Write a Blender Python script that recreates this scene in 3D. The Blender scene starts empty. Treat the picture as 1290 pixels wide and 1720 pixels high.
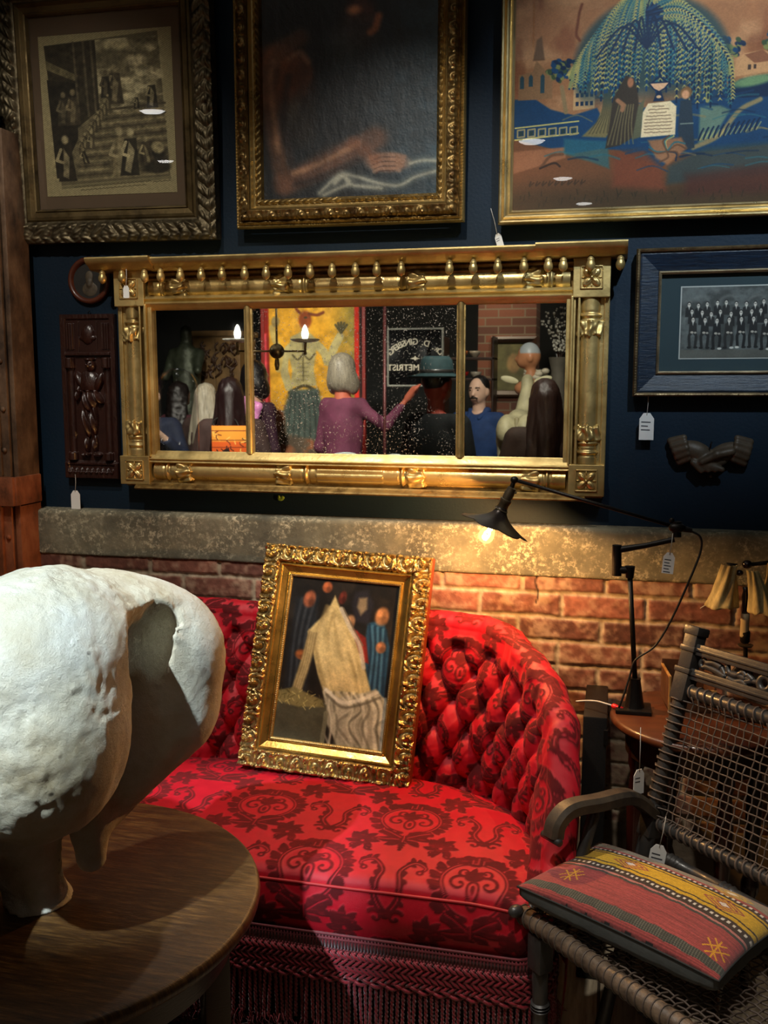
import bpy, math, random
import numpy as np
from mathutils import Vector, Matrix, Euler
random.seed(7); RNG = np.random.default_rng(7)
SC = bpy.context.scene; COL = SC.collection
PI = math.pi
# ------------------------------------------------------------ camera model
F = 1620.0; PITCH = math.atan(219/F); YAW = math.radians(13.54)
CAM = np.array([0, -2.65, 1.5])
_fh = np.array([-math.sin(YAW), math.cos(YAW), 0]); RT = np.array([math.cos(YAW), math.sin(YAW), 0])
FW = _fh*math.cos(PITCH) - np.array([0, 0, 1.])*math.sin(PITCH)
UP = np.array([0, 0, 1.])*math.cos(PITCH) + _fh*math.sin(PITCH)
def ray(px, py): return FW + RT*(px-645)/F - UP*(py-860)/F
def wy(px, py, Y=0.0):
    d = ray(px, py); return CAM + d*((Y-CAM[1])/d[1])
def wz(px, py, Z=0.0):
    d = ray(px, py); return CAM + d*((Z-CAM[2])/d[2])
cd = bpy.data.cameras.new('camera'); co = bpy.data.objects.new('camera', cd); COL.objects.link(co)
co.location = CAM; co.rotation_euler = (PI/2-PITCH, 0, YAW)
cd.sensor_fit = 'VERTICAL'; cd.sensor_height = 24; cd.lens = 24*F/1720; cd.clip_start = 0.02
SC.camera = co
SC.view_settings.view_transform = 'Standard'; SC.view_settings.look = 'None'
SC.view_settings.gamma = 1; SC.view_settings.use_curve_mapping = False; SC.view_settings.exposure = 0.0
# ------------------------------------------------------------ materials
def lin(c):
    c = np.asarray(c, float)
    return np.where(c <= .04045, c/12.92, ((c+.055)/1.055)**2.4)
def rgb(r, g, b): return tuple(lin(np.array([r, g, b])/255.0)) + (1.0,)
class NT:
    def __init__(s, name):
        s.m = bpy.data.materials.new(name); s.m.use_nodes = True; s.t = s.m.node_tree; s.n = s.t.nodes
        s.b = s.n['Principled BSDF']; s.tc = None
    def new(s, k, **kw):
        n = s.n.new(k)
        for a, v in kw.items():
            if hasattr(n, a): setattr(n, a, v)
            else: n.inputs[a].default_value = v
        return n
    def l(s, a, b): s.t.links.new(a, b)
    def co(s, scale=(1, 1, 1), rot=(0, 0, 0), kind='Object'):
        if not s.tc: s.tc = s.new('ShaderNodeTexCoord')
        mp = s.new('ShaderNodeMapping'); s.l(s.tc.outputs[kind], mp.inputs[0])
        mp.inputs['Scale'].default_value = scale; mp.inputs['Rotation'].default_value = rot
        return mp.outputs[0]
    def noise(s, scale, detail=5, rough=.55, vec=None, dist=0):
        n = s.new('ShaderNodeTexNoise'); n.inputs['Scale'].default_value = scale
        n.inputs['Detail'].default_value = detail; n.inputs['Roughness'].default_value = rough
        n.inputs['Distortion'].default_value = dist
        s.l(vec if vec is not None else s.co(), n.inputs['Vector']); return n.outputs['Fac']
    def ramp(s, fac, stops):
        r = s.new('ShaderNodeValToRGB'); s.l(fac, r.inputs[0]); e = r.color_ramp.elements
        while len(e) > 1: e.remove(e[-1])
        e[0].position = stops[0][0]; e[0].color = stops[0][1]
        for p, c in stops[1:]:
            q = e.new(p); q.color = c
        return r.outputs[0]
    def mix(s, f, a, b, mode='MIX'):
        m = s.new('ShaderNodeMix', data_type='RGBA', blend_type=mode)
        for v, i in ((f, 0), (a, 6), (b, 7)):
            if hasattr(v, 'is_output'): s.l(v, m.inputs[i])
            else: m.inputs[i].default_value = v
        return m.outputs[2]
    def math(s, op, a, b=0.0):
        m = s.new('ShaderNodeMath', operation=op)
        for v, i in ((a, 0), (b, 1)):
            if hasattr(v, 'is_output'): s.l(v, m.inputs[i])
            else: m.inputs[i].default_value = v
        return m.outputs[0]
    def attr(s, name):
        return s.new('ShaderNodeAttribute', attribute_name=name).outputs['Color']
    def bump(s, h, dist=.002, strength=1.0, prev=None):
        b = s.new('ShaderNodeBump'); b.inputs['Strength'].default_value = strength; b.inputs['Distance'].default_value = dist
        s.l(h, b.inputs['Height'])
        if prev is not None: s.l(prev, b.inputs['Normal'])
        s.l(b.outputs[0], s.b.inputs['Normal']); return b.outputs[0]
    def set(s, **kw):
        for k, v in kw.items():
            i = s.b.inputs[k.replace('_', ' ')]
            if hasattr(v, 'is_output'): s.l(v, i)
            else: i.default_value = v
        return s
K1 = (0, 0, 0, 1); W1 = (1, 1, 1, 1)
def mul(c, f): return (c[0]*f, c[1]*f, c[2]*f, 1)
def mat(name, c, rough=.6, metal=0.0, var=.35, vs=9, bump=.0, bs=60, c2=None, spec=.5, stretch=(1, 1, 1), coat=0, sheen=0, thr=(.3, .7)):
    t = NT(name); v = t.co(stretch)
    n = t.noise(vs, 6, .6, v)
    t.set(Base_Color=t.ramp(n, [(thr[0], c2 if c2 else mul(c, 1-var)), (thr[1], c)]), Roughness=rough, Metallic=metal)
    t.b.inputs['Specular IOR Level'].default_value = spec
    if coat: t.set(Coat_Weight=coat, Coat_Roughness=.15)
    if sheen: t.set(Sheen_Weight=sheen)
    if bump: t.bump(t.noise(bs, 5, .6, v), bump)
    return t.m
def attrmat(name, attr='Col', rough=.6, metal=0, spec=.4, bump=0, bs=300, coat=0, sheen=0, stretch=(1, 1, 1), coatr=.1):
    t = NT(name); t.set(Base_Color=t.attr(attr), Roughness=rough, Metallic=metal)
    t.b.inputs['Specular IOR Level'].default_value = spec
    if coat: t.set(Coat_Weight=coat, Coat_Roughness=coatr)
    if sheen: t.set(Sheen_Weight=sheen)
    if bump: t.bump(t.noise(bs, 4, .6, t.co(stretch)), bump)
    return t.m
def emit(name, c, s):
    t = NT(name); t.set(Base_Color=c, Emission_Color=c, Emission_Strength=s); return t.m
# ------------------------------------------------------------ objects
def tag(o, label=None, cat=None, group=None, kind=None):
    if label: o['label'] = label
    if cat: o['category'] = cat
    if group: o['group'] = group
    if kind: o['kind'] = kind
    return o
def thing(name, label, cat, loc=(0, 0, 0), rot=(0, 0, 0), group=None):
    o = bpy.data.objects.new(name, None); COL.objects.link(o); o.empty_display_size = .05
    o.location = tuple(loc); o.rotation_euler = rot
    return tag(o, label, cat, group)
class MB:
    """collects primitive shapes for one mesh"""
    def __init__(s): s.v = []; s.f = []; s.n = 0; s.c = []
    def add(s, v, f, col=None):
        v = np.asarray(v, float).reshape(-1, 3)
        s.v.append(v); s.f += [tuple(int(i)+s.n for i in q) for q in f]; s.n += len(v)
        if col is not None: s.c.append(np.tile(np.array(col[:4] if len(col) > 3 else tuple(col)+(1,), float), (len(v), 1)))
        return s
    def box(s, a, b, bev=0.0, M=None, col=None):
        a = np.minimum(a, b).astype(float) if True else a; 
        return s._box(np.asarray(a, float), np.asarray(b, float) , bev, M, col)
    def _box(s, a, b, bev, M, col):
        bev = min(bev, .49*min(abs(b-a)))
        if bev <= 0:
            v = [(x, y, z) for x in (a[0], b[0]) for y in (a[1], b[1]) for z in (a[2], b[2])]
            f = [(0, 1, 3, 2), (4, 6, 7, 5), (0, 4, 5, 1), (2, 3, 7, 6), (0, 2, 6, 4), (1, 5, 7, 3)]
        else:
            bm = __import__('bmesh').new(); bmesh = __import__('bmesh')
            bmesh.ops.create_cube(bm, size=1)
            for q in bm.verts: q.co = Vector([(a[i]+b[i])/2+q.co[i]*(b[i]-a[i]) for i in range(3)])
            bmesh.ops.bevel(bm, geom=list(bm.edges), offset=bev, segments=2, profile=.6, affect='EDGES')
            bm.verts.index_update(); v = [tuple(q.co) for q in bm.verts]; f = [[q.index for q in p.verts] for p in bm.faces]; bm.free()
        if M is not None: v = [tuple(M @ Vector(q)) for q in v]
        return s.add(v, f, col)
    def tube(s, pts, r, seg=10, cap=True, col=None, closed=False, flat=None):
        P = np.asarray(pts, float); n = len(P)
        R = np.full(n, r, float) if np.isscalar(r) else np.asarray(r, float)
        T = np.gradient(P, axis=0) if not closed else (np.roll(P, -1, 0)-np.roll(P, 1, 0))
        T /= np.maximum(np.linalg.norm(T, axis=1, keepdims=True), 1e-9)
        u = np.cross(T[0], (0, 0, 1)); 
        if np.linalg.norm(u) < .2: u = np.cross(T[0], (1, 0, 0))
        V = []; a = np.linspace(0, 2*PI, seg, endpoint=False)
        for i in range(n):
            u = u - T[i]*(u @ T[i]); u /= np.linalg.norm(u); w = np.cross(T[i], u)
            V.append(P[i] + R[i]*(np.cos(a)[:, None]*u + np.sin(a)[:, None]*w*(flat or 1)))
        V = np.concatenate(V); fs = []
        m = n if closed else n-1
        for i in range(m):
            j = (i+1) % n
            for k in range(seg):
                k2 = (k+1) % seg; fs.append((i*seg+k, i*seg+k2, j*seg+k2, j*seg+k))
        if cap and not closed:
            fs.append(tuple(range(seg-1, -1, -1))); fs.append(tuple((n-1)*seg+k for k in range(seg)))
        return s.add(V, fs, col)
    def lathe(s, prof, c=(0, 0, 0), axis=(0, 0, 1), seg=24, col=None, sy=1.0):
        """prof: list of (radius, height along axis)"""
        ax = Vector(axis).normalized(); q = Vector((0, 0, 1)).rotation_difference(ax).to_matrix()
        V = []; a = np.linspace(0, 2*PI, seg, endpoint=False)
        for r, h in prof:
            r = max(r, 1e-5)
            for t in a: V.append(tuple(q @ Vector((r*math.cos(t), r*sy*math.sin(t), h)) + Vector(c)))
        fs = [(i*seg+k, i*seg+(k+1) % seg, (i+1)*seg+(k+1) % seg, (i+1)*seg+k) for i in range(len(prof)-1) for k in range(seg)]
        fs.append(tuple(range(seg-1, -1, -1))); fs.append(tuple((len(prof)-1)*seg+k for k in range(seg)))
        return s.add(V, fs, col)
    def ball(s, c, r, seg=14, rings=9, M=None, col=None):
        r = (r, r, r) if np.isscalar(r) else r; V = []; 
        for i in range(1, rings):
            p = PI*i/rings
            for k in range(seg):
                t = 2*PI*k/seg; q = Vector((r[0]*math.sin(p)*math.cos(t), r[1]*math.sin(p)*math.sin(t), r[2]*math.cos(p)))
                if M is not None: q = M @ q
                V.append(tuple(q+Vector(c)))
        top = Vector((0, 0, r[2])); bot = Vector((0, 0, -r[2]))
        if M is not None: top = M @ top; bot = M @ bot
        V += [tuple(top+Vector(c)), tuple(bot+Vector(c))]; m = (rings-1)*seg
        fs = [(i*seg+k, (i+1)*seg+k, (i+1)*seg+(k+1) % seg, i*seg+(k+1) % seg) for i in range(rings-2) for k in range(seg)]
        fs += [(m, k, (k+1) % seg) for k in range(seg)]; o = (rings-2)*seg
        fs += [(m+1, o+(k+1) % seg, o+k) for k in range(seg)]
        return s.add(V, fs, col)
    def prism(s, poly, y0, y1, col=None, M=None):
        """poly in x,z extruded along y"""
        n = len(poly); V = [(x, y0, z) for x, z in poly]+[(x, y1, z) for x, z in poly]
        if M is not None: V = [tuple(M @ Vector(q)) for q in V]
        fs = [tuple(range(n)), tuple(range(2*n-1, n-1, -1))]+[(i, n+i, n+(i+1) % n, (i+1) % n) for i in range(n)]
        return s.add(V, fs, col)
    def build(s, name, m, parent=None, smooth=False, fix=True):
        V = np.concatenate(s.v); C_ = np.concatenate(s.c) if s.c and sum(map(len, s.c)) == len(V) else None
        return mesh(name, V, s.f, m, parent, smooth, C_, fix)
def mesh(name, V, Fc, m, parent=None, smooth=False, col=None, fix=False):
    me = bpy.data.meshes.new(name)
    me.from_pydata(np.asarray(V, float).tolist(), [], Fc if isinstance(Fc, list) else np.asarray(Fc).tolist()); me.update()
    if fix:
        import bmesh
        bm = bmesh.new(); bm.from_mesh(me); bmesh.ops.recalc_face_normals(bm, faces=bm.faces); bm.to_mesh(me); bm.free()
    if smooth is not False:
        me.shade_smooth()
        if smooth is not True: me.set_sharp_from_angle(angle=math.radians(smooth))
    if m: me.materials.append(m)
    if col is not None: setcol(me, col)
    o = bpy.data.objects.new(name, me); COL.objects.link(o)
    if parent is not None: o.parent = parent
    return o
def setcol(me, col, name='Col'):
    col = np.asarray(col, np.float32)
    if col.ndim == 1: col = np.stack([col]*3, 1)
    if col.shape[1] == 3: col = np.concatenate([col, np.ones((len(col), 1), np.float32)], 1)
    a = me.color_attributes.new(name, 'FLOAT_COLOR', 'POINT'); a.data.foreach_set('color', np.ascontiguousarray(col).ravel())
def gridfaces(nu, nv, off=0, wrapu=False):
    i = np.arange(nu-(0 if wrapu else 1)); j = np.arange(nv-1); I, J = np.meshgrid(i, j, indexing='ij'); I2 = (I+1) % nu
    return np.stack([I*nv+J, I2*nv+J, I2*nv+J+1, I*nv+J+1], -1).reshape(-1, 4)+off
# ------------------------------------------------------------ noise / raster helpers
def vnoise(X, Y, seed=0, oct=4):
    r = np.random.default_rng(seed); T = r.random((64, 64)); out = np.zeros(np.broadcast(X, Y).shape); a = .5; tot = 0
    for o in range(oct):
        x = X*(2**o)+o*7.3; y = Y*(2**o)+o*3.1; xi = np.floor(x).astype(int); yi = np.floor(y).astype(int)
        fx = x-xi; fy = y-yi; fx = fx*fx*(3-2*fx); fy = fy*fy*(3-2*fy)
        g = lambda i, j: T[i % 64, j % 64]
        out += a*((g(xi, yi)*(1-fx)+g(xi+1, yi)*fx)*(1-fy)+(g(xi, yi+1)*(1-fx)+g(xi+1, yi+1)*fx)*fy); tot += a; a *= .55
    return out/tot
def noise3(P, scale, seed=0, oct=3):
    X = P[..., 0]*scale; Y = P[..., 1]*scale; Z = P[..., 2]*scale
    r = np.random.default_rng(seed); T = r.random((32, 32, 32)); out = 0; a = .5; tot = 0
    for o in range(oct):
        k = 2**o; x = X*k+11.3*o; y = Y*k+5.7*o; z = Z*k+2.9*o
        xi = np.floor(x).astype(int); yi = np.floor(y).astype(int); zi = np.floor(z).astype(int); fx = x-xi; fy = y-yi; fz = z-zi
        fx = fx*fx*(3-2*fx); fy = fy*fy*(3-2*fy); fz = fz*fz*(3-2*fz); s = 0
        for i in (0, 1):
            for j in (0, 1):
                for l in (0, 1):
                    s = s + T[(xi+i) % 32, (yi+j) % 32, (zi+l) % 32]*(fx if i else 1-fx)*(fy if j else 1-fy)*(fz if l else 1-fz)
        out = out + a*s; tot += a; a *= .5
    return out/tot
def sst(a, b, x):
    t = np.clip((x-a)/(b-a+1e-12), 0, 1); return t*t*(3-2*t)
class Art:
    """soft brush painting on an nx x ny grid, coordinates in the picture's own pixel frame, y down"""
    def __init__(s, x0, y0, x1, y1, step=1.0, bg=(0, 0, 0)):
        s.nx = int(abs(x1-x0)/step)+1; s.ny = int(abs(y1-y0)/step)+1
        s.X, s.Y = np.meshgrid(np.linspace(x0, x1, s.nx), np.linspace(y0, y1, s.ny), indexing='ij')
        s.I = np.zeros((s.nx, s.ny, 3)); s.I[:] = np.array(bg)/255.
    def put(s, m, c):
        c = np.array(c)/255. if not isinstance(c, np.ndarray) or c.ndim == 1 else c
        s.I += (c-s.I)*np.clip(m, 0, 1)[..., None]; return s
    def ell(s, cx, cy, rx, ry, c, rot=0, soft=.25, a=1):
        t = math.radians(rot); dx = s.X-cx; dy = s.Y-cy
        u = (dx*math.cos(t)+dy*math.sin(t))/rx; v = (-dx*math.sin(t)+dy*math.cos(t))/ry
        d = np.sqrt(u*u+v*v); return s.put((1-sst(1-soft, 1+soft, d))*a, c)
    def poly(s, pts, c, soft=1.0, a=1):
        P = np.array(pts, float); ins = np.zeros(s.X.shape, bool); dm = np.full(s.X.shape, 1e9)
        for i in range(len(P)):
            (x0, y0), (x1, y1) = P[i], P[(i+1) % len(P)]
            dx, dy = x1-x0, y1-y0; L = dx*dx+dy*dy+1e-9
            t = np.clip(((s.X-x0)*dx+(s.Y-y0)*dy)/L, 0, 1); dm = np.minimum(dm, (s.X-x0-t*dx)**2+(s.Y-y0-t*dy)**2)
            if y0 != y1: ins ^= ((y0 > s.Y) != (y1 > s.Y)) & (s.X < (x1-x0)*(s.Y-y0)/(y1-y0)+x0)
        d = np.where(ins, -1, 1)*np.sqrt(dm); return s.put((1-sst(-soft, soft, d))*a, c)
    def dist(s, pts):
        P = np.array(pts, float); dm = np.full(s.X.shape, 1e9)
        for i in range(len(P)-1):
            (x0, y0), (x1, y1) = P[i][:2], P[i+1][:2]; dx, dy = x1-x0, y1-y0; L = dx*dx+dy*dy+1e-9
            t = np.clip(((s.X-x0)*dx+(s.Y-y0)*dy)/L, 0, 1); dm = np.minimum(dm, (s.X-x0-t*dx)**2+(s.Y-y0-t*dy)**2)
        return np.sqrt(dm)
    def line(s, pts, w, c, soft=.8, a=1):
        P = np.array(pts, float); mg = max(w if np.isscalar(w) else max(w), 1)*1.5+soft*2+1
        i0 = np.searchsorted(s.X[:, 0], P[:, 0].min()-mg); i1 = np.searchsorted(s.X[:, 0], P[:, 0].max()+mg)
        j0 = np.searchsorted(s.Y[0], P[:, 1].min()-mg); j1 = np.searchsorted(s.Y[0], P[:, 1].max()+mg)
        if i1 <= i0 or j1 <= j0: return s
        X = s.X[i0:i1, j0:j1]; Y = s.Y[i0:i1, j0:j1]; best = np.full(X.shape, 1e9)
        for i in range(len(P)-1):
            (x0, y0), (x1, y1) = P[i], P[i+1]; dx, dy = x1-x0, y1-y0; L = dx*dx+dy*dy+1e-9
            t = np.clip(((X-x0)*dx+(Y-y0)*dy)/L, 0, 1)
            wi = w if np.isscalar(w) else w[i]+(w[i+1]-w[i])*t
            best = np.minimum(best, np.sqrt((X-x0-t*dx)**2+(Y-y0-t*dy)**2)-wi/2)
        m = (1-sst(-soft/2, soft, best))*a; sub = s.I[i0:i1, j0:j1]
        sub += (np.array(c)/255.-sub)*np.clip(m, 0, 1)[..., None]; return s
    def noise(s, sc=.1, amt=.1, seed=1, sx=1, sy=1):
        n = vnoise(s.X*sc*sx, s.Y*sc*sy, seed, 5)-.5; s.I *= 1+2*amt*n[..., None]; return s
    def colors(s): return lin(np.clip(s.I, 0, 1)).reshape(-1, 3)
def curve(pts, n=24):
    """Catmull-Rom through points"""
    P = np.array(pts, float); P = np.concatenate([[2*P[0]-P[1]], P, [2*P[-1]-P[-2]]]); out = []
    m = len(P)-3
    for i in range(m):
        for t in np.linspace(0, 1, max(2, n//m), endpoint=(i == m-1)):
            a, b, c, d = P[i:i+4]
            out.append(.5*((2*b)+(-a+c)*t+(2*a-5*b+4*c-d)*t*t+(-a+3*b-3*c+d)*t**3))
    return np.array(out)
# ------------------------------------------------------------ implicit surfaces (numpy surface nets)
def surfnet(fn, lo, hi, h):
    lo = np.array(lo, float); hi = np.array(hi, float); n = np.ceil((hi-lo)/h).astype(int)+1
    ax = [lo[i]+h*np.arange(n[i]) for i in range(3)]
    P = np.stack(np.meshgrid(*ax, indexing='ij'), -1); f = fn(P)
    s = f < 0; nx, ny, nz = n
    acc = np.zeros((nx-1, ny-1, nz-1, 3)); cnt = np.zeros((nx-1, ny-1, nz-1))
    cor = [(i, j, k) for i in (0, 1) for j in (0, 1) for k in (0, 1)]
    sl = lambda A, c: A[c[0]:nx-1+c[0], c[1]:ny-1+c[1], c[2]:nz-1+c[2]]
    for a in cor:
        for d in range(3):
            if a[d] == 0:
                b = list(a); b[d] = 1; b = tuple(b); fa = sl(f, a); fb = sl(f, b); m = (fa < 0) != (fb < 0)
                t = np.where(m, fa/np.where(m, fa-fb, 1), 0)
                for q in range(3): acc[..., q] += m*(a[q]+(t if q == d else 0))
                cnt += m
    act = cnt > 0; idx = -np.ones(cnt.shape, int); idx[act] = np.arange(act.sum())
    I = np.argwhere(act); V = lo+(I+acc[act]/cnt[act][:, None])*h; Q = []
    for d in range(3):
        e1, e2 = (d+1) % 3, (d+2) % 3
        A = [slice(None)]*3; B = [slice(None)]*3; A[d] = slice(0, n[d]-1); B[d] = slice(1, n[d])
        for e in (e1, e2): A[e] = slice(1, n[e]-1); B[e] = slice(1, n[e]-1)
        ch = s[tuple(A)] != s[tuple(B)]; W = np.argwhere(ch); sg = s[tuple(A)][ch]
        W[:, e1] += 1; W[:, e2] += 1
        def cell(o1, o2):
            c = W.copy(); c[:, e1] -= o1; c[:, e2] -= o2; return idx[c[:, 0], c[:, 1], c[:, 2]]
        q = np.stack([cell(1, 1), cell(0, 1), cell(0, 0), cell(1, 0)], 1); q[~sg] = q[~sg][:, ::-1]; Q.append(q)
    return V, np.concatenate(Q)
def smin(a, b, k):
    h = np.clip(.5+.5*(b-a)/k, 0, 1); return b+(a-b)*h-k*h*(1-h)
def d_cap(P, a, b, ra, rb):
    a = np.array(a, float); b = np.array(b, float); ab = b-a; t = np.clip(((P-a)@ab)/(ab@ab+1e-12), 0, 1)
    return np.linalg.norm(P-a-t[..., None]*ab, axis=-1)-(ra+(rb-ra)*t)
def d_ell(P, c, r, rot=None):
    q = P-np.array(c, float); r = np.array(r, float)
    if rot is not None: q = q @ np.array(Euler(rot).to_matrix())
    k0 = np.linalg.norm(q/r, axis=-1); k1 = np.linalg.norm(q/(r*r), axis=-1); return k0*(k0-1)/np.maximum(k1, 1e-9)
def blend(P, prims, k):
    f = None
    for p in prims:
        d = d_cap(P, *p[1:]) if p[0] == 'c' else d_ell(P, *p[1:])
        f = d if f is None else smin(f, d, k)
    return f
def bounds(prims, pad):
    lo = np.full(3, 1e9); hi = -lo
    for p in prims:
        if p[0] == 'c': pts = [(p[1], p[3]), (p[2], p[4])]
        else: pts = [(p[1], max(p[2]))]
        for c, r in pts: lo = np.minimum(lo, np.array(c)-r); hi = np.maximum(hi, np.array(c)+r)
    return lo-pad, hi+pad
def soft(name, prims, m, parent=None, h=.012, k=.03, post=None, colfn=None):
    lo, hi = bounds(prims, h*3+k*.3)
    fn = (lambda P: blend(P, prims, k)) if post is None else (lambda P: post(P, blend(P, prims, k)))
    V, Q = surfnet(fn, lo, hi, h)
    return mesh(name, V, Q, m, parent, True, None if colfn is None else colfn(V))
# ------------------------------------------------------------ shared materials
def goldmat(name, c=(.62, .40, .12), c2=(.20, .10, .03), rough=.34, metal=.85, vs=14, bump=.0006, bs=90, stretch=(1, 1, 1)):
    t = NT(name); v = t.co(stretch); n = t.noise(vs, 6, .62, v)
    t.set(Base_Color=t.ramp(n, [(.30, c2+(1,)), (.52, c+(1,)), (.75, tuple(min(1, q*1.25) for q in c)+(1,))]), Metallic=metal)
    t.set(Roughness=t.ramp(t.noise(vs*2.3, 4, .6, v), [(.3, (rough*.75,)*3+(1,)), (.7, (min(1, rough*1.5),)*3+(1,))]))
    t.bump(t.noise(bs, 4, .6, v), bump); return t.m
M_gold = goldmat('gilt_wood', (.60, .45, .18), (.38, .26, .09), .38, metal=.75, vs=7)
M_gold2 = goldmat('bright_gilt', (.66, .49, .20), (.44, .29, .09), .30, metal=.75, vs=9)
M_golddark = goldmat('tarnished_gilt', (.30, .20, .07), (.10, .06, .02), .42, vs=25)
M_bronze = goldmat('dark_bronze_leaf', (.15, .12, .07), (.035, .026, .015), .45, vs=30)
M_wood = mat('dark_walnut', rgb(52, 30, 16), .42, 0, .5, 5, .0006, 60, stretch=(1, 1, 6), coat=.2)
M_black = mat('ebonised_wood', rgb(46, 44, 42), .42, 0, .45, 12, .0005, 90, coat=.15)
M_iron = mat('black_iron', rgb(34, 30, 27), .45, .6, .4, 20, .0006, 150)
M_paper = mat('tag_paper', rgb(232, 232, 228), .8, 0, .06, 20)
M_ink = mat('ink', rgb(70, 72, 80), .8)
M_string = mat('cotton_string', rgb(200, 198, 190), .9)
M_navy = None
# ------------------------------------------------------------ room
t = NT('navy_paint'); v = t.co(); n = t.noise(3, 6, .6, v)
t.set(Base_Color=t.ramp(n, [(.3, rgb(9, 27, 42)), (.7, rgb(13, 36, 53))]), Roughness=.6); t.b.inputs['Specular IOR Level'].default_value = .25
t.bump(t.noise(120, 4, .5, v), .0006); M_navy = t.m
def struct(name, mb, m, **k): o = mb.build(name, m, None, **k); o['kind'] = 'structure'; return o
XL, XR, YB, ZC = -4.4, 2.6, -8.6, 3.5
struct('wall_back', MB().box((XL, 0, 0), (XR, .15, ZC)), M_navy)
M_dark = mat('charcoal_plaster', rgb(30, 36, 40), .8, 0, .4, 2)
struct('wall_left', MB().box((XL-.15, YB, 0), (XL, 0, ZC)), M_dark)
struct('wall_right', MB().box((XR, YB, 0), (XR+.15, 0, ZC)), M_dark)
struct('wall_front', MB().box((XL, YB-.15, 0), (XR, YB, ZC)), M_dark)
struct('ceiling', MB().box((XL, YB, ZC), (XR, 0, ZC+.1)), mat('ceiling_black', rgb(20, 20, 20), .9))
# plank floor
t = NT('limed_planks'); v = t.co((1, 1, 1)); sv = t.co((9, .8, 1))
n = t.noise(6, 7, .65, sv); b = t.new('ShaderNodeTexBrick'); b.inputs['Scale'].default_value = 1
t.l(t.co((1, 1, 1), (0, 0, PI/2)), b.inputs['Vector']); b.inputs['Brick Width'].default_value = 2.4; b.inputs['Row Height'].default_value = .14
b.inputs['Mortar Size'].default_value = .004; b.inputs['Color1'].default_value = rgb(196, 180, 152); b.inputs['Color2'].default_value = rgb(170, 150, 122); b.inputs['Mortar'].default_value = rgb(30, 22, 16)
t.set(Base_Color=t.mix(t.ramp(n, [(.35, mul(W1, .35)), (.6, W1)]), rgb(96, 78, 60), b.outputs['Color']), Roughness=.7); t.bump(n, .001)
struct('floor', MB().box((XL, YB, -.1), (XR, 0, 0)), t.m)
# painted-brick dado wall, real relief
def brick_wall():
    x0, x1, z0, z1, h = -2.3, .95, .30, .978, .0042
    nx = int((x1-x0)/h); nz = int((z1-z0)/h); X, Z = np.meshgrid(np.linspace(x0, x1, nx), np.linspace(z0, z1, nz), indexing='ij')
    P, L, mj = .0668, .222, .0105
    Xw = X+(vnoise(X*14, Z*14, 3)-.5)*.007; Zw = Z+(vnoise(X*10, Z*16, 4)-.5)*.007
    row = np.floor((z1+.020-Zw)/P).astype(int); fz = ((z1+.020-Zw)/P-row)*P
    off = np.where(row % 2 == 0, 0, .5)*L+(np.sin(row*12.9)*.5+.5)*.03; head = (row % 6 == 4); Lr = np.where(head, L/2, L)
    k = np.floor((Xw+off)/Lr).astype(int); fx = ((Xw+off)/Lr-k)*Lr
    d = np.minimum(np.minimum(fz, P-fz), np.minimum(fx, Lr-fx))-mj/2
    b = sst(-.0012, .0035, d+(vnoise(X*90, Z*90, 9)-.5)*.004)
    rid = np.abs(np.sin(row*127.1+k*311.7)*43758.5) % 1; rid2 = np.abs(np.sin(row*17.1+k*91.7)*9758.5) % 1
    base = np.array([146, 92, 74])/255.*(1-rid[..., None])+np.array([112, 70, 58])/255.*rid[..., None]
    base = base*(.82+.3*rid2[..., None])
    n = vnoise(X*22, Z*22, 5, 5); n2 = vnoise(X*70, Z*70, 6, 4); n3 = vnoise(X*2.2, Z*2.5, 8, 3)
    c = base*(.75+.5*n2[..., None])
    wash = np.clip(sst(.45, .68, n*.6+n2*.25+n3*.22)*.85, 0, 1)[..., None]
    c = c+(np.array([196, 172, 142])/255.-c)*wash*.74
    lime = np.clip(sst(.55, .72, n3+.25*(n-.5))*sst(.40, .62, n2), 0, 1)[..., None]*np.clip(sst(-.25, .2, X), 0, 1)[..., None]
    c = c+(np.array([150, 132, 104])/255.-c)*lime*.7
    mort = np.array([184, 166, 140])/255.*(.70+.5*n2[..., None])
    c = mort+(c-mort)*b[..., None]
    # a hairline settlement crack
    cx = -.198+.004*np.sin(Z*90); cr = np.exp(-((X-cx)/.0022)**2)*(Z > .90)*(Z < .975); c = c*(1-.8*cr[..., None])
    y = -.045-.0055*b-.004*(n2-.5)-.003*(n-.5)+.004*cr
    V = np.stack([X, y, Z], -1).reshape(-1, 3)
    o = mesh('wall_brick', V, gridfaces(nx, nz)[:, ::-1], attrmat('washed_brick', rough=.85, bump=.0008, bs=240), None, True, lin(np.clip(c, 0, 1)).reshape(-1, 3)); o['kind'] = 'structure'
    o.name = 'wall_lower_brick'
brick_wall()
struct('trim_1', MB()._box(np.array([-2.3, -.040, 0.]), np.array([.95, .0, .976]), 0, None, None), mat('brick_core', rgb(120, 90, 72), .9))
# plaster plinth under the bricks
struct('baseboard_back', MB()._box(np.array([-2.3, -.058, 0.]), np.array([.95, -.030, .302]), .006, None, None), mat('dusty_plaster', rgb(150, 132, 110), .85, 0, .45, 9, .002, 40))
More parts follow.
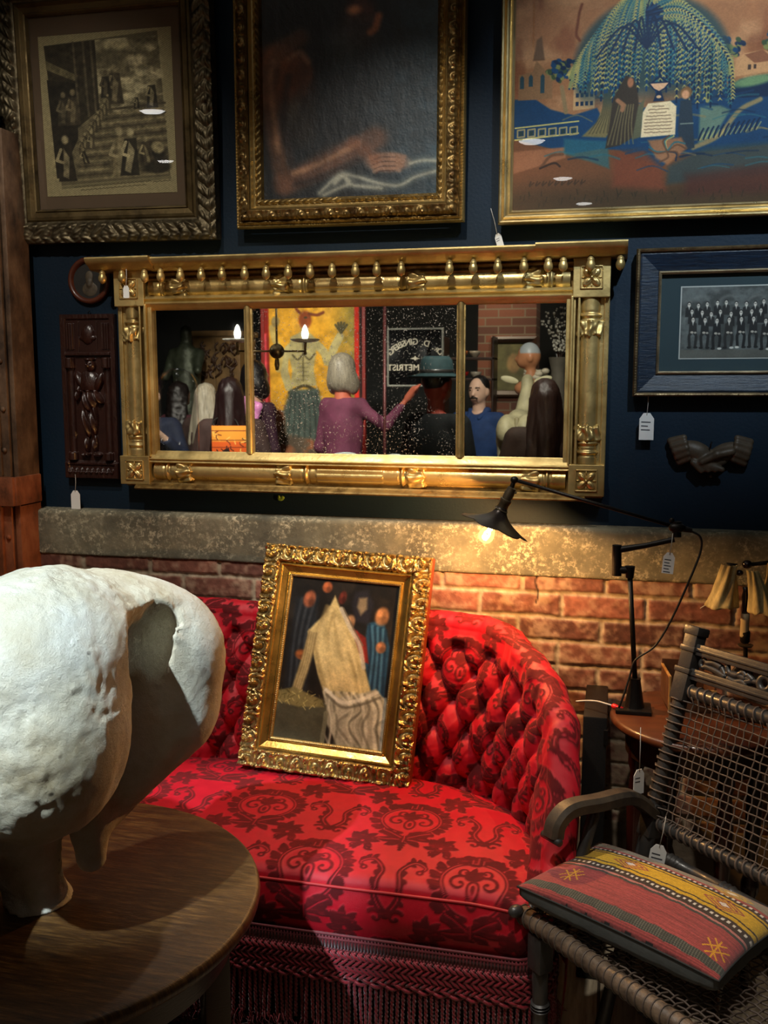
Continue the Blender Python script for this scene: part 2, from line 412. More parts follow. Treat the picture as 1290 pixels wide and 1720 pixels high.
# concrete ledge: relief grid with softened upper edge
def ledge():
    x0, x1 = -2.3, .95; nx = 760; prof = [(0.002, 1.1145), (-.030, 1.1145), (-.046, 1.1135), (-.0535, 1.109), (-.055, 1.10)]
    prof += [(-.055, z) for z in np.linspace(1.095, .982, 26)]+[(-.053, .976), (-.04, .9745)]
    xs = np.linspace(x0, x1, nx); pr_ = np.array(prof); X = np.repeat(xs[:, None], len(prof), 1); Y = np.repeat(pr_[None, :, 0], nx, 0); Z = np.repeat(pr_[None, :, 1], nx, 0)
    n = vnoise(X*20, Z*20, 12, 5); Y = Y+(n-.5)*.004; Z = Z+(vnoise(X*6, Z*0, 13)-.5)*.004*(Z < 1.0)
    V = np.stack([X, Y, Z], -1).reshape(-1, 3)
    t = NT('old_concrete'); v = t.co((1, 1, 1)); n = t.noise(5, 8, .65, v); f = t.noise(55, 6, .7, v)
    base = t.ramp(n, [(.32, rgb(78, 76, 64)), (.5, rgb(112, 108, 90)), (.68, rgb(146, 140, 116))])
    sp = t.math('MULTIPLY', t.ramp(t.noise(80, 6, .75, v), [(.50, K1), (.60, W1)]), t.ramp(t.noise(12, 6, .7, v), [(.42, K1), (.58, W1)]))
    t.set(Base_Color=t.mix(sp, base, rgb(190, 182, 154)), Roughness=.9); t.bump(f, .0018)
    o = mesh('trim_2', V, gridfaces(nx, len(prof)), t.m, None, True); o['kind'] = 'structure'
ledge()
# ------------------------------------------------------------ riveted column at the far left
def rust(name, a, b, c):
    t = NT(name); v = t.co((1, 1, .6)); n = t.noise(14, 8, .65, v)
    t.set(Base_Color=t.ramp(n, [(.3, a), (.5, b), (.72, c)]), Roughness=.6, Metallic=.25); t.bump(t.noise(60, 6, .7, v), .0016); return t.m
M_rust1 = rust('rusty_steel', rgb(48, 38, 32), rgb(108, 84, 64), rgb(150, 122, 96))
M_rust2 = rust('orange_rust', rgb(92, 56, 36), rgb(160, 92, 58), rgb(186, 120, 82))
c = thing('riveted_column', 'tall rusty riveted steel column at left edge of the navy wall', 'column', (-1.78, -.12, 0))
def cb(name, boxes, m, par=c, bev=.003):
    q = MB()
    for a, b in boxes: q._box(np.array(a), np.array(b), bev, None, None)
    return q.build(name, m, par, smooth=30)
cb('flange', [((-.12, -.03, 1.13), (.045, 0, 2.21)), ((.050, -.022, 1.13), (.066, .085, 2.21)), ((-.12, -.040, 1.13), (.022, -.03, 2.21))], M_rust1)
cb('lower_flange', [((-.12, -.03, 0), (.040, 0, 1.15)), ((.048, -.024, 0), (.066, .085, 1.15)), ((-.12, -.044, 0), (.014, -.03, 1.15))], M_rust2)
cb('web', [((-.03, 0, 0), (-.015, .09, 2.21))], M_rust1)
cb('clamp_band', [((-.12, -.062, 1.137), (.070, -.032, 1.222)), ((.058, -.05, 1.137), (.074, .08, 1.222))], M_rust2, bev=.004)
for k, (x, z) in enumerate([(.030, 1.30), (.032, 1.42), (-.005, 1.36), (-.005, 1.50), (.030, 1.56), (-.005, 1.65), (.030, 1.72), (-.005, 1.80), (.030, 1.88), (.030, 2.02), (-.005, 1.95), (-.005, 2.1), (-.005, 1.10), (-.005, .98), (-.005, .86), (.028, 1.04), (.028, .92), (-.005, 1.19)]):
    MB().ball((x, -.064 if k == 17 else (-.033 if x > .02 else -.043), z), (.008, .006, .008), 10, 6).build('rivet', M_rust1 if z > 1.2 else M_rust2, c, True)
pp = thing('wall_pipe', 'dark vertical pipe with a clamp collar above the riveted column', 'pipe', (-1.765, -.16, 2.2))
MB().tube([(0, 0, -.14), (0, 0, 1.2)], .026, 18).build('pipe', mat('painted_pipe', rgb(36, 42, 50), .4, .4), pp, 40)
MB().lathe([(.03, 0), (.042, .004), (.042, .075), (.03, .08)], (0, 0, .012)).build('collar', M_rust1, pp, 40)
for z in (.03, .07): MB().ball((-.02, -.04, z), .008, 8, 6).build('bolt', M_iron, pp, True)
# ------------------------------------------------------------ picture-frame maker
def resample(prof, d):
    P = np.array(prof, float); L = np.r_[0, np.cumsum(np.linalg.norm(np.diff(P, axis=0), axis=1))]
    n = max(int(L[-1]/d)+1, len(prof)); q = np.unique(np.r_[np.linspace(0, L[-1], n), L])
    return np.stack([np.interp(q, L, P[:, 0]), np.interp(q, L, P[:, 1])], 1), q/L[-1]
def moulding(name, W, H, prof, m, parent, relief=None, ds=.004, dt=.003, z0=0):
    P, q = resample(prof, dt); V = []; Fs = []; off = 0
    for side in range(4):
        L = W if side % 2 == 0 else H; ns = max(int(L/ds), 2) if relief else 2
        s = np.linspace(0, 1, ns)[:, None]; T = P[None, :, 0]; Hh = P[None, :, 1]+0*s
        a = T+s*(L-2*T)-L/2; b = np.broadcast_to(T, a.shape)
        if relief is not None: Hh = Hh+relief(a, np.broadcast_to(q[None], a.shape), L)
        if side == 0: x, z = a, -H/2+b
        elif side == 1: x, z = W/2-b, a
        elif side == 2: x, z = -a, H/2-b
        else: x, z = -W/2+b, -a
        V.append(np.stack([x, -Hh, z+z0], -1).reshape(-1, 3)); Fs.append(gridfaces(ns, len(q), off)); off += ns*len(q)
    return mesh(name, np.concatenate(V), np.concatenate(Fs), m, parent, 50)
def r_scroll(p, amp, lo=.12, hi=.88):
    def f(a, v, L):
        n = round(L/p); pp_ = L/n; u = a/pp_+(.5 if n % 2 == 0 else 0); k = np.round(u); x = (u-k)*2; y = (v-lo)/(hi-lo)*2-1
        sg = np.where(k % 2 == 0, 1, -1); r = np.sqrt(x*x+(y*.85-.1*sg)**2); th = np.arctan2(y*.85*sg-.1, x)
        h = .5+.5*np.sin(th+7.5*r); lob = .5+.5*np.cos(5*th*sg+9*r)
        h = h*(.55+.45*lob)*np.exp(-.35*r*r)+.45*np.exp(-r*r*16)
        leaf = np.clip(np.abs(np.sin(PI*(x*1.5+y*1.1*sg)))-.25, 0, 1)*sst(.75, 1.05, r)
        return amp*np.maximum(h, leaf)*sst(lo-.04, lo+.06, v)*(1-sst(hi-.06, hi+.04, v))
    return f
def r_leaf(p, amp, lo=.1, hi=.9):
    def f(a, v, L):
        y = (v-lo)/(hi-lo)*2-1; h = np.abs(np.sin(PI*(np.abs(a)/p+np.abs(y)*.9)))**.7; h2 = .5+.5*np.cos(PI*6*y+np.sin(a*2*PI/p*.5)*3)
        g = .5+.5*np.sin(a*2*PI/(p*1.7)+6*y*np.sin(a*PI/p/2.3))
        return amp*(h*.55+.25*h2*h+.35*g*(1-y*y))*sst(lo-.03, lo+.05, v)*(1-sst(hi-.05, hi+.03, v))
    return f
def r_bead(p, amp, lo, hi):
    return lambda a, v, L: amp*np.sqrt(np.clip(1-(2*((a/p) % 1)-1)**2, 0, 1))*np.sqrt(np.clip(1-((v-(lo+hi)/2)/(hi-lo)*2)**2, 0, 1))
def panel(name, W, H, nx, ny, colors, m, parent, y=0, bumpf=None):
    """flat painted sheet, colors indexed [x, row from top]"""
    X, Z = np.meshgrid(np.linspace(-W/2, W/2, nx), np.linspace(H/2, -H/2, ny), indexing='ij')
    Y = np.full(X.shape, float(y)) if bumpf is None else y+bumpf
    return mesh(name, np.stack([X, Y, Z], -1).reshape(-1, 3), gridfaces(nx, ny), m, parent, True, colors)
t = NT('picture_glass'); t.set(Base_Color=W1, Roughness=.02, Alpha=.10, IOR=1.5); t.b.inputs['Specular IOR Level'].default_value = .5
# thin clear pane: mostly transparent with a fresnel gloss on top
g = NT('picture_glass'); n_ = g.n; tr = n_.new('ShaderNodeBsdfTransparent'); gl = n_.new('ShaderNodeBsdfGlossy'); gl.inputs['Roughness'].default_value = .01
fr = n_.new('ShaderNodeFresnel'); fr.inputs[0].default_value = 1.5; ms = n_.new('ShaderNodeMixShader'); g.l(fr.outputs[0], ms.inputs[0]); g.l(tr.outputs[0], ms.inputs[1]); g.l(gl.outputs[0], ms.inputs[2])
g.l(ms.outputs[0], n_['Material Output'].inputs[0]); M_glass = g.m
# ------------------------------------------------------------ price tags
def price_tag(px, py, Y, label, L=.07, s=1.0, rot=0, lines=3, tilt=0.0):
    p = wy(px, py, Y); o = thing('price_tag', label, 'price tag', p, (0, 0, tilt), 'white price tags'); s = s*.0165
    R = Matrix.Rotation(rot, 4, 'Y')
    out = [(-s, -2.1*s), (s, -2.1*s), (s, .9*s), (.45*s, 1.7*s), (-.45*s, 1.7*s), (-s, .9*s)]
    MB().prism(out, -.0006, .0006, M=R).build('card', M_paper, o)
    k = MB()
    for i in range(lines):
        z = .35*s-i*.55*s; w = s*random.uniform(.45, .75)
        k.add([tuple(R @ Vector(q)) for q in [(-.75*s, -.0009, z), (-.75*s+2*w, -.0009, z-.04*s), (-.75*s+2*w, -.0009, z+.12*s), (-.75*s, -.0009, z+.16*s)]], [(0, 1, 2, 3)])
    if lines: k.build('handwriting', M_ink, o)
    a = R @ Vector((0, 0, 1.4*s)); b = a+R @ Vector((.0015, .002, L))
    MB().tube([a+Vector((0, -.001, 0)), (a+b)/2+Vector((.0012, 0, 0)), b], .0009, 5).build('string', M_string, o, True)
    return o
# ------------------------------------------------------------ ART 1: engraving
def art_engraving():
    A = Art(60, 45, 300, 333, .55, (120, 112, 84))
    A.I[:] = np.array([112, 104, 76])/255
    # image field
    A.poly([(70, 62), (276, 50), (289, 304), (88, 314)], (74, 68, 50))
    cl = vnoise(A.X*.03, A.Y*.05, 5); A.put(sst(.45, .7, cl)*(A.Y < 190)*(A.X > 150)*(A.X < 284)*(A.Y > 58), (128, 120, 92))
    A.ell(235, 98, 16, 9, (140, 130, 100), 0, .6); A.ell(200, 70, 30, 7, (120, 112, 84), 5, .7)
    A.poly([(70, 62), (164, 58), (166, 180), (84, 240)], (40, 36, 26)); A.poly([(72, 88), (130, 118), (126, 128), (72, 104)], (74, 68, 48))
    A.poly([(72, 122), (128, 132), (124, 230), (86, 300), (80, 300)], (30, 27, 20))
    for x in (124, 142, 156): A.line([(x, 60), (x+4, 190)], 3, (62, 56, 42), 2)
    # steps
    for i in range(16):
        y = 176+i*8.2; A.line([(166-i*3.4, y+6), (284, y-1)], 3.4, (96, 88, 64) if i % 2 else (58, 52, 38), 1.4)
    D = (26, 23, 17); G = (104, 96, 70); L_ = (142, 132, 100)
    D = (34, 31, 23); L_ = (106, 98, 73)
    def fig(x, y, h, a=D, b=G, lean=0):
        A.ell(x, y-h*.88, h*.075, h*.09, b, 0, .4); A.poly([(x-h*.13, y-h*.75), (x+h*.12, y-h*.76), (x+h*.2+lean, y), (x-h*.2+lean, y)], a, 1.5)
        A.poly([(x-h*.04, y-h*.7), (x+h*.08, y-h*.5), (x+h*.02+lean, y-h*.05), (x-h*.1+lean, y-h*.1)], b, 1.5, .8); A.line([(x-h*.1, y-h*.68), (x-h*.2, y-h*.45), (x-h*.06, y-h*.4)], h*.06, b)
    fig(197, 172, 72, (48, 43, 32), (92, 84, 62)); fig(180, 160, 50, D, (60, 54, 40)); fig(262, 182, 52, D, G); fig(234, 182, 26, D, L_); fig(100, 205, 62, (44, 40, 30), (70, 64, 48)); fig(118, 205, 66, (52, 46, 34), (84, 76, 56))
    for i in range(9): fig(182-i*6.5, 182+i*9.5, 30, (52, 47, 34), G if i % 2 else (90, 82, 60))
    fig(200, 302, 92, (88, 80, 58), L_, 3); fig(220, 300, 88, D, (120, 112, 84), -4); fig(99, 306, 86, (34, 30, 22), L_, 2)
    A.ell(258, 268, 26, 26, D, 30, .3); fig(246, 284, 54, (52, 46, 34), G, 8); A.ell(268, 252, 12, 10, G, 30); A.ell(268, 286, 22, 12, D)
    fig(148, 250, 36, (50, 45, 34), G); fig(132, 276, 30, D, G, 6)
    # caption
    A.poly([(88, 315), (290, 304), (291, 309), (88, 320)], (86, 80, 58))
    r = random.Random(3)
    for j, (y, x0, x1) in enumerate([(318, 112, 250), (324, 124, 240), (320, 258, 288)]):
        x = x0
        while x < x1: 
            w = r.uniform(3, 9); yy = y-(x-112)*.045; A.line([(x, yy), (x+w*.5, yy-1.4), (x+w, yy)], 1.1, (60, 54, 38), .8, .8); x += w+1.6
    # engraving hatch
    A.I *= 1.35*(1+.10*np.sin((A.X*.9+A.Y*1.6)*1.1)+.12*(vnoise(A.X*.35, A.Y*.35, 2)-.5)*2+.40*(vnoise(A.X*.14, A.Y*.14, 7, 5)-.5)*2*sst(68, 80, A.X)*(1-sst(276, 288, A.X))*sst(56, 66, A.Y)*(1-sst(296, 310, A.Y)))[..., None]
    return A
W1_, H1_ = .605, .68
def pic(name, label, cat, c4, W, H, tilt, z_off=0):
    return thing(name, label, cat, c4, (tilt, 0, 0))
f1 = thing('framed_engraving', 'figures-on-steps engraving in dark leafy frame, upper left of navy wall', 'picture', (-1.437, -.035, 2.262), (-.045*-1, 0, 0))
f1.rotation_euler = (.05, math.radians(.6), 0)
moulding('carved_border', .66, .72, [(0, 0), (0, .026), (.012, .032), (.045, .034), (.062, .026)], M_bronze, f1, r_leaf(.032, .010), .0035, .0028)
moulding('inner_moulding', .66, .72, [(.060, .0), (.060, .026), (.066, .030), (.070, .026), (.074, .022), (.088, .020), (.090, .024), (.094, .022), (.096, .014), (.098, .012)], goldmat('dull_dark_gilt', (.15, .105, .045), (.05, .035, .018), .45, vs=12), f1)
MB()._box(np.array([-.325, -.004, -.355]), np.array([.325, .018, .355]), 0, None, None).build('backing_board', M_wood, f1)
panel('mat_board', .47, .53, 2, 2, None, mat('brown_mat', rgb(96, 78, 58), .85, 0, .15, 4), f1, -.008)
A = art_engraving(); panel('print', .412, .437, A.nx, A.ny, A.colors(), attrmat('engraving_ink', rough=.8), f1, -.0095).location = (.0, 0, -.008)
panel('glass', .472, .532, 2, 2, None, M_glass, f1, -.0125)
# ------------------------------------------------------------ ART 2: dark oil of a man with folded hands
def art_oil():
    A = Art(430, -60, 736, 328, .9, (14, 17, 20))
    A.put(np.clip(sst(560, 740, A.X)*.35+.12*vnoise(A.X*.02, A.Y*.02, 3), 0, 1), (44, 70, 82))  # teal sheen of reflected light painted into the colour, stronger to the right
    A.ell(470, 110, 46, 60, (60, 36, 24), -20, .5); A.ell(455, 80, 26, 26, (84, 50, 30), -30, .6); A.ell(446, 130, 14, 46, (74, 44, 28), 5, .5)
    A.line(curve([(500, 40), (462, 66), (444, 104), (446, 170), (458, 250), (470, 300)], 30), 24, (66, 46, 34), 14, .8)
    A.line(curve([(470, 300), (510, 282), (548, 262), (600, 240), (630, 225)], 30), 34, (62, 42, 32), 16, .85)
    A.line(curve([(478, 92), (500, 78), (516, 96), (514, 116)], 20), 8, (74, 44, 30), 9, .5)
    A.ell(604, 6, 26, 34, (50, 30, 26), 0, .5); A.ell(596, 40, 36, 30, (38, 34, 34), 0, .6); A.line([(636, 14), (630, 34), (622, 40)], 9, (120, 74, 48), 7, .8); A.ell(594, 0, 12, 8, (120, 84, 60), 0, .7)
    A.ell(572, 60, 26, 30, (46, 54, 56), 0, .8, .5)
    A.ell(650, 268, 36, 17, (84, 62, 50), 4, .4)
    for i, y in enumerate([256, 264, 272, 280]): A.line(curve([(622+i*2, y+4), (640, y-1), (664, y), (680-i*3, y+4)], 16), 5.5, (92, 70, 56), 3.5, .6); A.line(curve([(624+i*2, y+8), (642, y+3), (664, y+4)], 12), 1.6, (40, 28, 24), 1.5, .8)
    for pts in ([(452, 80), (446, 110), (450, 170), (458, 240)], [(480, 76), (500, 66), (514, 84)], [(486, 280), (520, 270), (560, 252), (600, 234)]): A.line(curve(pts, 20), 6, (104, 78, 58), 7, .6)
    for pts in ([(478, 108), (472, 150), (474, 200), (484, 262)], [(490, 300), (540, 288), (600, 262)]): A.line(curve(pts, 20), 7, (30, 22, 20), 8, .7)
    A.line(curve([(590, 230), (610, 246), (630, 262)], 10), 14, (66, 42, 30), 12, .7)
    for pts, w in [([(532, 318), (556, 296), (572, 286), (600, 292), (640, 306), (672, 310), (700, 296), (732, 288)], 5), ([(540, 322), (580, 306), (598, 308), (640, 314)], 6), ([(690, 272), (712, 268), (734, 270)], 4), ([(560, 300), (574, 290), (584, 300)], 9)]:
        A.line(curve(pts, 30), w+5, (84, 84, 76), 9, .45); A.line(curve(pts, 30), w*.6, (122, 120, 106), 4, .5)
    A.ell(500, 190, 26, 40, (28, 26, 24), 0, .7); A.ell(486, 168, 10, 22, (54, 50, 42), 10, .7, .6)
    A.I = np.where(A.I.max(-1, keepdims=True) > .15, A.I*1.65, A.I*1.5); A.noise(.04, .35, 4); A.noise(.3, .12, 5); return A
f2 = thing('framed_oil_painting', 'dark cracked oil painting of bare-armed figure in gilt frame, top centre', 'picture', (-.727, -.035, 2.278), (.012, math.radians(.35), 0))
moulding('carved_border', .626, .70, [(0, 0), (0, .022), (.006, .030), (.010, .024), (.018, .040), (.034, .046), (.040, .038)], goldmat('aged_gilt', (.36, .24, .09), (.12, .065, .03), .4, vs=22), f2, r_scroll(.042, .008, .35, .95), .003, .0025)
moulding('bead_rim', .640, .714, [(0, .0), (0, .015), (.004, .022), (.011, .015), (.012, .0)], M_gold, f2, r_bead(.008, .003, .3, .7), .002, .002)
moulding('gilt_cove', .626, .70, [(.040, .034), (.043, .036), (.048, .026), (.054, .022)], M_gold2, f2)
moulding('inner_border', .626, .70, [(.053, .0), (.053, .022), (.060, .026), (.068, .018), (.070, .010), (.071, .006)], M_golddark, f2, r_leaf(.018, .005, .2, .8), .003, .0025)
A = art_oil()
cr = vnoise(A.X*.11, A.Y*.05, 8, 5); cr2 = vnoise(A.X*.5, A.Y*.35, 9, 4); bb = -.0012*cr-.0004*cr2
panel('canvas', .49, .564, A.nx, A.ny, A.colors(), attrmat('old_varnish', rough=.5, bump=.0005, bs=260, coat=.2, spec=.5, coatr=.35), f2, -.005, bb)
MB()._box(np.array([-.30, 0, -.34]), np.array([.30, .018, .34]), 0, None, None).build('backing_board', M_wood, f2)
# ------------------------------------------------------------ ART 3: memorial needlework
def art_willow():
    A = Art(858, -30, 1440, 356, .9, (140, 92, 58)); X, Y = A.X, A.Y; r = random.Random(5)
    n = vnoise(X*.012, Y*.02, 2, 5)
    A.put(sst(.35, .75, n), (172, 124, 84)); A.put(sst(.55, .8, vnoise(X*.02, Y*.012, 6, 4))*.7, (112, 62, 36))
    A.put((Y > 236)*sst(0, .5, 1-n*.5), (104, 64, 38)); A.put(sst(285, 345, Y)*.8, (54, 42, 24))
    BL = (16, 54, 86); DB = (9, 32, 58); TE = (40, 92, 100); YE = (196, 178, 100); OL = (112, 112, 62)
    # hills
    A.poly([(858, 166), (896, 168), (922, 186), (960, 198), (1000, 188), (1010, 206), (1290, 150), (1440, 140), (1440, 262), (1290, 262), (1130, 272), (1110, 292), (1040, 260), (1010, 256), (960, 262), (858, 232)], BL, 2)
    A.poly([(858, 254), (948, 250), (950, 268), (858, 292)], (140, 90, 60), 2, .9); A.poly([(946, 236), (1020, 244), (1024, 290), (990, 276), (946, 262)], TE, 3, .7)
    A.poly([(1030, 262), (1080, 262), (1110, 290), (1118, 330), (1030, 320)], (110, 56, 34), 8, .9)
    A.poly([(1120, 290), (1180, 262), (1290, 258), (1440, 262), (1440, 300), (1120, 320)], (44, 60, 62), 6, .8); A.poly([(1150, 306), (1290, 292), (1440, 300), (1440, 340), (1150, 340)], (70, 36, 26), 10, .8)
    A.poly([(1188, 182), (1230, 156), (1290, 150), (1440, 146), (1440, 190), (1290, 186), (1236, 186)], DB, 2)
    A.ell(1250, 160, 34, 8, (96, 122, 84), -8, .4); A.poly([(1168, 196), (1200, 196), (1216, 204), (1190, 250), (1168, 256)], (92, 112, 96), 3)
    A.line(curve([(1160, 262), (1200, 244), (1230, 206), (1262, 190)], 20), 6, (128, 112, 78), 3)
    for i in range(60):
        y0 = r.uniform(170, 300); x0 = r.uniform(900, 1400); A.line(curve([(x0, y0), (x0+25, y0-4+r.uniform(-3, 3)), (x0+50, y0+r.uniform(-6, 6))], 8), r.uniform(1, 3.2), r.choice([DB, TE, BL, (128, 108, 70)]), 1, .55)
    for x in range(1168, 1262, 8): A.line(curve([(x, 250-(x-1168)*.14), (x+3, 240-(x-1168)*.16), (x+7, 232-(x-1168)*.14)], 6), 2.4, DB, 1); A.line([(x+2, 250-(x-1168)*.14), (x+9, 238-(x-1168)*.14)], 1.2, YE, 1, .6)
    # church, cottages, fence
    A.poly([(866, 168), (866, 126), (890, 122), (896, 104), (912, 122), (924, 124), (924, 168)], (128, 92, 60), 1.5); A.poly([(890, 104), (896, 70), (904, 64), (910, 104)], (96, 68, 46), 2)
    for x, y, h in [(872, 140, 18), (887, 138, 16), (907, 144, 28)]: A.poly([(x-3.5, y+h/2), (x-3.5, y-h/2), (x, y-h/2-4), (x+3.5, y-h/2), (x+3.5, y+h/2)], (38, 60, 66), .8)
    A.poly([(960, 190), (960, 156), (972, 150), (996, 152), (996, 188)], (176, 136, 92), 1)
    for i in range(4):
        for j in range(2): A.poly([(964+i*8, 162+j*14), (969+i*8, 162+j*14), (969+i*8, 169+j*14), (964+i*8, 169+j*14)], DB, .6)
    A.poly([(1216, 152), (1222, 124), (1234, 116), (1262, 112), (1290, 124), (1290, 146)], (172, 126, 84), 1); A.poly([(1234, 118), (1262, 112), (1282, 130), (1250, 132)], (120, 74, 48), 1)
    A.poly([(1240, 134), (1245, 134), (1245, 142), (1240, 142)], (60, 44, 36), .6); A.poly([(1249, 134), (1253, 134), (1253, 141), (1249, 141)], (60, 44, 36), .6)
    A.line([(862, 214), (970, 208)], 1.6, YE, 1); A.line([(862, 234), (970, 228)], 1.8, YE, 1)
    for i in range(6):
        x = 866+i*18; A.line([(x, 218), (x+12, 217), (x+12, 229), (x, 230), (x, 218)], 2, (150, 134, 90), 1); A.poly([(x+3, 220), (x+9, 220), (x+9, 227), (x+3, 228)], (30, 50, 50), .8)
    # trunk
    A.poly([(1012, 150), (1024, 146), (1024, 180), (1034, 215), (1016, 238), (976, 234), (1000, 212), (1010, 186)], (112, 98, 62), 2)
    for i in range(7): A.line([(1014+i*2, 156), (1008+i*2.6, 200), (988+i*6, 230)], 1, (70, 62, 42), 1)
    # small oaks
    for cx, cy, R_, m in [(942, 122, 24, 16), (1168, 118, 16, 11), (1206, 104, 24, 14), (1290, 100, 26, 16)]:
        for i in range(m*4):
            a = r.uniform(0, 6.28); q = R_*math.sqrt(r.random()); A.ell(cx+q*math.cos(a)*1.1, cy+q*math.sin(a)*.75, 5, 3.6, r.choice([DB, BL, (52, 66, 40), OL]), r.uniform(0, 90), .3)
    A.line([(1160, 130), (1164, 180)], 6, (120, 112, 66), 2); A.line([(940, 150), (948, 192)], 6, (128, 104, 70), 2); A.line([(1174, 140), (1180, 186)], 8, (150, 140, 80), 2)
    # willow crown: dome of drooping beaded branches
    dome = ((X-1086)/132.)**2+((Y-126)/118.)**2
    A.put((1-sst(.8, 1.05, dome))*(1-sst(150, 200, Y))*.88, (30, 56, 62)); A.put((1-sst(.0, .30, ((X-1078)/60)**2+((Y-70)/50)**2))*.8, DB)
    for i in range(120):
        u = (i/119.)*2-1; R1 = 132*abs(u)**.8*(1 if u > 0 else -1); top = 10+34*abs(u)**2.4+r.uniform(-4, 12)
        endx = 1086+R1*1.02+r.uniform(-4, 4); endy = (184+r.uniform(-46, 20)) if abs(u) > .25 else 150+r.uniform(-20, 20)
        if u < -.55: endy = 150+r.uniform(-26, 16)
        P_ = curve([(1076, 62-r.uniform(0, 26)), (1080+R1*.45, top+r.uniform(-2, 8)), (1086+R1*.93, 52+60*abs(u)**3+r.uniform(0, 12)), (endx, endy)], 40)
        A.line(P_, 2.4, DB if i % 2 else BL, 1)
        c_ = r.choice([(168, 150, 84), (130, 132, 80), (96, 120, 98), TE, (150, 140, 84)])
        for k in range(6, len(P_)-1):
            d = P_[k+1]-P_[k]; d = d/(np.linalg.norm(d)+1e-6); nrm = np.array([-d[1], d[0]])
            for sg in (-1, 1): A.line([P_[k], P_[k]+nrm*sg*3.2+d*3.2], [2.2, .6], c_, .7, .85)
    for i in range(9):
        u = (i-4)/4.; A.line(curve([(1078, 96), (1078+u*40, 60-18*(1-abs(u))), (1080+u*84, 96+10*abs(u))], 20), [3.5]*10+[1]*10 if False else 3.2, DB, 1, .9)
    # mourners, urn and plinth
    A.poly([(1046, 138), (1060, 144), (1066, 164), (1070, 196), (1076, 232), (1040, 252), (1016, 256), (1020, 228), (1026, 176), (1034, 160)], (52, 42, 32), 1.6)
    for i in range(7): A.line(curve([(1036+i*4, 186), (1028+i*5, 220), (1020+i*7, 250)], 8), 1.6, (124, 110, 72), 1, .6)
    A.ell(1054, 150, 5, 8, (150, 96, 66), 0, .3); A.line([(1034, 178), (1044, 186), (1042, 194)], 6, (140, 96, 66), 2)
    A.poly([(1076, 180), (1078, 176), (1074, 240), (1060, 244), (1068, 190)], (84, 82, 60), 1.5)
    A.poly([(1074, 241), (1076, 200), (1084, 186), (1120, 184), (1130, 193), (1130, 239)], (206, 182, 142), .9); 
    for i, w in enumerate([20, 34, 30, 40, 44, 46, 44, 46, 44]):
        x = 1102-w/2; A.line([(x+q, 191+i*5.3+r.uniform(-.6, .6)) for q in range(0, int(w), 3)], .9, (96, 66, 50), .8, .85)
    A.poly([(1084, 153), (1118, 153), (1108, 163), (1100, 167), (1092, 163)], (196, 150, 114), .8); A.line([(1084, 153), (1092, 163), (1101, 168), (1110, 163), (1118, 153), (1084, 153)], 1.8, DB, .8)
    A.line([(1090, 152), (1101, 143), (1112, 152)], 2.2, DB, 1); A.line([(1101, 143), (1101, 134)], 3, DB, 1); A.poly([(1097, 168), (1105, 168), (1110, 183), (1092, 183)], DB, 1); A.ell(1101, 176, 4, 2.5, (190, 150, 110))
    A.ell(1145, 172, 9, 10, (120, 84, 48), 0, .25); A.ell(1144, 175, 6, 7, (196, 140, 100), 0, .3); A.poly([(1136, 184), (1154, 184), (1162, 262), (1140, 268), (1134, 232)], (36, 48, 58), 1.5); A.line([(1138, 222), (1158, 222)], 1.4, (110, 120, 110), 1)
    A.poly([(1086, 246), (1140, 244), (1150, 262), (1120, 288), (1100, 276)], (150, 98, 62), 3, .9)
    for i in range(10): a = r.uniform(0, 6.28); A.line(curve([(1118, 266), (1118+18*math.cos(a), 262+14*math.sin(a)), (1118+30*math.cos(a+.5), 262+22*math.sin(a+.5))], 8), 2.5, r.choice([DB, TE, YE, (90, 60, 40)]), 1, .8)
    A.line(curve([(908, 282), (924, 264), (944, 262)], 10), 4, (96, 62, 40), 2); A.line(curve([(906, 284), (930, 276), (940, 282)], 10), 3, (50, 34, 24), 1)
    for i in range(9): x = 888+i*11; A.line([(x, 312), (x+3, 306), (x+1, 314), (x+8, 308)], 1.6, (60, 42, 26), 1)
    for i in range(60): x = r.uniform(862, 1440); y = r.uniform(330, 352); A.line([(x, y), (x+r.uniform(-3, 3), y-r.uniform(4, 12))], 1.1, (40, 34, 20), 1, .7)
    A.line(curve([(970, 18), (966, 32), (964, 48), (962, 66), (968, 76)], 20), 3, (96, 48, 26), 2.5)
    A.noise(.02, .10, 8); A.noise(.5, .12, 9, 1, 1.6); A.I *= 1.12; return A
W3, H3 = .93, .632
f3 = thing('framed_needlework', 'memorial needlework of willow tree, urn and mourners in gold frame, upper right', 'picture', (-.318+W3/2, -.035, 1.906+.316), (.012, math.radians(.2), 0))
moulding('gilt_frame', W3, .632, [(0, 0), (0, .022), (.004, .028), (.008, .026), (.011, .020), (.016, .028), (.020, .026), (.026, .018), (.030, .020), (.033, .012), (.036, .008)], goldmat('smooth_gilt', (.66, .50, .24), (.46, .33, .14), .33, vs=6), f3)
A = art_willow(); panel('embroidery', W3-.066, .566, A.nx, A.ny, A.colors(), attrmat('silk_thread', rough=.75, bump=.0006, bs=700), f3, -.006)
panel('glass', W3-.068, .564, 2, 2, None, M_glass, f3, -.010)
MB()._box(np.array([-W3/2+.01, 0, -.306]), np.array([W3/2-.01, .018, .306]), 0, None, None).build('backing_board', M_wood, f3)
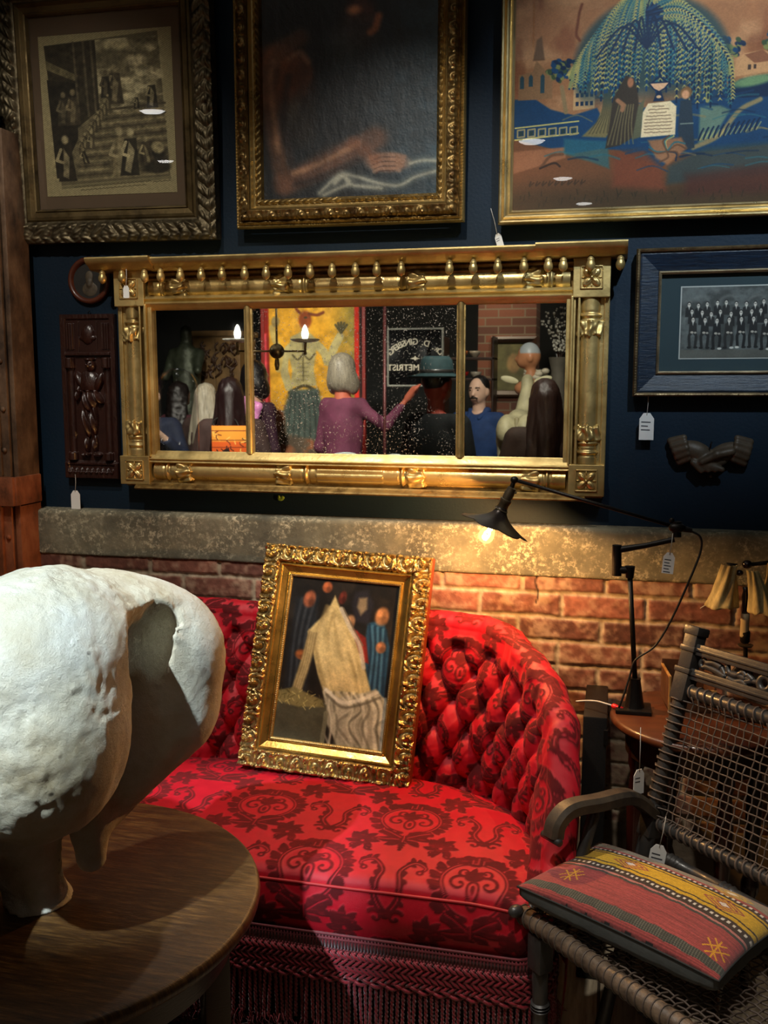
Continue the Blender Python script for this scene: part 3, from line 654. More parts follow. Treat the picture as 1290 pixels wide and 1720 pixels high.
# ------------------------------------------------------------ ART 4: group photograph
def art_group():
    A = Art(1140, 482, 1500, 602, .7, (60, 64, 62)); X, Y = A.X, A.Y; r = random.Random(11)
    A.put(sst(.35, .7, vnoise(X*.03, Y*.05, 4)), (96, 102, 100)); A.put((Y > 588)*.8+0*X, (92, 92, 84))
    for i in range(5): A.line(curve([(1146+i*58, 540), (1160+i*58, 505), (1190+i*58, 500), (1205+i*58, 540)], 20), 3, (116, 120, 116), 4, .5)
    def man(x, y, h, seated):
        s = h; c = r.choice([(18, 19, 20), (26, 27, 27), (34, 34, 33)])
        A.poly([(x-s*1.5, y+s*4), (x-s*1.35, y+s*1.1), (x-s*.5, y+s*.75), (x+s*.5, y+s*.75), (x+s*1.35, y+s*1.1), (x+s*1.5, y+s*4)], c, .8)
        A.poly([(x-s*.3, y+s*.7), (x+s*.3, y+s*.7), (x, y+s*1.9)], (176, 178, 170), .5)
        A.ell(x, y-s*.35, s*.70, s*.62, (30, 28, 26), 0, .25); A.ell(x, y+.1*s, s*.58, s*.74, (206, 202, 190), 0, .25); A.line([(x-s*.3, y-.05*s), (x+s*.3, y-.05*s)], .7, (70, 64, 58), .7)
        if seated:
            for sg in (-1, 1): A.line(curve([(x+sg*s*.6, y+s*4), (x+sg*s*1.3, y+s*5), (x+sg*s*1.0, y+s*8.2)], 8), s*.95, c, .8); A.ell(x+sg*s*1.2, y+s*8.4, s*.8, s*.35, (200, 200, 190) if r.random() < .3 else (20, 20, 20))
            A.ell(x-s*.3, y+s*3.8, s*.6, s*.35, (176, 170, 156)); A.ell(x+s*.9, y+s*3.9, s*.5, s*.3, (160, 156, 144))
    for i in range(15): man(1156+i*19+r.uniform(-2, 2), 512+r.uniform(-4, 2), 5.2, False)
    for i in range(14): man(1162+i*20+r.uniform(-2, 2), 526+r.uniform(-3, 2), 5.2, False)
    for i in range(12): man(1165+i*24.5, 539+r.uniform(-2, 2), 5.6, True)
    A.noise(.4, .08, 3); return A
f4 = thing('framed_group_photograph', 'group photograph of seated suited men in wide blue frame, right of mirror', 'picture', (.036+.33, -.012, 1.650), (.006, math.radians(-.2), 0))
t = NT('blue_grained_oak'); v = t.co((1, 1, 9)); n = t.noise(22, 6, .7, v)
t.set(Base_Color=t.ramp(n, [(.35, rgb(7, 18, 32)), (.65, rgb(16, 38, 60))]), Roughness=.4); t.bump(n, .0012)
moulding('wide_blue_frame', .652, .366, [(.004, 0), (.004, .028), (.010, .030), (.055, .018), (.060, .014)], t.m, f4)
moulding('outer_bead', .660, .374, [(0, 0), (0, .03), (.004, .036), (.009, .034), (.011, .028)], goldmat('dull_brass', (.20, .14, .07), (.08, .05, .03), .5), f4, r_bead(.007, .002, .4, .95), .002, .002)
moulding('inner_bead', .546, .260, [(0, .006), (0, .022), (.0035, .025), (.007, .02), (.008, .005)], goldmat('pale_gilt', (.42, .33, .2), (.2, .15, .09), .45), f4, r_bead(.007, .0015, .2, .8), .002, .002)
panel('mat_board', .535, .25, 2, 2, None, mat('slate_mat', rgb(44, 62, 68), .9, 0, .1, 4), f4, -.008)
A = art_group(); px_ = .178/120
panel('white_border', .435, .184, 2, 2, None, mat('card_edge', rgb(180, 184, 178), .8, 0, .05), f4, -.0086)
panel('photograph', .429, .178, A.nx, A.ny, A.colors(), attrmat('silver_print', rough=.5), f4, -.0092)
panel('glass', .54, .254, 2, 2, None, M_glass, f4, -.012)
MB()._box(np.array([-.32, 0, -.178]), np.array([.32, .012, .178]), 0, None, None).build('backing_board', M_wood, f4)
# ------------------------------------------------------------ oval miniature, carved panel, clasped hands
ov = thing('round_miniature', 'small dark portrait in round reddish wood frame beside the mirror cornice', 'picture', (-1.535, -.002, 1.797), (PI/2, 0, 0))
MB().lathe([(.052, .002), (.053, .012), (.058, .016), (.063, .017), (.068, .012), (.070, .002)], seg=40).build('round_frame', mat('reddish_wood', rgb(92, 44, 26), .4, 0, .4, 12, coat=.2), ov, True)
MB().lathe([(0.001, .004), (.0535, .006)], seg=40).build('backdrop', mat('miniature_ground', rgb(38, 36, 32), .6, 0, .4, 30), ov)
sb = [('e', (0, .012, .006), (.013, .017, .004)), ('e', (0, -.025, .005), (.026, .022, .003)), ('c', (0, -.004, .006), (0, -.012, .006), .006, .007)]
soft('portrait_relief', sb, mat('miniature_sitter', rgb(92, 80, 62), .6, 0, .6, 60), ov, .0018, .008)
cp = thing('carved_wooden_panel', 'dark carved oak relief panel of standing figure between columns, left of mirror', 'carving', (-1.5425, -.003, 1.4535), (0, math.radians(.1), 0))
def carved(P, H=None):
    nx, nz = 170, 440; W_, H_ = .178, .490; X, Z = np.meshgrid(np.linspace(-W_/2, W_/2, nx), np.linspace(-H_/2, H_/2, nz), indexing='ij')
    h = np.zeros(X.shape); bx = lambda a, b, c, d, s=.002: sst(a, a+s, X)*(1-sst(b-s, b, X))*sst(c, c+s, Z)*(1-sst(d-s, d, Z))
    h += .006*(1-bx(-.074, .074, -.225, .232)); h += .006*bx(-.089, .089, -.245, -.195)+.004*bx(-.08, .08, -.205, -.19)
    for s_ in (-1, 1):
        h += .010*bx(s_*.060-.012, s_*.060+.012, -.19, .12)*np.sqrt(np.clip(1-((X-s_*.06)/.012)**2, 0, 1)); h += .012*bx(s_*.060-.015, s_*.060+.015, .085, .118)+.012*bx(s_*.06-.015, s_*.06+.015, -.19, -.165)
        h += .006*bx(s_*.058-.014, s_*.058+.014, .14, .22)*(np.abs(np.sin(X*400))); h += .005*bx(s_*.03-.002, s_*.03+.002, .13, .225)
    h += .010*bx(-.075, .075, .122, .134)
    E_ = lambda x, z, a, b, k, r=0: k*np.sqrt(np.clip(1-(((X-x)*math.cos(r)+(Z-z)*math.sin(r))/a)**2-((-(X-x)*math.sin(r)+(Z-z)*math.cos(r))/b)**2, 0, 1))
    g = np.zeros(X.shape)
    for a in [(0, .186, .022, .030, .012), (0, .176, .028, .012, .010), (.008, .095, .017, .022, .022), (0, .04, .034, .042, .020), (0, -.01, .028, .035, .022), (-.03, .05, .013, .03, .018, .5), (.034, .045, .013, .034, .018, -.4), (-.036, .012, .010, .028, .018, -.2), (.03, .0, .011, .026, .022, .6),
              (-.012, -.07, .015, .055, .020, .1), (.012, -.07, .015, .055, .018, -.05), (-.012, -.14, .010, .03, .016), (.014, -.14, .010, .03, .016), (-.018, -.172, .016, .008, .02), (.020, -.172, .016, .008, .02), (.006, .112, .018, .006, .026)]: g = np.maximum(g, E_(*a))
    g *= 1+.25*np.sin(X*260+Z*90)*(Z < .02)
    face = -E_(.002, .099, .003, .003, .006)-E_(.014, .099, .003, .003, .006)+E_(.008, .093, .002, .006, .006); h = np.maximum(h, g+face*(g > 0))
    for k in range(9): h += E_(-.07+k*.0175, -.222, .007, .009, .006)
    h += .0016*(vnoise(X*140, Z*60, 3)-.5)
    V = np.stack([X, -.014-h, Z], -1).reshape(-1, 3); return V, gridfaces(nx, nz)
M_carve = mat('blackened_oak', rgb(50, 24, 17), .38, 0, .4, 20, .0004, 200, coat=.25)
V, Q = carved(0); mesh('relief', V, Q, M_carve, cp, True)
MB()._box(np.array([-.089, -.0145, -.245]), np.array([.089, 0, .245]), .001, None, None).build('board', M_carve, cp)
MB().tube([(.0, -.004, .243), (0, -.008, .252), (.004, -.004, .256)], .0016, 6).build('hanging_eye', M_iron, cp)
hp = thing('clasped_hands_plaque', 'dark bronze sculpture of clasped hands mounted on wall below group photograph', 'sculpture', (.236, -.006, 1.318))
def hands_():
    p = [('c', (-.085, 0, .012), (-.03, -.012, .000), .019, .022), ('c', (-.03, -.012, 0), (.012, -.016, -.006), .022, .019), ('c', (.085, 0, .012), (.045, -.010, .004), .018, .019), ('c', (.045, -.01, .004), (.0, -.014, -.014), .019, .021),
         ('c', (.035, -.026, .010), (.004, -.034, .002), .0085, .008), ('c', (.004, -.034, .002), (-.022, -.034, -.012), .008, .0065)]
    for i in range(4):
        a = i*.0155; p += [('c', (.028-a*.3, -.026, -.006-a*.75+.004), (.004-a*.5, -.036, -.018-a*.75), .0085, .0078), ('c', (.004-a*.5, -.036, -.018-a*.75), (-.020-a*.25, -.028, -.022-a*.55), .0078, .006)]
        p += [('c', (-.028+i*.013, -.022, -.028), (-.016+i*.016, -.026, -.046+i*.001), .0085, .007)]
    return p
M_hand = mat('brown_bronze_patina', rgb(92, 78, 62), .5, .15, .5, 30, .0005, 120)
HD = [('e', (-.034, -.012, .002), (.044, .022, .026), (0, .35, 0)), ('e', (.038, -.010, .000), (.046, .022, .024), (0, -.40, 0)), ('e', (.0, -.014, -.020), (.046, .022, .022)), ('e', (-.078, -.006, .012), (.020, .016, .024)), ('e', (.084, -.006, .010), (.018, .016, .026)),
      ('c', (.052, -.030, .004), (.016, -.038, -.004), .011, .0105), ('c', (.016, -.038, -.004), (-.020, -.036, -.024), .0105, .008)]
for i in range(4): HD += [('c', (-.040+i*.014, -.028, -.026-i*.002), (-.020+i*.017, -.030, -.047+i*.0015), .0088, .0070)]
soft('hands', HD, M_hand, hp, .0024, .0055)
for s_ in (-1, 1):
    q = []
    for k in range(5):
        zz = .032-k*.0135; xo = .006*k if s_ < 0 else .003*k; q.append(('c', (s_*(.098-xo), -.010-.010*math.sin(k*PI/4), zz-.004), (s_*(.066-xo*.6), -.020-.008*math.sin(k*PI/4), zz+.006), .0098, .0085))
    soft('ruffled_cuff', q, M_hand, hp, .0026, .006)
MB().tube([(0.0, -.028, .012), (.0, -.036, .022), (.003, -.03, .028)], .002, 6).build('hook', M_iron, hp, True)
MB().ball((.006, -.014, -.062), .005, 8, 6).build('stud', M_hand, hp, True)
# ------------------------------------------------------------ gilt triptych mirror
mr = thing('triptych_mirror', 'wide gilt three-panel mirror with ball cornice hanging on the navy wall', 'mirror', (-.7275, -.004, 1.186))
MX0, MX1 = -1.428+.7275, -.027+.7275; HZ = .639
lz = lambda z: z-1.186
def rail_prof(name, x0, x1, prof, m):
    """horizontal moulding; prof list of (y, z)"""
    P = np.array(prof); V = np.concatenate([np.c_[np.full(len(P), x), P] for x in (x0, x1)]); n = len(P)
    fs = [(i, (i+1) % n, n+(i+1) % n, n+i) for i in range(n)]+[tuple(range(n-1, -1, -1)), tuple(range(n, 2*n))]
    return mesh(name, V, fs, m, mr, 40, None, True)
# carcase
MB()._box(np.array([MX0+.006, -.030, .006]), np.array([MX1-.006, 0, lz(1.80)]), 0, None, None).build('carcase', M_golddark, mr)
CZ = lz(1.849)
def cornice(name, x0, x1, dy, dz=0):
    z = CZ+dz; rail_prof(name, x0, x1, [(0, z-.034), (-.070-dy, z-.034), (-.078-dy, z-.030), (-.084-dy, z-.024), (-.096-dy, z-.018), (-.104-dy, z-.010), (-.106-dy, z-.004), (-.104-dy, z), (0, z)], M_gold)
cornice('cornice', -1.30+.7275, -.20+.7275, 0, -.003)
cornice('cornice_return', -1.484+.7275, -1.287+.7275, .012, 0); cornice('cornice_return', -.215+.7275, .013+.7275, .012, 0)
rail_prof('cornice_bed', MX0+.01, MX1-.01, [(0, lz(1.785)), (-.040, lz(1.785)), (-.044, lz(1.792)), (-.040, lz(1.798)), (-.052, lz(1.801)), (-.054, lz(1.806)), (-.048, lz(1.812)), (-.060, lz(1.815)), (0, lz(1.816))], M_golddark)
rail_prof('top_moulding', MX0+.09, MX1-.09, [(0, lz(1.704)), (-.034, lz(1.704)), (-.036, lz(1.708)), (-.050, lz(1.716)), (-.054, lz(1.722)), (-.048, lz(1.727)), (-.050, lz(1.731)), (-.056, lz(1.735)), (-.050, lz(1.739)), (-.044, lz(1.744)), (0, lz(1.744))], M_gold)
rail_prof('bottom_moulding', MX0+.09, MX1-.09, [(0, lz(1.262)), (-.044, lz(1.262)), (-.052, lz(1.266)), (-.050, lz(1.271)), (-.056, lz(1.275)), (-.050, lz(1.280)), (-.048, lz(1.285)), (-.036, lz(1.295)), (-.034, lz(1.298)), (0, lz(1.298))], M_gold)
rail_prof('base_moulding', MX0+.05, MX1-.05, [(0, 0), (-.066, 0), (-.070, .004), (-.064, .010), (-.056, .013), (-.050, .019), (0, .019)], M_golddark)
for s_ in (-1, 1):
    x = s_*.585+.0; q = MB()
    for a, b, y in [(.0, .012, -.046), (.012, .018, -.058), (.018, .024, -.050), (.030, .036, -.056)]: q._box(np.array([s_*(.590+a) if s_ > 0 else -(.590+b), y, lz(1.282)]), np.array([s_*(.590+b) if s_ > 0 else -(.590+a), 0, lz(1.72)]), .002, None, None)
    q.build('side_moulding', M_gold, mr)
    q = MB(); q._box(np.array([min(s_*.686, s_*.700), -.040, lz(1.28)]), np.array([max(s_*.686, s_*.700), 0, lz(1.72)]), .003, None, None); q._box(np.array([min(s_*.620, s_*.692), -.034, lz(1.27)]), np.array([max(s_*.620, s_*.692), 0, lz(1.73)]), .001, None, None); q.build('outer_moulding', M_gold2, mr)
# split columns with ring and tulip-leaf collars
def column(name, L, rings, leaves, reeds, Mx, r0=.026):
    ns, na = int(L/.0022), 30; s, a = np.meshgrid(np.linspace(0, L, ns), np.linspace(0, PI, na), indexing='ij'); r = np.full(s.shape, r0)
    for c in rings: r += .0045*np.exp(-((s-c)/.0035)**2)-.002*np.exp(-((np.abs(s-c)-.008)/.003)**2)
    for x0, x1 in reeds: r += (.0035*np.abs(np.sin(4.5*a))-.001)*sst(x0, x0+.004, s)*(1-sst(x1-.004, x1, s))
    def pt(s, a, r): return np.stack([-r*np.cos(a), -r*np.sin(a)*.95-.022, s], -1).reshape(-1, 3)
    tr = lambda V: (V @ np.array(Mx.to_3x3()).T)+np.array(Mx.translation)
    o = mesh(name, tr(pt(s, a, r)), gridfaces(ns, na), M_gold2, mr, True)
    for c, w, d in leaves:
        ns, na = 26, 48; u, a = np.meshgrid(np.linspace(-1, 1, ns), np.linspace(.02, PI-.02, na), indexing='ij'); s = c+d*u*w/2
        q = (a/PI-.5)*3.0; lobe = np.abs(((q+.5) % 1)-.5)*2
        edge = .78-.30*lobe; r = r0+.0065*(1-sst(edge-.12, edge, u))+.0040*np.cos(2*PI*(q+.25*np.sin(3*u))*1.0)*(1-sst(edge-.1, edge, u))+.0022*np.cos(6*PI*(q*(.75+.25*u)))
        r = r-.006*(1-sst(-1, -.85, u))
        mesh('leaf_collar', tr(pt(s, a, np.where(u > edge+.02, r0-.004, r))), gridfaces(ns, na), M_gold, mr, True)
RX = Matrix(((0, 0, 1), (0, 1, 0), (-1, 0, 0))).to_4x4()   # local z -> world x
xs_ = lambda X: X+.7275-(-.598)
for zc, nm in ((lz(1.767), 'frieze_column'), (lz(1.239), 'base_column')):
    Mx = Matrix.Translation((-.598, 0, zc)) @ RX; q = lambda X: X+.7275+.598
    column(nm, 1.196, [q(-1.283), q(-.855), q(-.575), q(-.178)], [(q(-1.225), .062, 1), (q(-.928), .062, -1), (q(-.530), .062, 1), (q(-.228), .062, -1)], [(q(-.826), q(-.628))], Mx)
for s_ in (-1, 1):
    column('side_column', .434, [.030, .055, .434-.048], [(.085, .052, 1), (.434-.085, .052, -1)], [], Matrix.Translation((s_*.652, -.006, lz(1.284))))
# corner blocks with rosettes
for sx in (-1, 1):
    for sz in (-1, 1):
        cx, cz = sx*.653, (lz(1.7655) if sz > 0 else lz(1.241)); w, h = .047, (.050 if sz > 0 else .042)
        q = MB(); q._box(np.array([cx-w, -.058, cz-h]), np.array([cx+w, 0, cz+h]), .002, None, None); b = q.build('corner_block', M_gold, mr)
        l = .029; q = MB()
        for a, c in [((cx-l, cz-l), (cx+l, cz-l+.003)), ((cx-l, cz+l-.003), (cx+l, cz+l)), ((cx-l, cz-l), (cx-l+.003, cz+l)), ((cx+l-.003, cz-l), (cx+l, cz+l))]: q._box(np.array([a[0], -.062, a[1]]), np.array([c[0], -.056, c[1]]), .0008, None, None)
        for k in range(4):
            a = PI/4+k*PI/2; Mr = Matrix.Rotation(-a, 4, 'Y')
            q.ball((cx+.0155*math.cos(a), -.060, cz+.0155*math.sin(a)), (.0145, .006, .0092), 14, 10, Mr); q.ball((cx+.0125*math.cos(a), -.0645, cz+.0125*math.sin(a)), (.0090, .004, .0040), 12, 8, Mr)
            a2 = k*PI/2; q.ball((cx+.021*math.cos(a2), -.059, cz+.021*math.sin(a2)), (.006, .003, .002), 10, 6, Matrix.Rotation(-a2, 4, 'Y'))
        q.ball((cx, -.065, cz), (.0045, .005, .0045), 10, 8); q.build('rosette', M_gold2, b, True)
# turned balls under the cornice
bx_ = [172, 205, 243, 270, 303, 338, 373, 411, 447, 484, 521, 558, 597, 633, 674, 755, 795, 836, 880, 921, 946, 992, 1042]
for x in bx_:
    X = wy(x, 450, -.085)[0]+.7275; z = CZ-.038; ex = X < -1.40+.7275 or X > -.05+.7275
    MB().lathe([(.003, .006), (.006, .002), (.0085, -.002), (.0095, -.004), (.0085, -.006), (.0095, -.009), (.0115, -.014), (.0118, -.019), (.0105, -.025), (.007, -.030), (.002, -.033), (.0, -.034)], (X, -.083, z), seg=18).build('turned_ball', M_gold, mr, True)
# mullions and glass
for X in (wy(417, 640, -.045)[0], wy(773, 640, -.045)[0]):
    x = X+.7275; MB().tube([(x, -.036, lz(1.294)), (x, -.036, lz(1.712))], .0085, 14, flat=1.0)._box(np.array([x-.012, -.036, lz(1.294)]), np.array([x+.012, -.01, lz(1.712)]), .001, None, None).build('mullion', M_gold2, mr, 40)
def mglass(x0, x1, worn):
    t = NT('old_mirror_glass'); v = t.co((1, 1, 1)); n1 = t.noise(160, 3, .8, v); n2 = t.noise(5.5, 4, .6, v)
    sp = t.ramp(n1, [(.60 if worn else .72, K1), (.63 if worn else .74, W1)]); reg = t.ramp(n2, [(.43 if worn else .62, K1), (.56 if worn else .7, W1)])
    d = t.math('MULTIPLY', sp, reg); fine = t.math('MULTIPLY', t.ramp(t.noise(380, 2, .9, v), [(.64, K1), (.68, W1)]), reg)
    t.set(Base_Color=t.mix(fine, (.74, .76, .72, 1), (.02, .02, .02, 1)), Metallic=1.0, Roughness=.015)
    df = t.new('ShaderNodeBsdfDiffuse'); df.inputs[0].default_value = (.50, .47, .40, 1); ms = t.new('ShaderNodeMixShader')
    t.l(d, ms.inputs[0]); t.l(t.b.outputs[0], ms.inputs[1]); t.l(df.outputs[0], ms.inputs[2]); t.l(ms.outputs[0], t.n['Material Output'].inputs[0])
    mesh('mirror_glass', [(x0, -.0305, lz(1.29)), (x1, -.0305, lz(1.29)), (x1, -.0305, lz(1.71)), (x0, -.0305, lz(1.71))], [(0, 1, 2, 3)], t.m, mr)
a, b = wy(417, 640, -.03)[0]+.7275, wy(773, 640, -.03)[0]+.7275
mglass(-.60, a-.002, False); mglass(a+.002, b-.002, True); mglass(b+.002, .605, False)
price_tag(212, 489, -.125, 'small white price tag hanging from upper left corner block of gilt mirror', .048, .55, lines=0)
price_tag(127, 838, -.03, 'white price tag hanging below the dark carved wooden panel', .055, .92, lines=0)
price_tag(838, 403, -.02, 'white price tag hanging tilted from the lower left corner of needlework frame', .075, .62, rot=-.35, lines=2, tilt=-.5)
price_tag(1086, 714, -.028, 'white price tag hanging below the blue framed group photograph', .06, 1.12, lines=3)
gt = thing('green_sticker', 'small crumpled green sticker on wall below the gilt mirror', 'sticker', wy(472, 836, -.004))
q = MB(); rr = random.Random(2)
for k in range(9):
    a = rr.uniform(0, 6.28); c = (math.cos(a)*.006, -.002, math.sin(a)*.005); q.ball(c, (.006, .002, .004), 8, 5, Matrix.Rotation(rr.uniform(0, 3), 4, 'Y'))
q.build('crumpled_paper', mat('lime_paper', rgb(140, 176, 60), .6, 0, .5, 300), gt, True)
# ------------------------------------------------------------ damask cloth
def damask_tile():
    A = Art(0, 0, 360, 440, 1.0); A.I[:] = 0; V_ = (255, 255, 255); S_ = (0, 0, 0)
    def leaf(x, y, L, w, ang, c=V_):
        a = math.radians(ang); e = (x+L*math.cos(a), y-L*math.sin(a)); n = 9; P = []; W = []
        for i in range(n):
            t = i/(n-1); P.append((x+(e[0]-x)*t+math.sin(t*3)*L*.10*math.cos(a+1.57), y+(e[1]-y)*t-math.sin(t*3)*L*.10*math.sin(a+1.57))); W.append(max(.8, w*1.22*math.sin(PI*min(1, t*.86+.10))))
        A.line(P, W, c, 1.2)
    def scroll(x, y, r0, a0, turns, w, sg=1, c=V_):
        P = []; W = []
        for i in range(34):
            t = i/33; a = math.radians(a0)+sg*t*turns*2*PI; r = r0*(1-t*.86); P.append((x+r*math.cos(a), y-r*math.sin(a))); W.append(w*(1-.55*t))
        A.line(P, W, c, 1.2); e = P[-1]; A.ell(e[0], e[1], w*.6, w*.6, c, 0, .2)
    def motif(cx, cy):
        for sg in (-1, 1):
            m = lambda a: a if sg > 0 else 180-a
            # outer wreath of lobed leaves
            for k in range(9):
                a = -58+k*21; ar = math.radians(m(a)); bx, by = cx+72*math.cos(ar), cy-66*math.sin(ar)-4
                leaf(bx, by, 34-abs(k-4)*1.6, 17, m(a+34)); leaf(bx, by, 24, 12, m(a-6))
            P = [(cx+sg*70*math.cos(math.radians(a)), cy-64*math.sin(math.radians(a))-4) for a in range(-80, 118, 8)]; A.line(P, 11, V_, 1.5)
            P = [(cx+sg*70*math.cos(math.radians(a)), cy-64*math.sin(math.radians(a))-4) for a in range(-70, 110, 8)]; A.line(P, 1.8, S_, 1.2)
            scroll(cx+sg*30, cy+4, 26, m(110), .95, 9, -sg); scroll(cx+sg*22, cy-34, 15, m(-60), .8, 7, sg); scroll(cx+sg*40, cy+54, 22, m(200), .8, 11, sg)
            leaf(cx+sg*4, cy+78, 60, 20, m(28)); leaf(cx+sg*4, cy+84, 62, 20, m(-4)); leaf(cx+sg*4, cy+88, 44, 18, m(-38)); leaf(cx+sg*2, cy-60, 40, 18, m(52)); leaf(cx+sg*2, cy-66, 30, 14, m(20))
            A.line([(cx+sg*8, cy+80), (cx+sg*34, cy+62), (cx+sg*54, cy+52)], 1.6, S_, 1); A.line([(cx+sg*10, cy+88), (cx+sg*40, cy+92), (cx+sg*58, cy+92)], 1.6, S_, 1)
        A.ell(cx, cy+18, 15, 26, V_, 0, .08); A.ell(cx, cy+18, 9, 17, S_, 0, .12); A.ell(cx, cy+18, 5, 11, V_, 0, .2)
        for a, L in ((90, 44), (62, 36), (118, 36), (40, 26), (140, 26)): leaf(cx, cy-8, L, 15, a)
        for k in (-1, 0, 1): A.ell(cx+k*12, cy-74-(1-abs(k))*10, 8, 12, V_, k*-20, .12); A.line([(cx+k*12, cy-66), (cx+k*12, cy-80-(1-abs(k))*10)], 1.6, S_, 1)
        A.line([(cx, cy+74), (cx, cy+112)], 9, V_, 1.4); A.line([(cx, cy+50), (cx, cy+100)], 1.8, S_, 1)
        for k in range(4): A.ell(cx, cy+104+k*9, 11-k*2, 5, V_, 0, .2)
    def plume(cx, cy):
        for sg in (-1, 1):
            m = lambda a: a if sg > 0 else 180-a
            P = curve([(cx+sg*2, cy+66), (cx+sg*26, cy+30), (cx+sg*20, cy-14), (cx+sg*46, cy-48), (cx+sg*72, cy-34), (cx+sg*62, cy-16)], 40); W = list(np.linspace(17, 8, len(P))); A.line(P, W, V_, 1.4)
            for k in range(4, len(P)-6, 4): leaf(P[k][0], P[k][1], 21, 10, m(58 if k < 22 else 110)); 
            for k in range(6, len(P)-10, 5): leaf(P[k][0], P[k][1], 17, 9, m(-20 if k < 22 else 10))
            A.line(P[3:-4], 1.7, S_, 1.1); A.ell(P[-1][0], P[-1][1], 9, 9, V_, 0, .15); A.ell(P[-1][0], P[-1][1], 3, 3, S_, 0, .3)
            scroll(cx+sg*22, cy+72, 18, m(40), .8, 9, sg)
    for cx, cy in ((180, 112), (0, 332), (360, 332)): motif(cx, cy)
    for cx, cy in ((0, 118), (360, 118), (180, 336)): plume(cx, cy)
    for cx, cy in ((90, 222), (270, 222), (90, 4), (270, 4), (90, 442), (270, 442)):
        sg0 = 1 if cx == 90 else -1
        for sg in (-1, 1):
            scroll(cx+sg*22, cy-16, 17, 90 if sg > 0 else 90, .85, 8, sg); scroll(cx+sg*20, cy+22, 14, -60, .8, 7, -sg)
            leaf(cx, cy, 46, 17, 90+sg*38); leaf(cx, cy, 40, 15, -90+sg*36); leaf(cx+sg*6, cy, 34, 14, 90-sg*86)
        leaf(cx, cy, 50, 18, 90); A.ell(cx, cy, 10, 10, V_, 0, .1); A.ell(cx, cy, 4, 4, S_, 0, .2)
    return np.clip(A.I[..., 0], 0, 1)
TILE = damask_tile()
def damask(U, V, sc=1.0):
    """U,V in metres -> velvet mask"""
    x = (U/sc/.36 % 1)*360; y = (V/sc/.44 % 1)*440; nx, ny = TILE.shape
    xi = np.floor(x).astype(int); yi = np.floor(y).astype(int); fx = x-xi; fy = y-yi; g = lambda i, j: TILE[i % 360, j % 440]
    return (g(xi, yi)*(1-fx)+g(xi+1, yi)*fx)*(1-fy)+(g(xi, yi+1)*(1-fx)+g(xi+1, yi+1)*fx)*fy
def cloth_cols(U, V, sc=1.0, du=0):
    m = damask(U+du, V, sc); n = vnoise(U*60, V*60, 3, 4); nap = vnoise(U*9+4, V*16, 5, 3)
    satin = lin(np.array([188, 20, 38])/255.)*(.85+.3*n)[..., None]; vel = lin(np.array([100, 1, 8])/255.)*(.55+.8*nap*n*1.6)[..., None]
    streak = sst(.62, .80, vnoise(U*45, V*210, 7, 3))*.22; vel = vel+(satin-vel)*streak[..., None]
    return satin*(1-m[..., None])+vel*m[..., None], m
t = NT('red_damask'); cA = t.attr('Col'); vA = t.attr('Vel')
t.set(Base_Color=cA, Roughness=t.ramp(vA, [(0, (.42,)*3+(1,)), (1, (.85,)*3+(1,))])); t.b.inputs['Specular IOR Level'].default_value = .35
t.set(Sheen_Weight=.25, Sheen_Roughness=.4, Sheen_Tint=(1, .15, .15, 1)); t.bump(t.noise(900, 3, .7, t.co()), .0006); M_dam = t.m
def clothmesh(name, P3, U, V, parent, sc=1.0, du=0, flip=False):
    nu, nv = U.shape; c, m = cloth_cols(U, V, sc, du)
    d1 = np.gradient(P3, axis=0); d2 = np.gradient(P3, axis=1); N = np.cross(d1, d2); N /= np.maximum(np.linalg.norm(N, axis=-1, keepdims=True), 1e-9)
    if flip: N = -N
    P3 = P3+N*(.0011*m)[..., None]; F_ = gridfaces(nu, nv); F_ = F_[:, ::-1] if flip else F_
    o = mesh(name, P3.reshape(-1, 3), F_, M_dam, parent, True, c.reshape(-1, 3)); setcol(o.data, m.ravel(), 'Vel'); return o
SO = (-.80, -.45, 0)
sofa = thing('tufted_sofa', 'red damask velvet button-tufted sofa with long tasselled fringe', 'sofa', SO)
def at0(o, L=SO): o.location = (-L[0], -L[1], -L[2]); return o
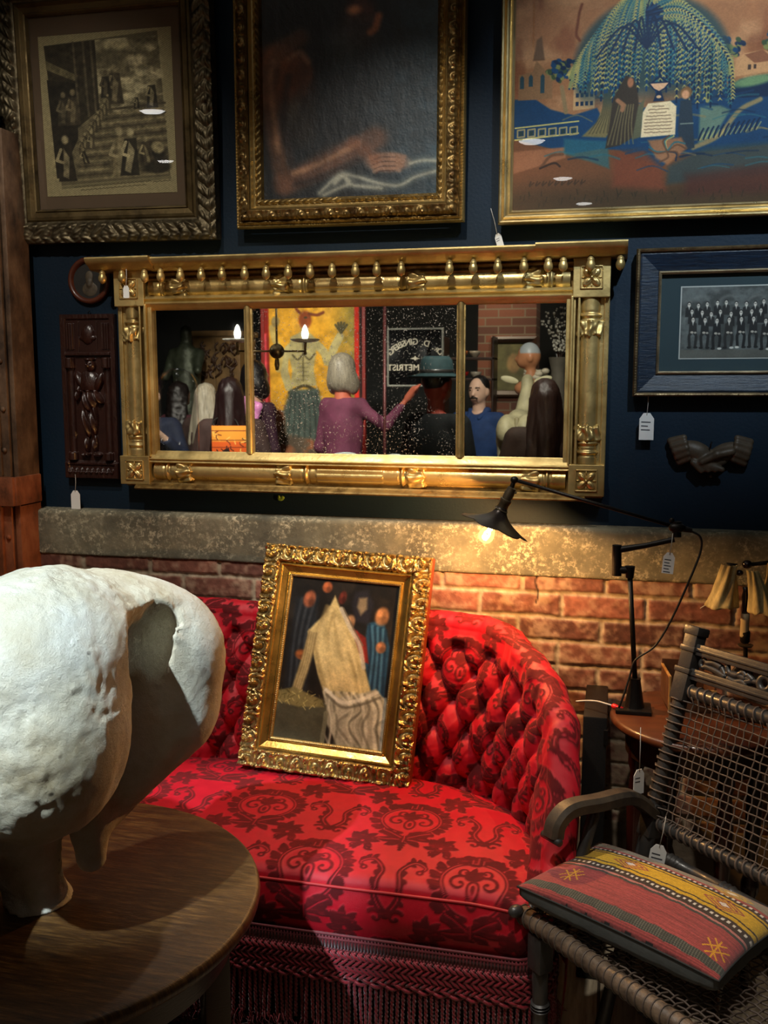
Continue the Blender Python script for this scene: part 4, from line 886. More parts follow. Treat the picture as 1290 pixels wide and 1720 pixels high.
# inner plan line of the back (right half), mirrored about X=-.80
half = [(-.80, -.252), (-.62, -.252), (-.50, -.258), (-.38, -.282), (-.28, -.340), (-.205, -.430), (-.155, -.530), (-.132, -.640), (-.128, -.74)]
HP = curve(half, 60); PTH = np.concatenate([np.c_[-1.6-HP[::-1][:-1, 0], HP[::-1][:-1, 1]], HP])
def path_at(n):
    d = np.r_[0, np.cumsum(np.linalg.norm(np.diff(PTH, axis=0), axis=1))]; s = np.linspace(0, d[-1], n)
    x = np.interp(s, d, PTH[:, 0]); y = np.interp(s, d, PTH[:, 1]); tx = np.gradient(x, s); ty = np.gradient(y, s); L = np.hypot(tx, ty)
    k = np.ones(9)/9.; nx_, ny_ = -ty/L, tx/L
    return s-d[-1]/2, x, y, nx_, ny_     # normal points outward (away from the sitter)
def sofa_back():
    s, x, y, nx_, ny_ = path_at(640)
    ax = np.abs(s); top = .880+.010*np.cos((ax-.36)*7)*(ax < .6)
    top = top-.035*sst(.48, .66, ax)-.07*sst(.62, .80, ax)-.30*sst(.76, 1.02, ax)
    # profile: face up, roll over, down behind
    vf = np.linspace(0, 1, 190); vr = np.linspace(0, PI, 40)[1:]; vb = np.linspace(0, 1, 22)[1:]; R_ = .034
    P = []; Uv = []; 
    z0 = .385
    S = s[:, None]; T = top[:, None]
    lean = (.085-.050*sst(.42, .62, ax))[:, None]*np.clip((T-.43)/.45, .25, 1)
    zf = z0+(T-R_-z0)*vf[None]; q = (zf-.43)/(T-R_-.43)
    off = lean*q**1.1-.022*np.sin(PI*np.clip(q, 0, 1))
    p_, r_ = .088, .070; zz = zf-.43-.035
    a = S/p_+zz/(2*r_); b = S/p_-zz/(2*r_)
    puff = np.sqrt(np.abs(np.sin(PI*a)*np.sin(PI*b)))
    ai, bi = np.round(a), np.round(b); da = (a-ai)*p_; db = (b-bi)*p_; dd = np.sqrt(da*da+db*db)*.8
    ok = (1-sst(T-.090, T-.055, zf))*(1-sst(.78, .86, np.abs(S))); pl_ = sst(T-.10, T-.06, zf)*(1-sst(.80, .9, np.abs(S)))
    off = off-ok*(.018*puff*(.8+.5*vnoise(ai*1.3+.5, bi*1.7+.3, 6, 2))-.012)+ok*.018*np.exp(-(dd/.014)**2)-(1-ok)*.008+pl_*.004*np.cos(2*PI*S/p_)**3+.004*ok*(vnoise(S*30+zz*0, zz*40+S*0, 3, 3)-.5)
    Zs = [zf]; Os = [off]; Vs = [zf]
    o_end = off[:, -1:]; 
    Zs.append(T-R_+R_*np.sin(vr)[None]); Os.append(o_end+R_*(1-np.cos(vr))[None]*1.05); Vs.append(T-R_+R_*vr[None])
    Zs.append((T-R_)*(1-vb[None])+.16*vb[None]); Os.append(o_end+2.1*R_+0*vb[None]-.02*vb[None]); Vs.append(T-R_+R_*PI+(T-R_-.16)*vb[None])
    Z = np.concatenate(Zs, 1); O_ = np.concatenate(Os, 1); Vv = np.concatenate([np.broadcast_to(q_, (len(s), q_.shape[1])) for q_ in Vs], 1)
    X = x[:, None]+nx_[:, None]*O_; Y = y[:, None]+ny_[:, None]*O_
    # fold wrinkles radiating to the rolled edge
    P3 = np.stack([X, Y, Z], -1); Uv = np.broadcast_to(S, Z.shape)
    at0(clothmesh('tufted_back', P3, Uv, -Vv+.50, sofa, .80, .02, flip=False))
    # end caps of the arms
    for e in (0, -1):
        ring = P3[e]; c = ring[:190].mean(0); poly = ring[::3]; n = len(poly)
        at0(mesh('arm_facing', np.concatenate([poly, [c]]), [(i, (i+1) % n, n) for i in range(n)], M_redplain, sofa, False))
    bt = []
    for i in range(-16, 17):
        for j in range(-10, 20):
            aa = i; bb = j; S0 = (aa+bb)/2*p_; z_ = (aa-bb)*r_+.43+.035; tt = np.interp(S0, s, top)
            if abs(S0) < .78 and .46 < z_ < tt-.075 and S0 > -.5:
                k = np.argmin(np.abs(s-S0)); m_ = np.argmin(np.abs(zf[k]-z_)); bt.append(P3[k, m_]+np.array([-nx_[k], -ny_[k], 0])*.001)
    for c in bt: at0(MB().ball(tuple(c), (.0062, .0062, .0062), 10, 6).build('tuft_button', M_redplain, sofa, True))
t = NT('dark_red_cloth'); t.set(Base_Color=rgb(120, 8, 16), Roughness=.8); M_redplain = t.m
sofa_back()
def seat():
    # depth rows from back to front; right/left limits follow the back line
    ys = np.linspace(-.235, -.792, 250); hx = np.array([p[0] for p in half]); hy = np.array([p[1] for p in half])
    xr = np.interp(-ys, -hy, hx)+.02; xr = np.where(ys > -.262, -.45, xr); cr = np.clip((-.70-ys)/.095, 0, 1); xr = xr-.075*(1-np.sqrt(np.clip(1-cr**2, 0, 1)))
    xr[ys > -.262] = np.interp(ys[ys > -.262], [-.262, -.235], [np.interp(.262, -hy, hx)+.02, -.55])
    u = np.linspace(-1, 1, 560)[:, None]; half_w = (xr+.80)[None]; X = -.80+u*half_w; Y = np.broadcast_to(ys[None], X.shape)
    v = (ys+.235)/(-.792+.235); e = np.minimum(1, (1-np.abs(u))*half_w/.10)
    Z = .430+.044*np.sqrt(np.sin(PI*np.clip(.14+.80*v, 0, 1)))[None]*(.35+.65*np.sqrt(np.clip(e, 0, 1)))
    f = np.clip((v-.955)/.045, 0, 1); Z = Z-.018*(1-np.sqrt(np.clip(1-f**2, 0, 1)))[None]
    Z = Z+.004*(vnoise(X*5, Y*5, 3)-.5)
    P3 = np.stack([X, Y, Z], -1); at0(clothmesh('seat', P3, X, -Y*1.02, sofa, 1.0, SEAT_DU, flip=True))
    # front edge line for border, braid, fringe
    E = np.concatenate([np.c_[X[0, 120:], Y[0, 120:], Z[0, 120:]], P3[1:-1, -1], np.c_[X[-1, 120:][::-1], Y[-1, 120:][::-1], Z[-1, 120:][::-1]]]); return E
SEAT_DU = .262
E_ = seat()
def resline(E, step):
    d = np.r_[0, np.cumsum(np.linalg.norm(np.diff(E, axis=0), axis=1))]; n = int(d[-1]/step); s = np.linspace(0, d[-1], n)
    P = np.stack([np.interp(s, d, E[:, i]) for i in range(3)], 1); T = np.gradient(P, axis=0); T[:, 2] = 0; T /= np.linalg.norm(T, axis=1, keepdims=True)
    return s, P, np.stack([T[:, 1], -T[:, 0], 0*T[:, 0]], 1)
s_, L_, N_ = resline(E_, .003)
if N_[len(N_)//2][1] > 0: N_ = -N_
def border():
    v = np.linspace(0, 1, 48); Zt = L_[:, 2:3]-.002; Z = Zt+(.322-Zt)*v[None]; O_ = .004+.012*np.sin(PI*v)[None]
    P3 = np.stack([L_[:, 0:1]+N_[:, 0:1]*O_, L_[:, 1:2]+N_[:, 1:2]*O_, Z], -1); U = np.broadcast_to((L_[:, 0:1]), Z.shape)
    at0(clothmesh('front_border', P3, U, .8+(1-0)*(L_[:, 2:3]-Z)+0*U, sofa, 1.0, SEAT_DU, flip=True))
border()
at0(MB().tube(L_[::2]+N_[::2]*.003+np.array([0, 0, .000]), .0035, 8).build('piping', mat('red_piping', rgb(196, 34, 40), .6), sofa, True))
M_fringe = mat('crimson_silk_fringe', rgb(150, 8, 32), .55, 0, .5, 60, sheen=.4)
M_fringe2 = mat('dark_crimson_silk', rgb(120, 6, 26), .6, 0, .5, 60, sheen=.4)
def fringe():
    M = len(L_); q = MB()
    # gimp band with upright cords
    s6, P6, N6 = resline(E_, .0072)
    for p, n in zip(P6, N6): q.tube([(p[0]+n[0]*.013, p[1]+n[1]*.013, .326), (p[0]+n[0]*.014, p[1]+n[1]*.014, .296)], .0034, 6)
    for z in (.328, .318, .296): q.tube(np.c_[L_[::4, :2]+N_[::4, :2]*.014, np.full(len(L_[::4]), z)], .0032, 6)
    at0(q.build('gimp_band', M_fringe2, sofa, True))
    q = MB(); W = .030; zt, zb = .294, .236
    for sg in (-1, 1):
        for k0 in np.arange(-.06, s_[-1], W*.5):
            tt = np.linspace(0, 1, 9); ss = np.clip(k0+(tt*.07 if sg > 0 else .07*(1-tt)), 0, s_[-1]); z = zt+(zb-zt)*tt; wv = .0035*np.sin(tt*4*PI+(0 if sg > 0 else PI))
            x = np.interp(ss, s_, L_[:, 0]); y = np.interp(ss, s_, L_[:, 1]); nx_ = np.interp(ss, s_, N_[:, 0]); ny_ = np.interp(ss, s_, N_[:, 1])
            q.tube(np.c_[x+nx_*(.018+wv), y+ny_*(.018+wv), z], .0034, 6)
    for kk, z in enumerate((.236, .228)):
        d = .0030*np.sin(np.arange(len(L_[::2]))*1.1+kk*PI); q.tube(np.c_[L_[::2, :2]+N_[::2, :2]*(.019+d)[:, None], z+.003*np.cos(np.arange(len(L_[::2]))*1.1+kk*PI)], .0042, 6)
    at0(q.build('lattice_braid', M_fringe, sofa, True))
    rr = random.Random(4); stp = .0118; s7, P7, N7 = resline(E_, stp); q = MB(); n_done = 0
    front = [i for i in range(len(P7)) if P7[i][1] < -.6]
    big = MB()
    for i in range(len(P7)):
        p, n = P7[i], N7[i]; bx, by = p[0]+n[0]*.018, p[1]+n[1]*.018; L = rr.uniform(.098, .122); dx, dy = rr.uniform(-.004, .004), rr.uniform(-.006, .004)
        z = np.linspace(.226, .226-L, 26); tw = np.linspace(0, 34, 26)+rr.uniform(0, 6)
        c = np.c_[bx+dx*(z-.226)/-L, by+dy*(z-.226)/-L, z]
        for ph in (0, PI): big.tube(c+np.c_[.0019*np.cos(tw+ph), .0019*np.sin(tw+ph), 0*z], .0026, 5)
    o = at0(big.build('bullion_fringe', M_fringe, sofa, True)); o['kind'] = 'stuff'
    hair = MB()
    for i in range(900):
        k = rr.randrange(len(P7)); p, n = P7[k], N7[k]
        if p[1] > -.55: continue
        x, y, z = p[0]+n[0]*.018+rr.uniform(-.01, .01), p[1]+n[1]*.018+rr.uniform(-.008, .008), rr.uniform(.10, .135); a = rr.uniform(0, 6.28); r = rr.uniform(.008, .024)
        hair.tube([(x, y, z), (x+r*.5*math.cos(a), y+r*.5*math.sin(a), z-.014), (x+r*math.cos(a+.8), y+r*math.sin(a+.8), z-.022-rr.uniform(0, .014)), (x+r*.7*math.cos(a+1.8), y+r*.7*math.sin(a+1.8), z-.034)], .0008, 4)
    o = at0(hair.build('frayed_threads', M_fringe, sofa, True)); o['kind'] = 'stuff'
fringe()
q = MB()
for x, y in ((-1.40, -.70), (-.20, -.70), (-1.3, -.22), (-.3, -.22)): q = MB(); q.lathe([(.016, 0), (.020, .01), (.014, .04), (.026, .08), (.03, .20)], (x, y, .0), seg=16); at0(q.build('leg', M_wood, sofa, 40))
at0(MB()._box(np.array([-1.42, -.77, .17]), np.array([-.18, -.19, .40]), .01, None, None).build('seat_frame', mat('hessian', rgb(70, 30, 24), .9), sofa))
# ------------------------------------------------------------ gilt picture leaning on the sofa
pf = thing('leaning_painting', 'small ornate gilt-framed painting of pale drapery leaning against the red sofa back', 'picture', (-.711, -.243, .757), (math.radians(-17.3), math.radians(2.7), 0))
FW_, FH_ = .468, .600
moulding('carved_border', FW_, FH_, [(0, -.022), (0, .012), (.004, .016), (.010, .013), (.045, .020), (.050, .014)], goldmat('antique_gilt_carving', (.58, .42, .17), (.16, .09, .03), .30, vs=60), pf, r_scroll(.048, .0145, .20, .92), .0022, .0020)
moulding('gilt_slope', FW_, FH_, [(.048, .012), (.051, .019), (.054, .019), (.056, .015), (.072, .006), (.075, .009), (.078, .006)], goldmat('plain_gilt_slope', (.62, .40, .10), (.42, .24, .05), .28, vs=8), pf)
moulding('inner_bead', FW_, FH_, [(.077, .004), (.079, .008), (.083, .006), (.085, .0)], M_gold, pf, r_bead(.005, .002, .1, .8), .0016, .0016)
def art_drapery():
    A = Art(0, 0, 200, 290, .7, (22, 20, 19)); X, Y = A.X, A.Y; r = random.Random(21)
    A.put(sst(.4, .7, vnoise(X*.03, Y*.03, 3))*.8, (42, 37, 32)); A.poly([(14, 40), (52, 34), (60, 100), (50, 200), (12, 206)], (34, 40, 48), 8)
    for i in range(7): A.line(curve([(18+i*6, 40), (14+i*5, 110), (16+i*5, 196)], 12), 3, (58, 64, 70) if i % 2 else (22, 26, 32), 3, .6)
    # blue and red hangings at right
    A.poly([(148, 72), (176, 64), (192, 110), (192, 206), (168, 192), (146, 130)], (34, 72, 102), 3)
    for i in range(7): A.line(curve([(152+i*5, 76+i), (160+i*4, 124), (158+i*5, 200)], 14), 4, (78, 126, 158) if i % 2 else (16, 38, 60), 3, .6)
    A.poly([(124, 84), (148, 98), (158, 142), (142, 140), (128, 108)], (122, 34, 30), 2.5); A.line(curve([(130, 90), (142, 112), (150, 138)], 8), 4, (168, 60, 50), 3, .6)
    A.poly([(120, 20), (142, 14), (156, 40), (150, 74), (126, 72), (116, 44)], (34, 34, 42), 5); A.poly([(128, 30), (142, 28), (144, 48), (134, 60), (126, 46)], (158, 142, 112), 4, .8)
    # terracotta pots and fruit in the shade
    for x, y, a, b, c in ((38, 40, 11, 15, (146, 84, 58)), (68, 16, 9, 10, (166, 92, 56)), (172, 58, 12, 16, (170, 120, 80)), (176, 112, 9, 10, (168, 110, 74)), (36, 140, 12, 9, (146, 84, 44)), (98, 32, 7, 12, (92, 38, 30)), (116, 74, 9, 13, (176, 134, 96))):
        A.ell(x, y, a, b, c, 12, .3, .9); A.ell(x-a*.3, y-b*.3, a*.4, b*.4, tuple(min(255, q*1.35) for q in c), 0, .6, .6); A.ell(x+a*.4, y+b*.4, a*.5, b*.5, tuple(q*.5 for q in c), 0, .6, .6)
    # a heap of cream cloth sliding down from an upright bundle
    A.poly([(72, 62), (84, 30), (100, 58), (124, 92), (150, 148), (168, 190), (150, 212), (90, 208), (70, 170), (52, 122), (42, 98), (54, 82)], (204, 188, 132), 3)
    A.poly([(44, 94), (60, 108), (50, 170), (36, 230), (30, 262), (20, 252), (26, 200), (38, 140)], (170, 152, 104), 3)
    for i in range(22):
        t = i/21; x0 = 74+t*26; P = curve([(x0+r.uniform(-4, 4), 50+t*30), (56+t*70+r.uniform(-6, 6), 108+r.uniform(-6, 6)), (70+t*80+r.uniform(-5, 5), 160+r.uniform(-6, 6)), (88+t*74, 206)], 18)
        A.line(P, r.uniform(2.5, 6), (232, 216, 160) if i % 2 else (150, 132, 86), 4, r.uniform(.3, .6))
    for i in range(7): A.line(curve([(46+i*2, 100), (42+i*2, 150), (30+i*2, 210), (24+i, 256)], 14), 2.4, (214, 198, 146) if i % 2 else (116, 100, 66), 2.5, .55)
    A.ell(96, 128, 26, 34, (230, 214, 156), -14, .7, .55); A.ell(112, 178, 30, 15, (226, 204, 146), 10, .7, .6); A.line(curve([(98, 52), (118, 84), (138, 112), (150, 150)], 16), 6, (206, 202, 184), 3, .85); A.line(curve([(102, 50), (124, 84), (144, 112)], 16), 1.6, (110, 104, 88), 1.5, .8)
    # grey-white linen
    A.poly([(82, 190), (112, 206), (150, 196), (176, 184), (199, 206), (199, 288), (120, 288), (94, 250)], (178, 174, 152), 3)
    for i in range(26):
        x = 84+i*4.6; b = r.uniform(-14, 14); P = curve([(x, 196+abs(i-12)*.3), (x+12+b, 222), (x+8+r.uniform(-12, 12), 252), (x+20+b, 288)], 18); A.line(P, r.uniform(2, 5.5), [(228, 224, 200), (104, 102, 86), (200, 196, 170)][i % 3], 3, r.uniform(.4, .75))
    A.line(curve([(88, 196), (118, 214), (150, 206), (178, 190)], 16), 5, (232, 228, 208), 3, .8); A.line(curve([(90, 204), (120, 222), (152, 214), (184, 198)], 16), 3, (96, 92, 78), 3, .7)
    A.poly([(2, 214), (40, 206), (92, 222), (96, 240), (92, 288), (2, 288)], (78, 78, 62), 3); A.poly([(2, 206), (30, 198), (84, 214), (88, 226), (40, 231), (2, 225)], (140, 130, 82), 2.5, .9)
    for i in range(40): x = r.uniform(2, 84); y = r.uniform(200, 228); A.line([(x, y), (x+r.uniform(-8, 8), y+r.uniform(2, 7))], 1.1, r.choice([(196, 184, 118), (90, 80, 44)]), 1.2, .7)
    A.line([(93, 236), (92, 286)], 7, (126, 126, 102), 2, .8); A.noise(.06, .18, 4); A.noise(.35, .10, 6); return A
A = art_drapery(); panel('canvas', FW_-.160, FH_-.160, A.nx, A.ny, A.colors(), attrmat('oil_paint', rough=.35, bump=.0004, bs=500, coat=.3), pf, -.0015)
MB()._box(np.array([-FW_/2+.01, -.001, -FH_/2+.01]), np.array([FW_/2-.01, .012, FH_/2-.01]), 0, None, None).build('backing_board', M_wood, pf)
MB()._box(np.array([FW_/2-.0015, -.014, -FH_/2]), np.array([FW_/2+.0005, .022, FH_/2]), 0, None, None).build('edge_strip', mat('red_bole_edge', rgb(150, 66, 30), .5, .2), pf)
# ------------------------------------------------------------ round table and whale vertebra
TB = (-.973, -1.237, 0)
tb = thing('round_table', 'round dark oak pedestal table in the lower left foreground', 'table', TB)
t = NT('quartered_oak'); v = t.co((1, 9, 1), (0, 0, .45)); n = t.noise(16, 8, .7, v); n2 = t.noise(70, 4, .7, t.co((1, 7, 1), (0, 0, .45)))
t.set(Base_Color=t.ramp(n, [(.3, rgb(36, 22, 10)), (.5, rgb(72, 48, 22)), (.7, rgb(116, 84, 42))]), Roughness=t.ramp(n2, [(.3, (.28,)*3+(1,)), (.7, (.5,)*3+(1,))]))
t.bump(n2, .0008); M_oak = t.m
MB().lathe([(.001, .570), (.370, .570), (.386, .573), (.392, .580), (.393, .588), (.390, .596), (.384, .600), (.001, .600)], seg=120).build('tabletop', M_oak, tb, 40)
MB().lathe([(.344, .50), (.346, .572), (.326, .572), (.324, .50)], seg=80).build('apron', M_wood, tb, 40)
for k in range(4):
    a = math.radians(38+k*90); x, y = .315*math.cos(a), .315*math.sin(a); M = Matrix.Translation((x, y, 0)) @ Matrix.Rotation(a, 4, 'Z')
    MB()._box(np.array([-.025, -.025, 0]), np.array([.025, .025, .575]), .004, M, None).build('leg', M_wood, tb, 30)
MB().lathe([(.0, .20), (.20, .20), (.205, .21), (.20, .225), (.0, .225)], seg=60).build('shelf', M_wood, tb, 40)
for k in range(2):
    M = Matrix.Rotation(math.radians(38+90*k), 4, 'Z'); MB()._box(np.array([-.30, -.015, .17]), np.array([.30, .015, .20]), .003, M, None).build('stretcher', M_wood, tb, 30)
bone = thing('whale_vertebra', 'huge weathered white bone standing on the round table in the left foreground', 'bone', (-.97, -1.24, .60))
SCL = 1.10
def Bp(x, y, Y): return tuple(wy(x, y, -2.65+(Y+2.65)*SCL))
bp_ = [('e', Bp(50, 1150, -1.46), (.135, .150, .150), (0, .15, 0)), ('e', Bp(95, 1065, -1.40), (.12, .11, .10), (0, .3, 0)), ('e', Bp(-110, 1080, -1.42), (.13, .12, .13)), ('e', Bp(80, 1265, -1.48), (.108, .13, .125), (0, .25, 0)), ('c', (-1.14, -1.40, .80), (-1.00, -1.66, .80), .15, .11), ('c', (-1.00, -1.66, .80), (-.99, -1.73, .80), .11, .10), ('e', (-1.22, -1.32, .88), (.17, .20, .16)),  # fixed-coordinate lobes lie out of view, added to shade the table front
       ('e', Bp(180, 1035, -1.28), (.11, .10, .075), (0, .15, 0)), ('e', Bp(265, 1075, -1.21), (.105, .095, .095), (0, .35, 0)), ('e', Bp(282, 1150, -1.20), (.088, .09, .120), (0, .32, 0)),
       ('c', Bp(270, 1200, -1.22), Bp(180, 1340, -1.28), .085, .045), ('c', Bp(20, 1300, -1.42), Bp(45, 1450, -1.39), .095, .040), ('c', Bp(45, 1450, -1.38), Bp(70, 1528, -1.37), .040, .036), ('e', Bp(70, 1520, -1.38), (.045, .05, .022)), ('c', Bp(150, 1350, -1.34), Bp(155, 1440, -1.33), .028, .022),
       ('c', Bp(-80, 1300, -1.40), Bp(-60, 1480, -1.36), .07, .05)]
bp_ = [(p[0], p[1], tuple(r*SCL for r in p[2]))+p[3:] if p[0] == 'e' else (p[0], p[1], p[2], p[3]*SCL, p[4]*SCL) for p in bp_]
def bpost(P, f):
    cav = d_ell(P, Bp(246, 1085, -1.33), (.030, .10, .075), (0, .10, 0)); cav2 = d_cap(P, np.array(Bp(262, 1170, -1.45)), np.array(Bp(232, 1400, -1.45)), .034, .058)
    c = smin(cav, cav2, .03)+.006*(noise3(P, 60, 8, 2)-.5); f = -smin(-f, c, .010)
    tr_ = d_cap(P, np.array(Bp(60, 1010, -1.60)), np.array(Bp(20, 1200, -1.65)), .03, .05); f = -smin(-f, tr_, .05)
    n = noise3(P, 26, 3, 3)-.5; n2 = noise3(P, 95, 5, 3)-.5; rough = sst(.45, .62, noise3(P, 6, 9, 2))
    pz = np.clip((P[..., 2]-.72)/.1, 0, 1)
    f = f-.010*n*(.35+rough)-.0045*n2*(.5+1.4*rough); return f
lo = np.array([-1.48, -1.80, .592]); hi = np.array([-.54, -.86, 1.28])
V, Q = surfnet(lambda P: np.maximum(bpost(P, blend(P, bp_, .045)), .600-P[..., 2]), lo, hi, .0050)
t = NT('weathered_bone'); v = t.co(); n = t.noise(5, 8, .65, v); f = t.noise(75, 7, .75, v); vo = t.new('ShaderNodeTexVoronoi'); vo.inputs['Scale'].default_value = 26; t.l(v, vo.inputs[0])
pits = t.math('MULTIPLY', t.ramp(vo.outputs[0], [(.06, W1), (.13, K1)]), t.ramp(t.noise(9, 3, .6, v), [(.55, K1), (.62, W1)]))
t.set(Base_Color=t.mix(pits, t.ramp(n, [(.3, rgb(176, 160, 128)), (.45, rgb(206, 198, 176)), (.65, rgb(226, 224, 212))]), rgb(60, 46, 32)), Roughness=.82)
b1 = t.bump(f, .006, .9); t.b.inputs['Specular IOR Level'].default_value = .3
o = mesh('bone_body', V, Q, t.m, bone, True); o.location = (.97, 1.24, -.60)
# ------------------------------------------------------------ side table, black case, cable
ST = (.212, -.325, 0)
st = thing('side_table', 'small round mahogany side table against the brick wall, carrying the desk lamp', 'table', ST)
M_mah = mat('mahogany', rgb(92, 46, 22), .35, 0, .5, 7, .0004, 90, stretch=(1, 5, 1), coat=.25)
MB().lathe([(.001, .688), (.200, .688), (.205, .692), (.207, .698), (.204, .706), (.198, .710), (.001, .710)], seg=90).build('tabletop', M_mah, st, 40)
MB().lathe([(.168, .62), (.170, .689), (.155, .689), (.153, .62)], seg=60).build('apron', M_wood, st, 40)
for a in (200, 290, 20, 110):
    x, y = .150*math.cos(math.radians(a)), .150*math.sin(math.radians(a))
    MB().lathe([(.010, 0), (.014, .02), (.010, .05), (.016, .12), (.019, .20), (.014, .24), (.022, .26), (.022, .28), (.013, .31), (.018, .40), (.021, .50), (.014, .58), (.020, .60), (.020, .69)], (x, y, 0), seg=18).build('leg', mat('dark_mahogany', rgb(50, 18, 12), .25, 0, .4, 9, coat=.4) if a == 200 else bpy.data.materials['dark_mahogany'], st, 40)
MB().lathe([(.001, .16), (.14, .16), (.145, .168), (.14, .176), (.001, .176)], seg=50).build('lower_shelf', M_wood, st, 40)
bc = thing('black_case', 'tall black case standing in shadow between red sofa and side table', 'case', (-.028, -.20, 0))
MB()._box(np.array([-.030, -.13, 0]), np.array([.028, .13, .690]), .006, None, None).build('case_body', mat('black_vinyl', rgb(16, 15, 15), .5, 0, .3, 40, .0004, 200), bc, 30)
for z in (.05, .64): MB()._box(np.array([.02, -.134, z-.02]), np.array([.031, -.118, z+.02]), .002, None, None).build('corner_guard', M_iron, bc)
cb_ = thing('power_cable', 'white power cable with red plug lying along the black case beside the lamp base', 'cable', tuple(wy(1030, 1187, -.30)))
L0 = np.array(wy(1030, 1187, -.30)); pts = [np.array(wy(x, y, Y))-L0 for x, y, Y in ((968, 1178, -.26), (985, 1177, -.28), (1003, 1178, -.30), (1018, 1182, -.315), (1028, 1185, -.32))]
MB().tube(curve(pts, 20), .0022, 8).build('cable', mat('white_flex', rgb(200, 198, 190), .5), cb_, True)
a = pts[-1]; b = np.array(wy(1046, 1192, -.335))-L0; M_red = mat('red_rubber', rgb(214, 24, 26), .45, 0, .1)
MB().tube([a, a+(b-a)*.1, a+(b-a)*.45, a+(b-a)*.5, a+(b-a)*.55, b], [.004, .0065, .0065, .0045, .006, .006], 12).build('plug', M_red, cb_, True)
MB().ball(tuple(np.array(wy(1029, 1209, -.335))-L0), .0035, 10, 6).build('red_tip', M_red, cb_, True)
# box and rolled things on the side table, seen through the cane back
bx = thing('wooden_box', 'small open wooden box with pale edges on the side table behind lamp', 'box', (.190, -.245, .710), (0, 0, .12))
M_boxw = mat('worn_box_wood', rgb(96, 58, 30), .6, 0, .5, 10, .0006, 80); M_edge = mat('pale_box_edge', rgb(176, 128, 66), .6, 0, .3, 30)
for a, b in [((-.055, -.06, 0), (.055, -.054, .055)), ((-.055, .054, 0), (.055, .06, .10)), ((-.055, -.06, 0), (-.049, .06, .085)), ((.049, -.06, 0), (.055, .06, .085))]: MB()._box(np.array(a), np.array(b), .0015, None, None).build('side_panel', M_boxw, bx)
MB()._box(np.array([-.055, -.06, 0]), np.array([.055, .06, .006]), 0, None, None).build('bottom', M_boxw, bx)
for a, b in [((-.0565, -.0615, 0), (-.0515, -.0555, .090)), ((-.056, -.0612, .052), (.056, -.0562, .0575)), ((-.0562, -.06, .083), (-.0505, .06, .088))]: MB()._box(np.array(a), np.array(b), .001, None, None).build('edge_strip', M_edge, bx)
rl = thing('wooden_rolling_pin', 'brown turned wooden roller on the side table behind the woven chair back', 'roller', (.330, -.33, .728), (0, 0, -.35))
MB().lathe([(.006, -.085), (.009, -.080), (.007, -.070), (.017, -.066), (.018, 0), (.017, .066), (.007, .070), (.009, .080), (.006, .085)], axis=(1, 0, 0), seg=20).build('roller_body', mat('honey_wood', rgb(120, 66, 30), .5, 0, .4, 14), rl, 40)
# ------------------------------------------------------------ swing-arm lamp with glowing bulb
LP = (.062, -.315, .710)
lamp = thing('swing_arm_lamp', 'black industrial swing-arm desk lamp with petal shade and lit bulb on side table', 'lamp', LP)
yl = LP[1]
def L(x, y, dy=0): return np.array(wy(x, y, yl+dy))-np.array(LP)
MB()._box(np.array([-.044, -.040, 0]), np.array([.040, .036, .010]), .003, None, None).build('base_plate', M_iron, lamp, 30)
MB().lathe([(.001, .009), (.024, .010), (.022, .018), (.013, .075), (.0135, .080), (.001, .081)], seg=24).build('base_cone', M_iron, lamp, 40)
top = L(1058, 968); MB().tube([(0, 0, .07), tuple(top)], .0062, 14).build('pole', M_iron, lamp, True)
j0, j1, j2 = L(1058, 958), L(1036, 957), L(1036, 924); j3 = L(1133, 906); j4 = L(1137, 886)
MB().tube([j0+(0, 0, -.018), j0+(0, 0, .010)], [.0095, .012], 16).build('pole_collar', M_iron, lamp, 40)
MB().tube([j0, j1], [.0095, .009], 12).build('lower_knuckle', M_iron, lamp, 40)
MB().tube([j1+(0, 0, -.014), j2+(0, 0, .012)], [.0115, .0110], 16).build('hinge_barrel', M_iron, lamp, 40)
MB().tube([j2, j2*.5+j3*.5+(0, 0, -.002), j3], [.0085, .0065, .0068], 12).build('lower_arm', M_iron, lamp, 40)
q = MB(); q.tube([j4+(0, 0, -.022), j4+(0, 0, .014)], [.011, .010], 14); q.ball(j4+(0, -.004, .0), (.020, .012, .012), 14, 8); q.ball(j4+(-.012, 0, .016), (.006, .005, .007), 10, 6); q.tube([j4, j4+(.034, 0, -.006)], [.009, .006], 12)
q.build('elbow_joint', M_iron, lamp, 40)
j5 = L(864, 806, .02); MB().tube([j4, j5], [.0042, .0046], 12).build('upper_arm', M_iron, lamp, True)
q = MB(); q.ball(j5, (.010, .009, .009), 12, 8); q.tube([j5, L(857, 826, .02)], [.0055, .0065], 10); q.build('head_joint', M_iron, lamp, 40)
s0, s1, s2 = L(857, 826, .02), L(846, 850, .02), L(836, 868, .02); ax = (s2-s0)/np.linalg.norm(s2-s0)
M_socket = mat('brass_socket', rgb(96, 84, 66), .4, .7, .4, 20)
MB().lathe([(.007, -.012), (.0105, -.010), (.0115, 0), (.0125, .004), (.0125, .020), (.015, .022), (.015, .030), (.0135, .032), (.0135, .046), (.018, .050)], tuple(s0), tuple(ax), 22).build('socket', M_socket, lamp, 40)
MB().tube([s0+ax*.006+np.array([.018, -.004, .004]), s0+ax*.006], .0025, 8).build('switch_key', M_socket, lamp)
